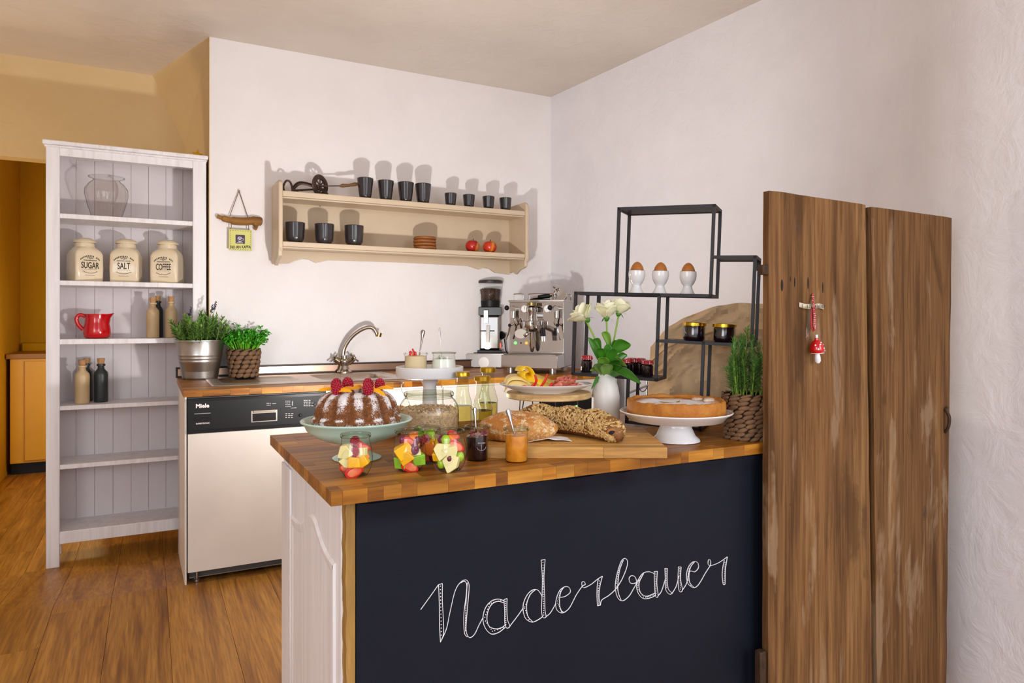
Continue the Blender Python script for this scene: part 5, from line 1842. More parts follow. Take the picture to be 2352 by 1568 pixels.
BUNDT = m_
bz_ = zp + 2
def bund(r, z, a):
    h = z / 80.0
    k = 1.0
    if .24 < h < .99:
        am = min(1, (h - .24) / .1) * min(1, (1.02 - h) / .12)
        k = 1 + .075 * am * (abs(math.cos(7 * a)) * 2 - 1.25)
    sc = 0
    if .16 < h < .34:
        sc = 3.2 * abs(math.cos(7 * a))
        k += .02 * abs(math.cos(7 * a))
    n_ = mnoise.noise(Vector((3 * math.cos(a), 3 * math.sin(a), h * 4))) * (.018 if h > .24 else .04)
    return (r * s * (k + n_), (bz_ + z + sc) * s)
bt_ = thing('ring_cake', 'sugar-dusted chocolate ring cake in the mint green stand', 'cake', (o.x, o.y, o.z))
MB_b = MB().lathe([(20, 0), (90, 0), (98, 3), (100, 9), (99, 16), (95, 20), (91, 24), (92, 28), (91, 34), (88, 44), (84, 56), (78, 67), (69, 75), (58, 79.5), (46, 80), (36, 76), (28, 66), (22, 40), (20, 0)], 168, rmod=bund)
cb_ = MB_b.build('cake_body', BUNDT, bt_, smooth=180)
at_ = cb_.data.attributes.new('sugar', 'FLOAT', 'POINT')
for i, v_ in enumerate(cb_.data.vertices):
    a = math.atan2(v_.co.y, v_.co.x)
    h = (v_.co.z / s - bz_) / 80
    rg = abs(math.cos(7 * a))
    sm_ = lambda t_: max(0.0, min(1.0, t_)) ** 2 * (3 - 2 * max(0.0, min(1.0, t_)))
    q = (.60 + .25 * mnoise.noise(Vector((6 * math.cos(a), 6 * math.sin(a), 1)))) * sm_((.24 - h) / .08)
    q = max(q, 1.0 * math.exp(-((h - .29) / .05) ** 2) * sm_((rg - .5) / .5))
    q = max(q, (.70 * sm_((rg - .25) / .75) + .25 * sm_((h - .8) / .15)) * sm_((h - .40) / .3))
    at_.data[i].value = q
m_, nt, bs, N, L = base_mat('raspberry')
vc = coords(nt, 'Object')
bs.inputs['Base Color'].default_value = lin('#a90a26')
L.new(ramp(nt, nz(nt, vc, 90, 2), [(.3, '#7d0720'), (.7, '#c41637')]), bs.inputs['Base Color'])
bs.inputs['Roughness'].default_value = .45
RASP = m_
def raspberry_mesh(r):
    mm = MB()
    mm.ball((0, 0, 0), (r * .8, r * .8, r * 1.0), 14, 10)
    for j in range(7):
        ph = -PI / 2 + PI * (j + .7) / 7.4
        n_ = max(4, int(round(11 * math.cos(ph))))
        for k in range(n_):
            w = 2 * PI * (k + .5 * (j % 2)) / n_
            mm.ball((r * .8 * math.cos(ph) * math.cos(w), r * .8 * math.cos(ph) * math.sin(w), r * 1.02 * math.sin(ph)), r * .24, 7, 5)
    return mm
RBM = None
def raspberry(loc, r, label, grp, rot=(0, 0, 0)):
    global RBM
    if RBM is None:
        ob = raspberry_mesh(1.0).build('raspberry', RASP, smooth=180)
        RBM = ob.data
    else:
        ob = bpy.data.objects.new('raspberry', RBM)
        C.objects.link(ob)
    ob.location = loc
    ob.rotation_euler = rot
    ob.scale = (r, r, r)
    return tag(ob, label, 'raspberry', grp)
def top_at(xp, yp, z):     # a point over the cake: image column, at a given depth offset toward the viewer
    return at_d(xp, yp, z)
cakeTop = (bz_ + 80) * s + TOP
rb = [(772, 878, -.012, 'leftmost at the back of the chocolate ring cake'), (774, 885, .02, 'lowest at the front left of the chocolate ring cake'), (799, 873, -.005, 'upright, right one of the left three on the ring cake'),
      (846, 876, -.015, 'behind another on the right half of the ring cake'), (845, 884, .03, 'front one of the right three on the ring cake'), (872, 876, -.01, 'rightmost on the chocolate ring cake')]
for i, (xx, yy, fwd, lab) in enumerate(rb):
    p_ = at_d(xx, yy, d_ - fwd)
    if i in (1, 4):
        p_ = at_d(xx, yy + 2, d_ - .05)
        p_.z = cakeTop + 9 * s
    else:
        p_.z = cakeTop + (13 if i not in (2,) else 15) * s
    raspberry(p_, (12.5 if i != 2 else 13.5) * s, 'raspberry, ' + lab, 'raspberries on the ring cake', (rnd.uniform(-.3, .3), rnd.uniform(-.3, .3), i))
MANGO = plain('mango', '#f0a313', .35, var=.08, vscale=30, sss=.15)
mg = [(752, 884, .035, .25, 'pointing left, at the left edge of the ring cake'), (788, 892, .055, -.1, 'flat at the front left of the ring cake'), (800, 884, .015, .5, 'under the upright raspberry of the ring cake'),
      (822, 880, -.02, 1.1, 'at the back right of the ring cake'), (868, 888, .05, -.35, 'hanging over the front right of the ring cake'), (884, 884, .0, .2, 'at the right edge of the ring cake')]
for i, (xx, yy, fwd, rz, lab) in enumerate(mg):
    p_ = at_d(xx, yy, d_ - fwd)
    p_.z = cakeTop + (1.5 if i != 4 else -1) * s
    mm = MB()
    n_ = 12
    vv, ff = [], []
    for k in range(n_ + 1):
        q_ = k / n_
        w = -.9 + 1.8 * q_
        wd = math.sin(PI * min(max(q_, .02), .98)) ** .6
        cx_, cz_ = 26 * math.sin(w), 5 - 8 * (1 - math.cos(w))
        vv += [(cx_ * s, -5 * wd * s, (cz_ - 3 * wd) * s), (cx_ * s, 5 * wd * s, (cz_ - 3 * wd) * s), (cx_ * s, 0, (cz_ + 5 * wd) * s)]
    for k in range(n_):
        for j in range(3):
            a, b = k * 3 + j, k * 3 + (j + 1) % 3
            ff.append((a, b, b + 3, a + 3))
    ff += [(0, 2, 1), (n_ * 3, n_ * 3 + 1, n_ * 3 + 2)]
    mm.add(vv, ff)
    tag(mm.build('mango_slice', MANGO, smooth=50, loc=p_, rot=(0, (.35 if i == 4 else 0), FACE + rz)), 'yellow mango slice ' + lab, 'mango', 'mango slices on the ring cake')

# ---- fruit salad jars
STRAW = plain('strawberry_cut', '#d8341c', .4, col2='#ef8a5a', vscale=40)
STRAWR = plain('strawberry_skin', '#c81b18', .3, var=.1, vscale=60)
APPLEC = plain('apple_flesh', '#eadf9c', .45, var=.05)
APPLEG = plain('apple_skin_green', '#b5cf3a', .3, var=.1)
GRAPE = plain('grape_green', '#a6cc2e', .2, sss=.2)
GRAPER = plain('grape_red', '#6d1a3a', .25)
MANGOB = plain('mango_cube', '#f2b411', .35, var=.08, vscale=60, sss=.1)
ORNG = plain('orange_piece', '#ee7d1c', .4, var=.1, vscale=40)
KIWI = plain('kiwi_piece', '#86b52a', .4, var=.2, vscale=60)
def chunk(r, sz, seed):
    mm = MB()
    mm.box(-sz[0], sz[0], -sz[1], sz[1], -sz[2], sz[2])
    v2 = []
    for p_ in mm.v:
        v2.append(tuple(c * r.uniform(.7, 1.1) for c in p_))
    mm.v = v2
    return mm
PAL = {
 'strawberry': ('strawberry_piece', STRAWR, 'red strawberry piece', 'strawberry'), 'mango': ('mango_cube', MANGOB, 'yellow mango cube', 'mango'),
 'apple': ('apple_wedge', APPLEC, 'pale apple wedge', 'apple'), 'grape': ('green_grape', GRAPE, 'green grape', 'grape'), 'redgrape': ('red_grape', GRAPER, 'dark red grape', 'grape'),
 'orange': ('orange_piece', ORNG, 'orange fruit piece', 'fruit'), 'kiwi': ('kiwi_piece', KIWI, 'green kiwi piece', 'kiwi'), 'rasp': ('raspberry', RASP, 'raspberry', 'raspberry')}
GRPS = {'strawberry': 'strawberry pieces', 'mango': 'mango cubes', 'apple': 'apple wedges', 'grape': 'green grapes', 'redgrape': 'red grapes', 'orange': 'orange pieces', 'kiwi': 'kiwi pieces', 'rasp': 'raspberries'}
def fruit_jar(xp, yb, wmax, hgt, contents, where, seed):
    o = at_z(xp, yb, TOP)
    s = px(1, o)
    w = wmax / 2
    t = thing('fruit_jar', where, 'jar', (o.x, o.y, TOP), FACE, 'glasses of fruit salad')
    pr = [(0, 0), (w * .62, 0), (w * .70, 1.5), (w * .90, hgt * .16), (w * .995, hgt * .33), (w * 1.0, hgt * .45), (w * .95, hgt * .62), (w * .85, hgt * .8), (w * .83, hgt * .86), (w * .885, hgt * .93)]
    MB().lathe(pr, 48, M=Matrix.Scale(s, 4)).build('glass_body', GLASS, t, smooth=180)
    MB().lathe([(0, 3), (w * .6, 3), (w * .62, 1), (0, 1)], 32, M=Matrix.Scale(s, 4)).build('glass_base', RIMG, t)
    rm = MB()
    for rr_, zz_ in ((w * .885, hgt * .965), (w * .80, hgt * .985)):
        pass
    rm.lathe([(w * .83, hgt * .91), (w * .90, hgt * .93), (w * .91, hgt * .965), (w * .885, hgt), (w * .82, hgt), (w * .80, hgt * .96), (w * .83, hgt * .91)], 48, M=Matrix.Scale(s, 4))
    rm.build('rim', RIMG, t, smooth=180)
    r = random.Random(seed)
    F3 = Matrix.Rotation(FACE, 4, 'Z')
    for (kind, u, v, dd, sc) in contents:
        # u across -1..1, v height 0..1, dd 1 = against the front of the glass
        name, mat, lab, cat = PAL[kind]
        q_ = v
        rad = 0
        for a, b in zip(pr, pr[1:]):
            if a[1] <= v * hgt <= b[1] and b[1] > a[1]:
                rad = a[0] + (b[0] - a[0]) * (v * hgt - a[1]) / (b[1] - a[1])
        rad *= .84
        x_ = u * rad
        y_ = -dd * math.sqrt(max(0, rad * rad - x_ * x_)) * .86
        loc = Vector((o.x, o.y, TOP)) + F3 @ Vector((x_ * s, y_ * s, v * hgt * s))
        pos_ = ('bottom' if v < .25 else 'lower' if v < .42 else 'middle' if v < .6 else 'upper' if v < .76 else 'top') + (' left' if u < -.3 else ' right' if u > .3 else '')
        if dd < .3:
            pos_ = 'rear ' + pos_
        lb = '%s at %s of the %s' % (lab, pos_, where.split(',')[0])
        gname = '%s in the %s' % (GRPS[kind], where.split(',')[0])
        if kind == 'rasp':
            raspberry(loc, 9.5 * sc * s, lb, gname, (r.random(), r.random(), r.random()))
            continue
        k = 12 * sc * s
        if kind in ('grape', 'redgrape'):
            ob = MB().ball((0, 0, 0), (k * .85, k * .85, k * 1.05), 14, 10).build(name, mat, smooth=180, loc=loc)
        elif kind == 'strawberry':
            ob = MB().ball((0, 0, 0), (k * 1.5, k * .7, k * .9), 16, 10, fn=lambda w_: Vector((w_.x, max(-.3, w_.y), w_.z * (1 - .35 * w_.x)))).build(name, mat, smooth=50, loc=loc, rot=(0, r.uniform(-.5, .5), FACE + r.uniform(-.3, .3)))
            MB().ball((0, -.30 * .7 * k - .0002, 0), (k * 1.15, .0006, k * .62), 14, 6).build('cut_face', STRAW, ob, smooth=180)
        elif kind == 'apple':
            mm = MB()
            mm.prism([(-1.3 * k, -.5 * k), (0, -.95 * k), (1.3 * k, -.4 * k), (.5 * k, 1.0 * k), (-.4 * k, 1.05 * k)], -.55 * k, .55 * k)
            ob = mm.build(name, mat, loc=loc, bevel=.0012, rot=(r.uniform(-.3, .3), r.uniform(-1.2, 1.2), FACE + r.uniform(-.4, .4)))
        else:
            ob = chunk(r, (k * 1.15, k * .75, k * .95), 0).build(name, mat, loc=loc, bevel=.0016, rot=(r.uniform(-.4, .4), r.uniform(-.7, .7), FACE + r.uniform(-.5, .5)))
        tag(ob, lb, cat, gname)
ck = lambda *a: list(a)
fruit_jar(817, 1091, 77, 96, [('strawberry', .1, .13, 1, 1.25), ('strawberry', -.7, .20, .9, .8), ('mango', .15, .36, 1, 1.15), ('mango', .65, .36, .9, 1.0), ('apple', -.55, .60, .95, 1.35), ('apple', -.45, .36, .7, 1.2), ('rasp', .08, .60, .9, 1.05), ('rasp', .0, .86, .5, 1.0), ('apple', .6, .58, .8, 1.0), ('strawberry', .72, .68, .75, .9), ('orange', .55, .48, .5, 1.0), ('orange', .0, .2, .2, 1.2), ('strawberry', .1, .74, -.3, .9), ('mango', -.2, .3, -.5, 1.2), ('kiwi', .3, .5, -.5, 1.1)], 'leftmost fruit glass, standing before the mint green stand', 1)
fruit_jar(941, 1078, 76, 92, [('strawberry', .15, .13, 1, 1.2), ('kiwi', -.6, .2, .9, 1.1), ('kiwi', .7, .28, .9, 1.1), ('mango', -.3, .52, 1, 1.35), ('mango', -.1, .36, .95, 1.2), ('redgrape', .45, .56, .95, 1.1), ('strawberry', .05, .74, .9, .9), ('redgrape', -.5, .78, .7, .9), ('redgrape', .6, .76, .6, .9), ('orange', .35, .84, .5, .9), ('apple', .5, .42, .6, 1.1), ('orange', -.5, .4, .2, 1.2), ('kiwi', .0, .3, -.4, 1.2), ('mango', .2, .6, -.4, 1.1)], 'second fruit glass, left of the half hidden one', 2)
fruit_jar(981, 1063, 72, 84, [('rasp', -.1, .66, 1, 1.3), ('grape', .4, .82, .7, 1.0), ('orange', .2, .42, 1, 1.3), ('strawberry', -.1, .2, .9, 1.0), ('kiwi', -.5, .82, .5, 1.0), ('mango', .5, .58, .9, 1.0), ('redgrape', -.5, .4, .7, 1.0), ('apple', .0, .5, -.2, 1.3), ('redgrape', .5, .2, .7, 1.0)], 'rear fruit glass, half hidden behind two others', 3)
fruit_jar(1033, 1078, 77, 92, [('apple', .2, .22, 1, 1.5), ('grape', -.55, .2, .9, 1.0), ('apple', -.45, .52, 1, 1.45), ('apple', .15, .50, 1, 1.25), ('redgrape', .1, .34, 1.02, .8), ('mango', -.8, .34, .85, .9), ('grape', -.25, .78, .95, 1.0), ('strawberry', .5, .62, .85, 1.2), ('strawberry', .35, .88, .6, .9), ('grape', .75, .36, .85, 1.0), ('orange', .0, .8, .6, .9), ('redgrape', -.6, .76, .4, .9), ('orange', .2, .4, .0, 1.2), ('kiwi', -.2, .3, -.4, 1.2)], 'right fruit glass, beside the dark jam', 4)

# ---- spoons and jam glasses
def spoon(name, p_top, p_bot, s, label, wide=1.0, mat=None, rz=0.0, blade=True):
    a, b = Vector(p_top), Vector(p_bot)
    t = thing(name, label, 'spoon', b)
    d = a - b
    ln = d.length
    zq = d.to_track_quat('Z', 'Y').to_euler()
    # handle is a flat tapering bar; wide end on top
    side = Vector((CS, -SN, 0))
    side = (side - d.normalized() * side.dot(d.normalized())).normalized()
    fw = d.normalized().cross(side)
    mm = MB()
    prof = [(0, 2.2), (.25, 1.8), (.5, 2.4), (.72, 4.0), (.86, 6.2), (.93, 6.6), (.98, 4.5), (1, 1.2)]
    vv, ff = [], []
    for q_, w_ in prof:
        c = d * q_ + fw * (2.0 * s * math.sin(q_ * PI))
        ww = w_ * s * wide
        vv += [c - side * ww, c + fw * .9 * s, c + side * ww, c - fw * .6 * s]
    for k in range(len(prof) - 1):
        for j in range(4):
            ff.append((k * 4 + j, k * 4 + (j + 1) % 4, k * 4 + 4 + (j + 1) % 4, k * 4 + 4 + j))
    ff += [(3, 2, 1, 0), tuple(len(vv) - 4 + j for j in range(4))]
    mm.add(vv, ff)
    mm.build('handle', mat or CHROME, t, smooth=180)
    if blade:
        m2 = MB()
        m2.ball((0, 0, 0), (6.5 * s, 1.6 * s, 10 * s), 14, 8)
        m2.build('bowl', mat or CHROME, t, smooth=180, loc=-d.normalized() * 9 * s, rot=zq)
    return t
def jam_glass(xp, yb, w, hgt, col, matname, where, label, cloudy=False):
    o = at_z(xp, yb, TOP)
    s = px(1, o)
    r = w / 2
    t = thing('jam_glass', label, 'jar', (o.x, o.y, TOP), FACE, 'open glasses of jam')
    MB().lathe([(0, 0), (r * .88, 0), (r * .93, 2), (r * .95, hgt * .5), (r * .97, hgt * .82), (r * .95, hgt * .86), (r * 1.06, hgt * .93)], 44, M=Matrix.Scale(s, 4)).build('glass_body', GLASS, t, smooth=180)
    MB().lathe([(r * .97, hgt * .91), (r * 1.09, hgt * .93), (r * 1.11, hgt * .965), (r * 1.06, hgt), (r * .98, hgt), (r * .95, hgt * .96), (r * .97, hgt * .91)], 48, M=Matrix.Scale(s, 4)).build('rim', RIMG, t, smooth=180)
    return t, o, s, r
t, o, s, r = jam_glass(1096, 1055, 54, 78, None, '', '', 'open glass of dark cherry jam with a spoon, right of the fruit glasses')
MB().lathe([(0, 2.5), (r * .86, 2.5), (r * .92, 5), (r * .93, 54), (r * .8, 56), (0, 55)], 36, M=Matrix.Scale(s, 4)).build('jam', JAMD, t)
mm = MB()
rr = jit(5)
for k in range(26):
    w = rr.uniform(0, 2 * PI)
    R = r * .84 * math.sqrt(rr.uniform(.3, 1))
    mm.ball((R * s * math.cos(w), R * s * math.sin(w), rr.uniform(54, 66) * s), (5 * s, 4 * s, 2.6 * s), 8, 6)
stuff(mm.build('berry_pulp', plain('berry_pulp', '#6d1626', .35, col2='#b06a6a', vscale=50), t, smooth=180))
mm = MB()
em = T3((11 * s, -r * .955 * s * .93, 33 * s), (0, 0, .3))
mm.tube([Vector((10 * s * math.cos(w), 0, 8 * s * math.sin(w))) for w in [PI + k * PI / 10 for k in range(11)]], .6 * s, 4, M=em)
mm.tube([(0, 0, -7 * s), (0, 0, 6 * s)], .6 * s, 4, M=em)
for k in range(6):
    mm.cbox(((k - 2.5) * 3 * s, 0, 9 * s), (1.8 * s, .0004, 2.4 * s), em)
mm.build('embossed_mark', plain('frosted_mark', '#b9a6b2', .3), t, smooth=0)
F3 = Matrix.Rotation(FACE, 3, 'Z')
q0 = Vector((o.x, o.y, TOP))
spoon('spoon', at_d(1090, 935, dep(o) + .01), q0 + F3 @ Vector((-2 * s, 0, 62 * s)), s, 'silver spoon standing in the dark cherry jam', .8, CHROME, blade=False)
t, o, s, r = jam_glass(1186, 1059, 54, 78, None, '', '', 'open glass of orange apricot jam with a spoon, in front of the loaf')
m_, nt, bs, N, L = base_mat('apricot_jam')
bs.inputs['Base Color'].default_value = lin('#dd8a1c')
bs.inputs['Roughness'].default_value = .15
bs.inputs['Subsurface Weight'].default_value = .5
bs.inputs['Subsurface Radius'].default_value = (.02, .01, .003)
L.new(ramp(nt, nz(nt, coords(nt), 60, 3), [(.3, '#c9761a'), (.7, '#e59a2c')]), bs.inputs['Base Color'])
MB().lathe([(0, 2.5), (r * .86, 2.5), (r * .92, 5), (r * .94, 60), (r * .7, 58.5), (0, 58)], 36, M=Matrix.Scale(s, 4)).build('jam', m_, t)
q0 = Vector((o.x, o.y, TOP))
spoon('spoon', at_d(1166, 939, dep(o) + .012), q0 + F3 @ Vector((-3 * s, 0, 58 * s)), s, 'pale spoon with pointed handle standing in the apricot jam', 1.0, plain('satin_silver', '#d3d0d4', .4, .8), blade=False)

# ---- oats jar, cornflakes jar
o = at_z(985, 1004, TOP)
s = px(1, o)
t = thing('oat_jar', 'large open glass jar of oat flakes behind the fruit glasses', 'jar', (o.x, o.y, TOP), FACE)
pr = [(0, 0), (60, 0), (66, 3), (69, 20), (69, 62), (66, 76), (58, 88), (53, 92), (54, 96)]
MB().lathe(pr, 56, M=Matrix.Scale(s, 4)).build('glass_body', GLASS, t, smooth=180)
MB().lathe([(53, 94), (57, 96), (57.5, 101), (55.5, 105), (52, 105), (51, 100), (53, 94)], 56, M=Matrix.Scale(s, 4)).build('rim', RIMG, t, smooth=180)
MB().tube([(54 * s * math.cos(k * PI / 28), 54 * s * math.sin(k * PI / 28), 92 * s) for k in range(56)], 1.3 * s, 6, closed=True).build('neck_ring', RIMG, t)
OAT = plain('oat_flake', '#d2b78e', .8, var=.25, vscale=90)
mm = MB()
mm.lathe([(0, 2), (58, 2), (64, 5), (66.5, 20), (66.5, 58), (60, 66), (0, 72)], 40, M=Matrix.Scale(s, 4))
rr = jit(12)
for i in range(3400):
    w = rr.uniform(0, 2 * PI)
    if i < 2500:
        z = rr.uniform(4, 66)
        R = (58 + 8 * min(1, (z - 2) / 18)) if z < 58 else 66 - (z - 58) * .8
        R -= rr.uniform(0, 1.5)
    else:
        R = 62 * math.sqrt(rr.random())
        z = 72 - R * .1 + rr.uniform(-2, 2)
    M_ = T3((R * s * math.cos(w), R * s * math.sin(w), z * s), (rr.uniform(-.9, .9), rr.uniform(-.9, .9), w + rr.uniform(-.6, .6)))
    if i < 2500:
        M_ = M_ @ T3((0, 0, 0), (0, PI / 2 + rr.uniform(-.6, .6), 0))
    k = rr.uniform(2.3, 3.8) * s
    mm.add([(-k, 0, 0), (-k * .4, -k * .7, .3 * k), (k * .6, -k * .6, .1 * k), (k, 0, .3 * k), (k * .5, k * .7, 0), (-k * .5, k * .65, .25 * k)], [(0, 1, 2, 3), (0, 3, 4, 5)], M_)
stuff(mm.build('oat_flakes', OAT, t, smooth=0))

o = at_z(894, 985, TOP)
o = at_d(897, 985, 1.885)
s = px(1, o)
t = thing('cornflake_jar', 'glass jar of cornflakes half hidden behind the chocolate cake', 'jar', (o.x, o.y, TOP), FACE)
MB().lathe([(0, 0), (40, 0), (44, 3), (45, 20), (45, 58), (40, 78), (27, 92), (24, 102), (27, 110), (29, 113)], 48, M=Matrix.Scale(s, 4)).build('glass_body', GLASS, t, smooth=180)
MB().tube([(28 * s * math.cos(k * PI / 20), 28 * s * math.sin(k * PI / 20), 113 * s) for k in range(40)], 2 * s, 6, closed=True).build('rim', RIMG, t)
mm = MB()
mm.lathe([(0, 2), (38, 2), (41, 5), (42.5, 50), (30, 56), (0, 58)], 32, M=Matrix.Scale(s, 4))
rr = jit(13)
for i in range(900):
    w = rr.uniform(0, 2 * PI)
    z = rr.uniform(4, 56)
    R = 42 if z < 50 else 42 - (z - 50) * 3
    M_ = T3((R * s * math.cos(w), R * s * math.sin(w), z * s), (rr.uniform(-1, 1), rr.uniform(-1, 1) + PI / 2, w))
    k = rr.uniform(3, 5.5) * s
    mm.add([(-k, 0, 0), (-k * .4, -k * .7, .4 * k), (k * .6, -k * .6, .2 * k), (k, 0, .5 * k), (k * .5, k * .7, 0), (-k * .5, k * .65, .35 * k)], [(0, 1, 2, 3), (0, 3, 4, 5)], M_)
stuff(mm.build('cornflakes', plain('cornflake', '#d99a34', .6, var=.2, vscale=50), t, smooth=0))

# ---- white footed tray with two glasses of spread
o = at_d(987, 985, 1.985)
s = px(1, o)
d_ = dep(o)
Zs = lambda y: (EYE - (y - HY) * d_ / FPX - TOP) / s
t = thing('footed_tray', 'white raised-rim cake tray on a foot behind the oat jar', 'cake stand', (o.x, o.y, TOP), FACE)
zt_ = Zs(866)
MB().lathe([(0, .3), (33, .3), (34, 3), (26, 9), (18, 22), (15, zt_ - 20), (22, zt_ - 3), (60, zt_ - 2), (75, zt_ + 1), (77, zt_ + 5), (77, zt_ + 24), (75.5, zt_ + 25), (74, zt_ + 23), (74, zt_ + 6), (70, zt_ + 4), (0, zt_ + 4)], 64, M=Matrix.Scale(s, 4)).build('tray', PORC, t, smooth=45)
zf = TOP + (zt_ + 4.5) * s
F4 = Matrix.Rotation(FACE, 3, 'Z')
def on_tray(xo, yo):
    return Vector((o.x, o.y, zf)) + F4 @ Vector((xo * s, yo * s, 0))
q1 = on_tray(-31, -8)
SPRD = plain('cream_spread', '#ecd3a8', .45, var=.04)
t1 = thing('spread_glass', 'straight glass of beige cream spread with red pepper on the white tray', 'jar', q1, FACE)
MB().lathe([(0, 0), (24, 0), (25, 2), (25, 46), (27, 48), (28, 50), (27, 52), (25, 52), (24.5, 49)], 40, M=Matrix.Scale(s, 4)).build('glass', GLASS, t1, smooth=180)
MB().lathe([(0, 1), (23, 1), (24, 3), (24.3, 44), (18, 46), (0, 47)], 36, M=Matrix.Scale(s, 4)).build('spread', SPRD, t1)
PEP = plain('red_pepper', '#d8230d', .3)
mm = MB()
for (x_, y_, ang) in ((-4, -12, .2), (2, -14, -.5), (-12, -10, 1.2)):
    mm.tube(crom([(x_ * s, y_ * s, 46 * s), ((x_ + 3 * math.sin(ang)) * s, y_ * s, 55 * s), ((x_ - 2) * s, y_ * s, (62 if ang == .2 else 53) * s)], 4), [2.8 * s] * 4 + [2.2 * s] * 4 + [.6 * s], 7)
tag(mm.build('pepper_garnish', PEP, smooth=180, loc=q1, rot=(0, 0, FACE)), 'red pepper garnish on the beige cream spread', 'pepper')
spoon('spoon', at_d(972, 757, d_ + .01), q1 + F4 @ Vector((8 * s, 0, 44 * s)), s, 'silver spoon standing in the beige cream spread', .8, CHROME, blade=False)
q2 = on_tray(33, -4)
QUARK = plain('white_quark', '#eef0e2', .45)
t2 = thing('quark_glass', 'bulbous glass of white herb quark on the white tray', 'jar', q2, FACE)
MB().lathe([(0, 0), (27, 0), (28.5, 3), (28, 20), (25.5, 40), (24, 46), (26, 50), (27.5, 52)], 40, M=Matrix.Scale(s, 4)).build('glass', GLASS, t2, smooth=180)
MB().tube([(26.6 * s * math.cos(k * PI / 18), 26.6 * s * math.sin(k * PI / 18), 52 * s) for k in range(36)], 1.7 * s, 6, closed=True).build('rim', RIMG, t2)
MB().lathe([(0, 1), (26, 1), (27.3, 3), (26.8, 20), (24.6, 38), (14, 40), (0, 40)], 36, M=Matrix.Scale(s, 4)).build('quark', QUARK, t2)
mm = MB()
rr = jit(3)
for k in range(40):
    leaf(mm, Vector((rr.gauss(-6, 5), rr.gauss(-14, 3), rr.uniform(40, 44))) * s, (rr.gauss(0, 1), rr.gauss(0, 1), .2), 5 * s, 3 * s)
stuff(mm.build('chopped_herbs', PARS, t2))
spoon('spoon', at_d(1009, 752, d_ + .01), q2 + F4 @ Vector((-6 * s, 4 * s, 40 * s)), s, 'thin spoon seen edge on in the white herb quark', .28, CHROME, blade=False)

# ---- three bottles with gold lids
def drink(xp, yb, dd, h, w, label, fill):
    o = at_d(xp, yb, dd)
    s = px(1, o)
    t = thing('glass_bottle', label, 'bottle', (o.x, o.y, TOP), FACE, 'small bottles with gold lids')
    r = w / 2
    MB().lathe([(0, 0), (r * .9, 0), (r, 3), (r, h * .40), (r * 1.04, h * .43), (r, h * .47), (r * .8, h * .58), (r * .66, h * .66), (r * .62, h * .90), (r * .7, h * .92), (r * .7, h * .95)], 40, M=Matrix.Scale(s, 4)).build('glass', GLASSG, t, smooth=180)
    MB().lathe([(0, 3), (r * .86, 3), (r * .93, 6), (r * .93, h * fill), (0, h * fill)], 32, M=Matrix.Scale(s, 4)).build('liquid', thin_glass('pale_syrup', '#efe4b4', .8) if 'pale_syrup' not in bpy.data.materials else bpy.data.materials['pale_syrup'], t)
    MB().lathe([(r * .80, h * .92), (r * .82, h * .985), (r * .76, h), (0, h)], 36, M=Matrix.Scale(s, 4)).build('lid', GOLD, t)
drink(1108, 985, 1.86, 132, 47, 'clear bottle with gold lid, front one of three by the loaf', .40)
drink(1063, 985, 1.915, 134, 42, 'clear bottle with gold lid, left one of three, under the white tray edge', .42)
drink(1121, 981, 1.99, 135, 44, 'clear bottle with gold lid, hidden behind the front bottle', .40)

# ---- cutting board
DB0 = .875
cr = at_z(1533, 1052.5, TOP)
F4 = Matrix.Rotation(FACE, 3, 'Z')
cl = .44
ch = .30
o = Vector((cr.x, cr.y, TOP)) + F4 @ Vector((-cl, 0, 0))
cbo = thing('cutting_board', 'thick oak cutting board of glued strips with a finger hole', 'cutting board', o, FACE)
hx, hy = None, None
hp_ = at_z(1454, 1002, DB0)
loc_ = F4.inverted() @ (hp_ - o)
hx, hy = loc_.x, loc_.y
r = random.Random(77)
nb = 9
bwid = ch / nb
for i in range(nb):
    y0_, y1_ = i * bwid, (i + 1) * bwid
    x = 0
    while x < cl - 1e-4:
        l = r.uniform(.14, .34)
        b = min(x + l, cl)
        if cl - b < .05:
            b = cl
        if y0_ < hy < y1_ and x < hx < b:
            # strip with the hole: built around an oval opening
            mm = MB()
            pl_ = []
            nn = 28
            vv, ff = [], []
            hw_, hh_ = .018, bwid * .36
            for k in range(nn):
                w = 2 * PI * k / nn
                c_, s__ = math.cos(w), math.sin(w)
                vv.append((hx + hw_ * c_, (y0_ + y1_) / 2 + hh_ * s__))
            for k in range(nn):
                w = 2 * PI * k / nn
                c_, s__ = math.cos(w), math.sin(w)
                e = 1 / max(abs(c_), abs(s__), 1e-6)
                qx, qy = c_ * e, s__ * e
                X_ = hx + (b - .0001 - hx) * qx if qx > 0 else hx + (hx - x) * qx
                vv.append((X_, (y0_ + y1_) / 2 + (bwid / 2 - .0001) * qy))
            V3 = [(a, c, DB0 - TOP) for a, c in vv] + [(a, c, 0) for a, c in vv]
            m2 = 2 * nn
            for k in range(nn):
                j = (k + 1) % nn
                ff.append((k, nn + k, nn + j, j))
                ff.append((m2 + k, m2 + j, m2 + nn + j, m2 + nn + k))
                ff.append((k, j, m2 + j, m2 + k))
                ff.append((nn + k, m2 + nn + k, m2 + nn + j, nn + j))
            mm.add(V3, ff)
            mm.build('strip', OAKL, cbo, smooth=0)
        else:
            MB().box(x + .0001, b - .0001, y0_ + .0001, y1_ - .0001, 0, DB0 - TOP).build('strip', OAKL, cbo, smooth=0, bevel=.0006, seg=1)
        x = b

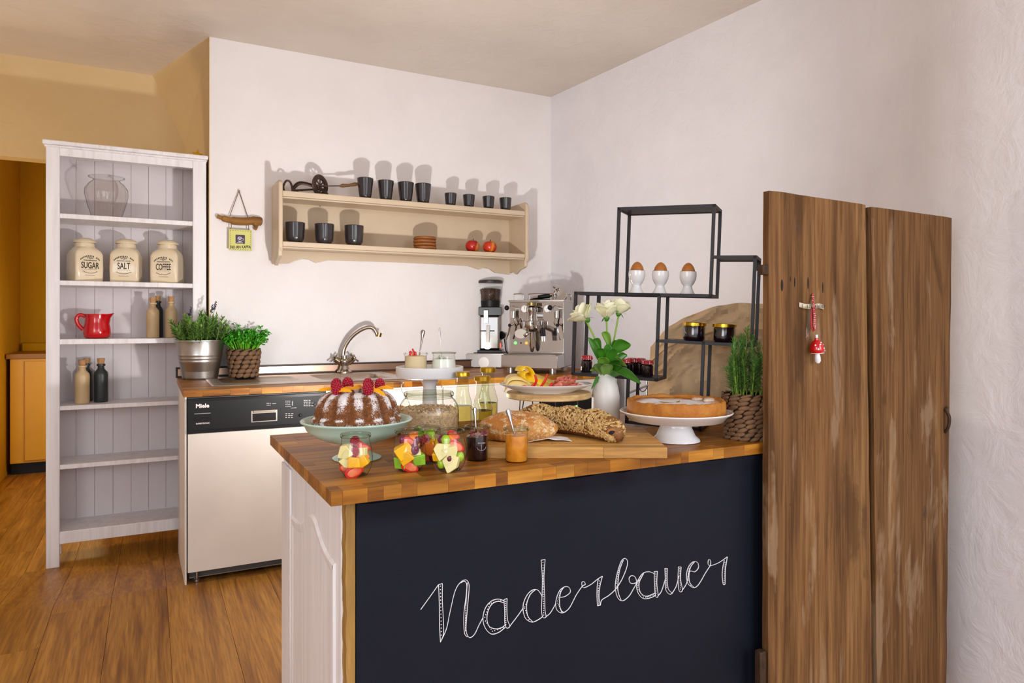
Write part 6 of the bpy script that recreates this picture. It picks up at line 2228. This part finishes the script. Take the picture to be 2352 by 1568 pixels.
# ---- loaves
def crust(name, c0, c1, c2, flour):
    m_, nt, bs, N, L = base_mat(name)
    vc = coords(nt)
    f = nz(nt, vc, 16, 4, .6)
    f2 = nz(nt, vc, 55, 5, .7)
    f3 = nz(nt, vc, 300, 3, .7)
    col = ramp(nt, f, [(.3, c0), (.5, c1), (.7, c2)])
    if flour:
        a1 = N.new('ShaderNodeMath'); a1.operation = 'MULTIPLY_ADD'
        L.new(f3, a1.inputs[0]); a1.inputs[1].default_value = .45; L.new(f2, a1.inputs[2])
        k = ramp(nt, a1.outputs[0], [(.72, (0, 0, 0, 1)), (.86, (1, 1, 1, 1))])
        col = mixc(nt, k, col, '#e3cfa6')
    L.new(col, bs.inputs['Base Color'])
    bs.inputs['Roughness'].default_value = .6
    bump(nt, bs, f2, .35, .004)
    return m_
LOAF = crust('floured_crust', '#a05e1e', '#b9762c', '#d09a4c', True)
SEEDL = crust('seed_crust', '#5c3310', '#74431a', '#8a5a28', False)
o = at_z(1188, 1010, DB0)
o.z = DB0
s = px(1, o)
q_ = 90
def lf(w):
    v = Vector(w)
    n_ = mnoise.noise(v * 2.2) * .06 + mnoise.noise(v * 6) * .015
    k = 1 - .18 * abs(v.x) ** 3
    out = Vector((v.x * (1 + n_), v.y * k * (1 + n_), v.z * k * (1 + n_)))
    out.z = max(out.z, -.62)
    return out
lo = thing('bread_loaf', 'floured brown bread loaf on the cutting board, cut end to the right', 'bread', o, FACE + .02, rot=None)
lo.rotation_euler = (0, 0, FACE - .12)
ml = MB()
ml.ball((0, 0, 27 * s), (92 * s, 48 * s, 40 * s), 48, 28, fn=lf)
ml.build('crust', LOAF, lo, smooth=180)
# seeded bread, long, from behind the loaf to the right front
a_, b_ = at_z(1160, 985, DB0), at_z(1408, 1000, DB0)
pathp = [at_z(1158, 993, DB0), at_z(1225, 988, DB0), at_z(1300, 994, DB0), at_z(1360, 1003, DB0), at_z(1405, 1013, DB0)]
s = px(1, pathp[2])
R0 = [20, 33, 36, 37, 38, 34, 22]
o = pathp[2]
sb = thing('seeded_bread', 'long bread stick covered with pumpkin and oat seeds, behind the brown loaf', 'bread', (o.x, o.y, DB0))
pth = crom([(p_ - o) + Vector((0, 0, 0)) for p_ in pathp], 6)
pth = [Vector((p_.x, p_.y, 0)) for p_ in pth]
n_ = len(pth)
rad = [(18 + 17 * min(1, k / (n_ * .22)) if k < n_ * .5 else 35 - 13 * max(0, (k - n_ * .82) / (n_ * .18)) ** 2) * s for k in range(n_)]
rad = [rr_ * (1 + .06 * math.sin(k * 1.1)) for k, rr_ in enumerate(rad)]
for e_, q_ in ((1, .9), (2, .72), (3, .45), (4, .12)):
    pth.append(pth[n_ - 1] + (pth[n_ - 1] - pth[n_ - 3]).normalized() * (rad[n_ - 1] * (.3, .55, .75, .85)[e_ - 1]))
    rad.append(rad[n_ - 1] * q_)
n_ = len(pth)
pth = [Vector((p_.x, p_.y, rad[k] * .83)) for k, p_ in enumerate(pth)]
bodyb = MB().tube(pth, rad, 24, sq=.86).build('crust', SEEDL, sb, smooth=180)
mm = MB()
rr = jit(31)
for i in range(3000):
    k = rr.uniform(.3, n_ - 1.5)
    i0 = int(k)
    c = pth[i0].lerp(pth[i0 + 1], k - i0)
    R = rad[i0] + (rad[i0 + 1] - rad[i0]) * (k - i0)
    t_ = (pth[i0 + 1] - pth[i0]).normalized()
    sd_ = t_.cross(Vector((0, 0, 1))).normalized()
    w = rr.uniform(-.6, PI + .6)
    if i0 > n_ * .84 and w > PI * .35 and w < PI * .95 and False:
        continue
    nrm = sd_ * math.cos(w) + Vector((0, 0, 1)) * math.sin(w) * .86
    p_ = c + nrm * R
    if p_.z < .001:
        continue
    g = rr.uniform(2.2, 4.0) * s
    M_ = Matrix.Translation(p_) @ nrm.to_track_quat('Z', 'Y').to_matrix().to_4x4() @ T3((0, 0, 0), (rr.uniform(-.35, .35), rr.uniform(-.35, .35), rr.uniform(0, 6)))
    mm.add([(-g * 1.3, 0, 0), (-g * .4, -g * .75, 0), (g * .9, -g * .45, 0), (g * 1.3, 0, 0), (g * .7, g * .6, 0), (-g * .5, g * .7, 0), (0, 0, g * .6)],
           [(0, 1, 6), (1, 2, 6), (2, 3, 6), (3, 4, 6), (4, 5, 6), (5, 0, 6)], M_)
td_ = (pth[-5] - pth[-7]).normalized()
hole_ = pth[-6] + Vector((-SN, -CS, 0)) * rad[-6]
for i in range(420):
    dd_ = Vector((rr.gauss(0, 1), rr.gauss(0, 1), rr.gauss(0, 1))).normalized()
    if dd_.dot(td_) < -.1:
        continue
    p_ = pth[-5] + Vector((dd_.x, dd_.y, dd_.z * .86)) * rad[-5] * .97
    if (p_ - hole_).length < 10 * s or p_.z < .001:
        continue
    g = rr.uniform(2.2, 3.8) * s
    M_ = Matrix.Translation(p_) @ dd_.to_track_quat('Z', 'Y').to_matrix().to_4x4()
    mm.add([(-g * 1.3, 0, 0), (-g * .4, -g * .75, 0), (g * .9, -g * .45, 0), (g * 1.3, 0, 0), (g * .7, g * .6, 0), (-g * .5, g * .7, 0), (0, 0, g * .6)],
           [(0, 1, 6), (1, 2, 6), (2, 3, 6), (3, 4, 6), (4, 5, 6), (5, 0, 6)], M_)
stuff(mm.build('seeds', plain('seeds', '#e2c184', .6, col2='#b08646', vscale=110), sb, smooth=0))
e_ = pth[-1]
td = (pth[-1] - pth[-3]).normalized()
vdir = Vector((-SN, -CS, .0))
pe = pth[-6] + vdir * (rad[-6] * 1.0) + Vector((.0, 0, -.003))
MB().ball((0, 0, 0), (11 * s, 2.0 * s, 9 * s), 16, 10).build('bare_patch', plain('bare_crust', '#a56a2c', .6, var=.1, vscale=30), sb, smooth=180, loc=pe, rot=(.25, 0, FACE))
MB().ball((0, 0, 0), (7 * s, 1.6 * s, 4.5 * s), 14, 8).build('end_hole', plain('hole_dark', '#17100c', .8), sb, smooth=180, loc=pe + vdir * (2.1 * s) + Vector((0, 0, -.0005)), rot=(.25, -.15, FACE))
# napkin
o = at_z(1255, 1010, DB0)
s = px(1, o)
def nap(u, v):
    x = (-52 + 105 * u) * s
    y = (-26 + 52 * v - 16 * abs(u - .5)) * s
    zz_ = .0015 + .004 * (1 + mnoise.noise(Vector((u * 4, v * 3, 2)))) * math.sin(PI * u) + .007 * max(0, .3 - abs(u - .47)) * (1 - v)
    return (x, y, zz_)
tag(MB().grid(nap, 30, 16).build('paper_napkin', plain('white_napkin', '#e9e4e6', .85), smooth=40, solid=.0007, loc=(o.x, o.y, DB0), rot=(0, 0, FACE + .12)), 'white paper napkin under the end of the brown loaf', 'napkin')

# ---- wooden riser with plate, cheese and ham
o = at_d(1260, 965, 1.90)
s = px(1, o)
d_ = dep(o)
Zs = lambda y: (EYE - (y - HY) * d_ / FPX - TOP) / s
t = thing('wooden_riser', 'round pale wooden serving riser on thin black hairpin legs', 'riser', (o.x, o.y, TOP), FACE)
zt_ = Zs(899)
s0_ = s
MB().lathe([(0, zt_ - 13), (95, zt_ - 13), (97, zt_ - 11), (97, zt_ - 2), (95, zt_), (0, zt_)], 72, M=Matrix.Scale(s, 4)).build('board', PALEW, t, smooth=40)
for k in range(4):
    w = PI / 4 + k * PI / 2 + .35
    c_, s__ = math.cos(w), math.sin(w)
    tg = Vector((-s__, c_, 0))
    bs_ = Vector((c_, s__, 0))
    pts_ = [bs_ * 66 * s + tg * 12 * s + Vector((0, 0, (zt_ - 13) * s)), bs_ * 74 * s + tg * 3 * s + Vector((0, 0, 3 * s)), bs_ * 75 * s + Vector((0, 0, 1.3 * s)), bs_ * 74 * s - tg * 3 * s + Vector((0, 0, 3 * s)), bs_ * 66 * s - tg * 12 * s + Vector((0, 0, (zt_ - 13) * s))]
    MB().tube(pts_, 1.3 * s, 8).build('hairpin_leg', IRON, t)
zpl = TOP + zt_ * s + .0003
pl_c = Vector((o.x, o.y, zpl)) + F4 @ Vector((-7 * s, -8 * s, 0))
pt = thing('oval_plate', 'white oval plate of cheese and ham on the wooden riser', 'plate', pl_c, FACE)
MB().lathe([(0, 3), (58, 3), (60, 0), (63, 0), (66, 3), (90, 11), (104, 17), (106, 19), (104, 20), (88, 14), (66, 7), (0, 5.5)], 72, M=Matrix.Diagonal((s, s * .8, s, 1))).build('dish', PORC, pt, smooth=50)
zin = 6.0
CHE = plain('pale_cheese', '#f0d68a', .4, var=.03, sss=.15)
CHY = plain('yellow_cheese', '#f2c81e', .35, var=.04, sss=.15)
RIND = plain('cheese_rind', '#d98c3c', .5)
def at_plate(xo, yo, zo=0):
    return pl_c + F4 @ Vector((xo * s, yo * s, (zin + zo) * s))
def cheese(loc, pts, w, mat, label, rot=(0, 0, 0), th=2.2):
    P = crom([(a * s, 0, b * s) for a, b in pts], 8)
    vv, ff = [], []
    n2 = len(P)
    for p_ in P:
        vv += [(p_.x, -w * s, p_.z), (p_.x, w * s, p_.z)]
    for k in range(n2 - 1):
        ff.append((2 * k, 2 * k + 2, 2 * k + 3, 2 * k + 1))
    ob = MB().add(vv, ff).build('cheese_slice', mat, smooth=60, solid=th * s, loc=loc, rot=(rot[0], rot[1], FACE + rot[2]))
    return tag(ob, label, 'cheese', 'cheese slices on the oval plate')
cheese(at_plate(-62, 12, 6), [(-32, 2), (-24, 18), (-5, 22), (14, 16), (34, 4)], 26, CHE, 'pale cheese slice folded over at the left end of the oval plate', (.15, 0, .1))
cheese(at_plate(-70, -8, 3), [(-22, 0), (-10, 14), (8, 16), (30, 10), (52, 2)], 22, CHE, 'pale cheese slice with brown rind at the front left of the oval plate', (.3, 0, -.15))
MB().box(-22 * s, 30 * s, -1 * s, 1 * s, 0, 3 * s)
cheese(at_plate(-44, 18, 30), [(-22, 4), (-20, 14), (-8, 18), (8, 10), (12, -2), (2, -10), (-10, -8), (-14, 2), (-6, 8)], 18, CHY, 'yellow cheese slice rolled up on top of the pile', (0, .35, .5))
cheese(at_plate(-8, 20, 14), [(-38, 14), (-20, 12), (0, 4), (22, -6), (40, -12)], 20, CHY, 'long yellow cheese slice sloping down towards the ham', (.45, 0, -.05))
cheese(at_plate(-20, 4, 8), [(-30, 8), (-10, 6), (12, 2), (30, -4)], 16, CHY, 'yellow cheese slice lowest in the middle of the oval plate', (.4, 0, -.1))
def pepper(xo, yo, pts, label):
    P = crom([(a * s, -2 * s * k, b * s) for k, (a, b) in enumerate(pts)], 5)
    n2 = len(P)
    tag(MB().tube(P, [(1.2 + 3.6 * math.sin(PI * (.12 + .8 * k / n2))) * s for k in range(n2)], 9, sq=.6).build('pepper_strip', PEP, smooth=180, loc=at_plate(xo, yo, 2), rot=(0, 0, FACE)), label, 'pepper', 'red pepper strips on the oval plate')
pepper(-25, -38, [(-8, 0), (0, 14), (2, 24), (-2, 34)], 'red pepper strip standing curved, left of two upright ones')
pepper(-20, -36, [(-4, -1), (8, 8), (17, 22), (22, 36)], 'red pepper strip standing upright towards the ham')
pepper(-52, -36, [(-8, 2), (0, 8), (8, 6), (14, 0)], 'short red pepper piece lying at the plate front left')
pepper(-30, -40, [(-8, 0), (-3, 8), (2, 14)], 'small red pepper piece at the foot of the upright strips')
pepper(10, -34, [(-6, 0), (-2, 8), (4, 14)], 'small red pepper piece touching the ham')
HAM = plain('cured_ham', '#b8452e', .35, col2='#d98a70', vscale=45, sss=.15)
rr = jit(44)
for i in range(9):
    w = i * 2.39
    R = 17 * math.sqrt(i / 9)
    cx_, cy_ = 40 + R * 1.5 * math.cos(w), -10 + R * math.sin(w)
    cz_ = 4 + (10 if i < 4 else 0) + rr.uniform(0, 5)
    ph = rr.random() * 6
    def ros(u, v, ph=ph, i=i):
        a = ph + u * 3.4 * PI
        r_ = (4 + 13 * u) + 2.2 * math.sin(u * 31 + i) * v
        return (r_ * s * math.cos(a) * (1 + .35 * v), r_ * s * math.sin(a) * (.8 + .3 * v), ((v - .3) * 15 + 3 * math.sin(u * 23 + i)) * s * (1 - .25 * u))
    tag(MB().grid(ros, 60, 5).build('ham_slice', HAM, smooth=180, solid=.0007, loc=at_plate(cx_, cy_, cz_), rot=(rr.uniform(-.5, .3), rr.uniform(-.5, .5), FACE)), 'curled ham slice, %s in the heap on the oval plate' % ('middle of the bottom layer', 'upper front', 'upper left', 'upper rear', 'right front', 'left front', 'rear left', 'far right', 'front edge')[i], 'ham', 'curled slices of cured ham')

# ---- vase with three roses
o = at_d(1391, 968, 1.905)
s = px(1, o)
vs_ = thing('stone_vase', 'offwhite bottle-shaped ceramic vase in front of the iron shelf', 'vase', (o.x, o.y, TOP), FACE)
d_ = dep(o)
hv = (EYE - (858 - HY) * d_ / FPX - TOP) / s
MB().lathe([(0, .3), (29, .3), (31.5, 3), (32.5, 40), (32, 80), (29, 100), (22, hv - 10), (17, hv - 4), (15.5, hv), (13.5, hv), (14, hv - 6), (20, hv - 16), (0, hv - 20)], 48, M=Matrix.Scale(s, 4)).build('body', VASEW, vs_, smooth=60)
zv = TOP + hv * s
base = Vector((o.x, o.y, TOP))
def vpt(x, y, dd=0.0):
    return at_d(x, y, d_ - dd)
PETO = plain('outer_petal', '#e6e8b4', .5, sss=.1, col2='#f2eed2', vscale=30)
def rose(hx_, hy_, sz, tilt, label, leaves, mid, seed, opened):
    top = vpt(hx_, hy_)
    t = thing('rose', label, 'rose', (o.x, o.y, TOP + .02), 0, 'white roses in the vase')
    q0 = Vector(t.location)
    R_ = lambda p_: Vector(p_) - q0
    st_ = crom([base + Vector((0, 0, .03)), Vector((o.x, o.y, zv)), vpt(*mid), top + Vector((0, 0, -.006))], 8)
    MB().tube([R_(p_) for p_ in st_], 2.1 * s, 8).build('stem', STEMG, t)
    ax = (Vector((top)) - Vector(vpt(*mid))).normalized()
    ax = (ax + Vector(tilt)).normalized()
    M_ = Matrix.Translation(R_(top)) @ ax.to_track_quat('Z', 'Y').to_matrix().to_4x4()
    r_ = random.Random(seed)
    # petals wrapped round the bud
    for k in range(11):
        ring = 0 if k < 3 else (1 if k < 6 else 2)
        a0 = k * 2.2 + r_.random() * .4
        wid = (1.7, 1.35, 1.15)[ring]
        rb_, rt_ = ((3, 7.5), (7, 14), (10, 21 if opened else 17))[ring]
        hgt = ((28, 27, 22)[ring] + r_.uniform(-2, 2)) * sz
        curl = (0.05, .3, .8 if opened else .55)[ring]
        def pet(u, v):
            a = a0 + (u - .5) * 2 * wid * (1 - .25 * v * v)
            edge = 1 - (2 * u - 1) ** 2 * .28 * v
            rr_ = rb_ * .35 + (rt_ - rb_ * .35) * math.sin(min(1, v * 1.15) * PI / 2)
            out = curl * 9 * max(0, v - .75) * 4 * v
            z = hgt * v * edge - curl * 10 * max(0, v - .8)
            rr_ = (rr_ + out * .55) * sz
            return (rr_ * s * math.cos(a), rr_ * s * math.sin(a), (z - 2) * s)
        MB().grid(pet, 10, 8).build('petal', PETAL if ring < 2 else PETO, t, smooth=180, solid=.0005).matrix_local = M_
    mm = MB()
    mm.ball((0, 0, -2 * s), (5 * s * sz, 5 * s * sz, 6 * s * sz), 12, 8)
    for k in range(5):
        w = k * 2 * PI / 5
        leaf(mm, Vector((4 * s * math.cos(w), 4 * s * math.sin(w), 0)), (math.cos(w), math.sin(w), .3 - (k % 2) * .9), 17 * s, 5 * s, (0, 0, 1), .2, 4)
    mm.build('sepals', LEAFD, t, smooth=180).matrix_local = M_
    for li_, (lx, ly, ex_, ey_, w_, f_) in enumerate(leaves):
        a_, b_ = vpt(lx, ly, .01), vpt(ex_, ey_, f_)
        mm = MB()
        dv = b_ - a_
        nx_, ny_ = 10, 6
        sd_ = dv.cross(Vector((-SN, -CS, -.5))).normalized()
        nn_ = sd_.cross(dv.normalized())
        def lfn(u, v):
            wq = math.sin(PI * min(1, u * .94 + .03)) ** .8 * w_ * s
            vv_ = (v - .5) * 2
            c = R_(a_) + dv * u + Vector((0, 0, .022 * math.sin(PI * u) * .6))
            return tuple(c + sd_ * (vv_ * wq) + nn_ * (abs(vv_) * wq * .35))
        mm.grid(lfn, nx_, ny_)
        mm.build('leaf', LEAFL if li_ % 3 == 1 else LEAFD, t, smooth=180, solid=.0006)
rose(1347, 732, 1.4, (-.35, .1, -.1), 'white rose leaning left, open petals, in the offwhite vase', [(1385, 845, 1352, 775, 9, .02), (1390, 850, 1356, 850, 12, .03), (1378, 872, 1358, 892, 9, .045), (1392, 838, 1372, 800, 11, .05), (1384, 862, 1366, 836, 12, .07), (1380, 806, 1364, 778, 7, .03)], (1371, 790), 1, True)
rose(1393, 728, 1.4, (.0, 0, .2), 'white rose in the middle of the offwhite vase', [(1396, 850, 1412, 800, 13, .04), (1396, 856, 1376, 822, 13, .06), (1400, 858, 1425, 840, 13, .05), (1398, 840, 1395, 790, 10, .02), (1394, 866, 1390, 836, 15, .075), (1404, 866, 1430, 862, 11, .065)], (1394, 790), 2, False)
rose(1421, 718, 1.25, (.1, 0, .2), 'white rose bud at the right of the offwhite vase', [(1405, 810, 1448, 790, 17, .03), (1402, 800, 1384, 762, 9, .02), (1406, 850, 1472, 880, 12, .06), (1408, 842, 1440, 815, 10, .0), (1410, 836, 1438, 838, 13, .04), (1406, 816, 1420, 782, 9, .015), (1404, 858, 1418, 826, 12, .07)], (1408, 790), 3, False)

# ---- white cake stand with cheesecake
o = at_z(1552, 1012, TOP)
s = px(1, o)
d_ = dep(o)
Zs = lambda y: (EYE - (y - HY) * d_ / FPX - TOP) / s
t = thing('cake_stand', 'white porcelain cake stand at the right under the baked cheesecake', 'cake stand', (o.x, o.y, TOP), FACE)
zr = Zs(944)
MB().lathe([(0, .5), (52, .3), (55, 1.5), (54, 5), (44, 14), (37, 30), (34, zr - 28), (36, zr - 24), (90, zr - 22), (106, zr - 19), (117, zr - 6), (125, zr - 3), (127.5, zr), (126, zr + 2), (119, zr - 1), (113, zr - 9.5), (0, zr - 10)], 72, M=Matrix.Scale(s, 4)).build('stand', PORC, t, smooth=50)
m_, nt, bs, N, L = base_mat('cheesecake_top')
vc = coords(nt)
f = nz(nt, vc, 16, 3, .6)
sx_ = N.new('ShaderNodeVectorMath'); sx_.operation = 'LENGTH'
mp_ = N.new('ShaderNodeMapping'); mp_.inputs['Location'].default_value = (.002, .022, 0); mp_.inputs['Scale'].default_value = (1, 1, 0)
L.new(vc, mp_.inputs['Vector'])
L.new(mp_.outputs[0], sx_.inputs[0])
a1 = N.new('ShaderNodeMath'); a1.operation = 'MULTIPLY_ADD'
L.new(f, a1.inputs[0]); a1.inputs[1].default_value = .035; L.new(sx_.outputs['Value'], a1.inputs[2])
f3 = nz(nt, vc, 420, 2, .8)
a2 = N.new('ShaderNodeMath'); a2.operation = 'MULTIPLY_ADD'
L.new(f3, a2.inputs[0]); a2.inputs[1].default_value = .05; L.new(a1.outputs[0], a2.inputs[2])
sug = ramp(nt, a2.outputs[0], [(.128, (1, 1, 1, 1)), (.155, (0, 0, 0, 1))])
brn = ramp(nt, f, [(.3, '#8a4a1e'), (.55, '#b06c2c'), (.7, '#e0b04a')])
L.new(mixc(nt, sug, brn, '#f2eef0'), bs.inputs['Base Color'])
bs.inputs['Roughness'].default_value = .8
CTOP = m_
CRUST = plain('shortcrust', '#a9631a', .7, col2='#c07f2c', vscale=30, bmp=.5, bscale=110)
zc_ = zr - 9
rr = jit(9)
ck_ = thing('cheesecake', 'round baked cheesecake with powdered sugar on the white stand', 'cake', (o.x, o.y, TOP + zc_ * s), FACE)
def crf(r, z, a):
    n_ = mnoise.noise(Vector((4 * math.cos(a), 4 * math.sin(a), z * .03))) * 1.6 + mnoise.noise(Vector((14 * math.cos(a), 14 * math.sin(a), z * .12))) * 1.4
    return ((r + n_) * s, (z + (n_ * 1.8 if z > 25 else 0)) * s)
MB().lathe([(0, 0), (108, 0), (110, 3), (111, 20), (110.5, 34), (107, 37), (103, 36), (101, 31), (100, 26), (0, 26)], 120, rmod=crf).build('crust', CRUST, ck_, smooth=180)
MB().lathe([(101.5, 30), (96, 32), (85, 30), (60, 29), (30, 28.5), (0, 28)], 90, rmod=lambda r, z, a: (r * s, (z + 3.5 * mnoise.noise(Vector((r * .035 * math.cos(a), r * .035 * math.sin(a), 1.3)))) * s)).build('filling', CTOP, ck_, smooth=180)
rr = jit(19)
for k, (xo, yo) in enumerate(((78, 10), (60, 40), (85, 30))):
    MB().ball((xo * s, yo * s, 32 * s), (13 * s, 11 * s, 5 * s), 14, 8, fn=lambda w: w * (1 + .2 * mnoise.noise(w * 3))).build('sugar_crumble', plain('sugared_crumble', '#e6d6c8', .8, col2='#b77a44', vscale=60) if k == 0 else bpy.data.materials['sugared_crumble'], ck_, smooth=180)

# ---- rosemary in a woven pot
o = at_z(1713, 1006, TOP)
s = px(1, o)
t = thing('potted_rosemary', 'tall rosemary in a grey-brown woven pot beside the old door', 'potted plant', (o.x, o.y, TOP))
rope_pot(t, lambda q: 46 + 6 * q, [0, 9, 19, 29, 39, 49, 59, 69, 79, 89, 98, 104], s, 13, 15)
MB().lathe([(0, 96), (46, 96), (46, 90), (0, 90)], 24, M=Matrix.Scale(s, 4)).build('soil', SOIL, t)
needle_plant(t, 34, 70 * s, 185 * s, 16 * s, 24 * s, 2.6 * s, 12, ROSM, 34 * s, 90, 96 * s, .6)
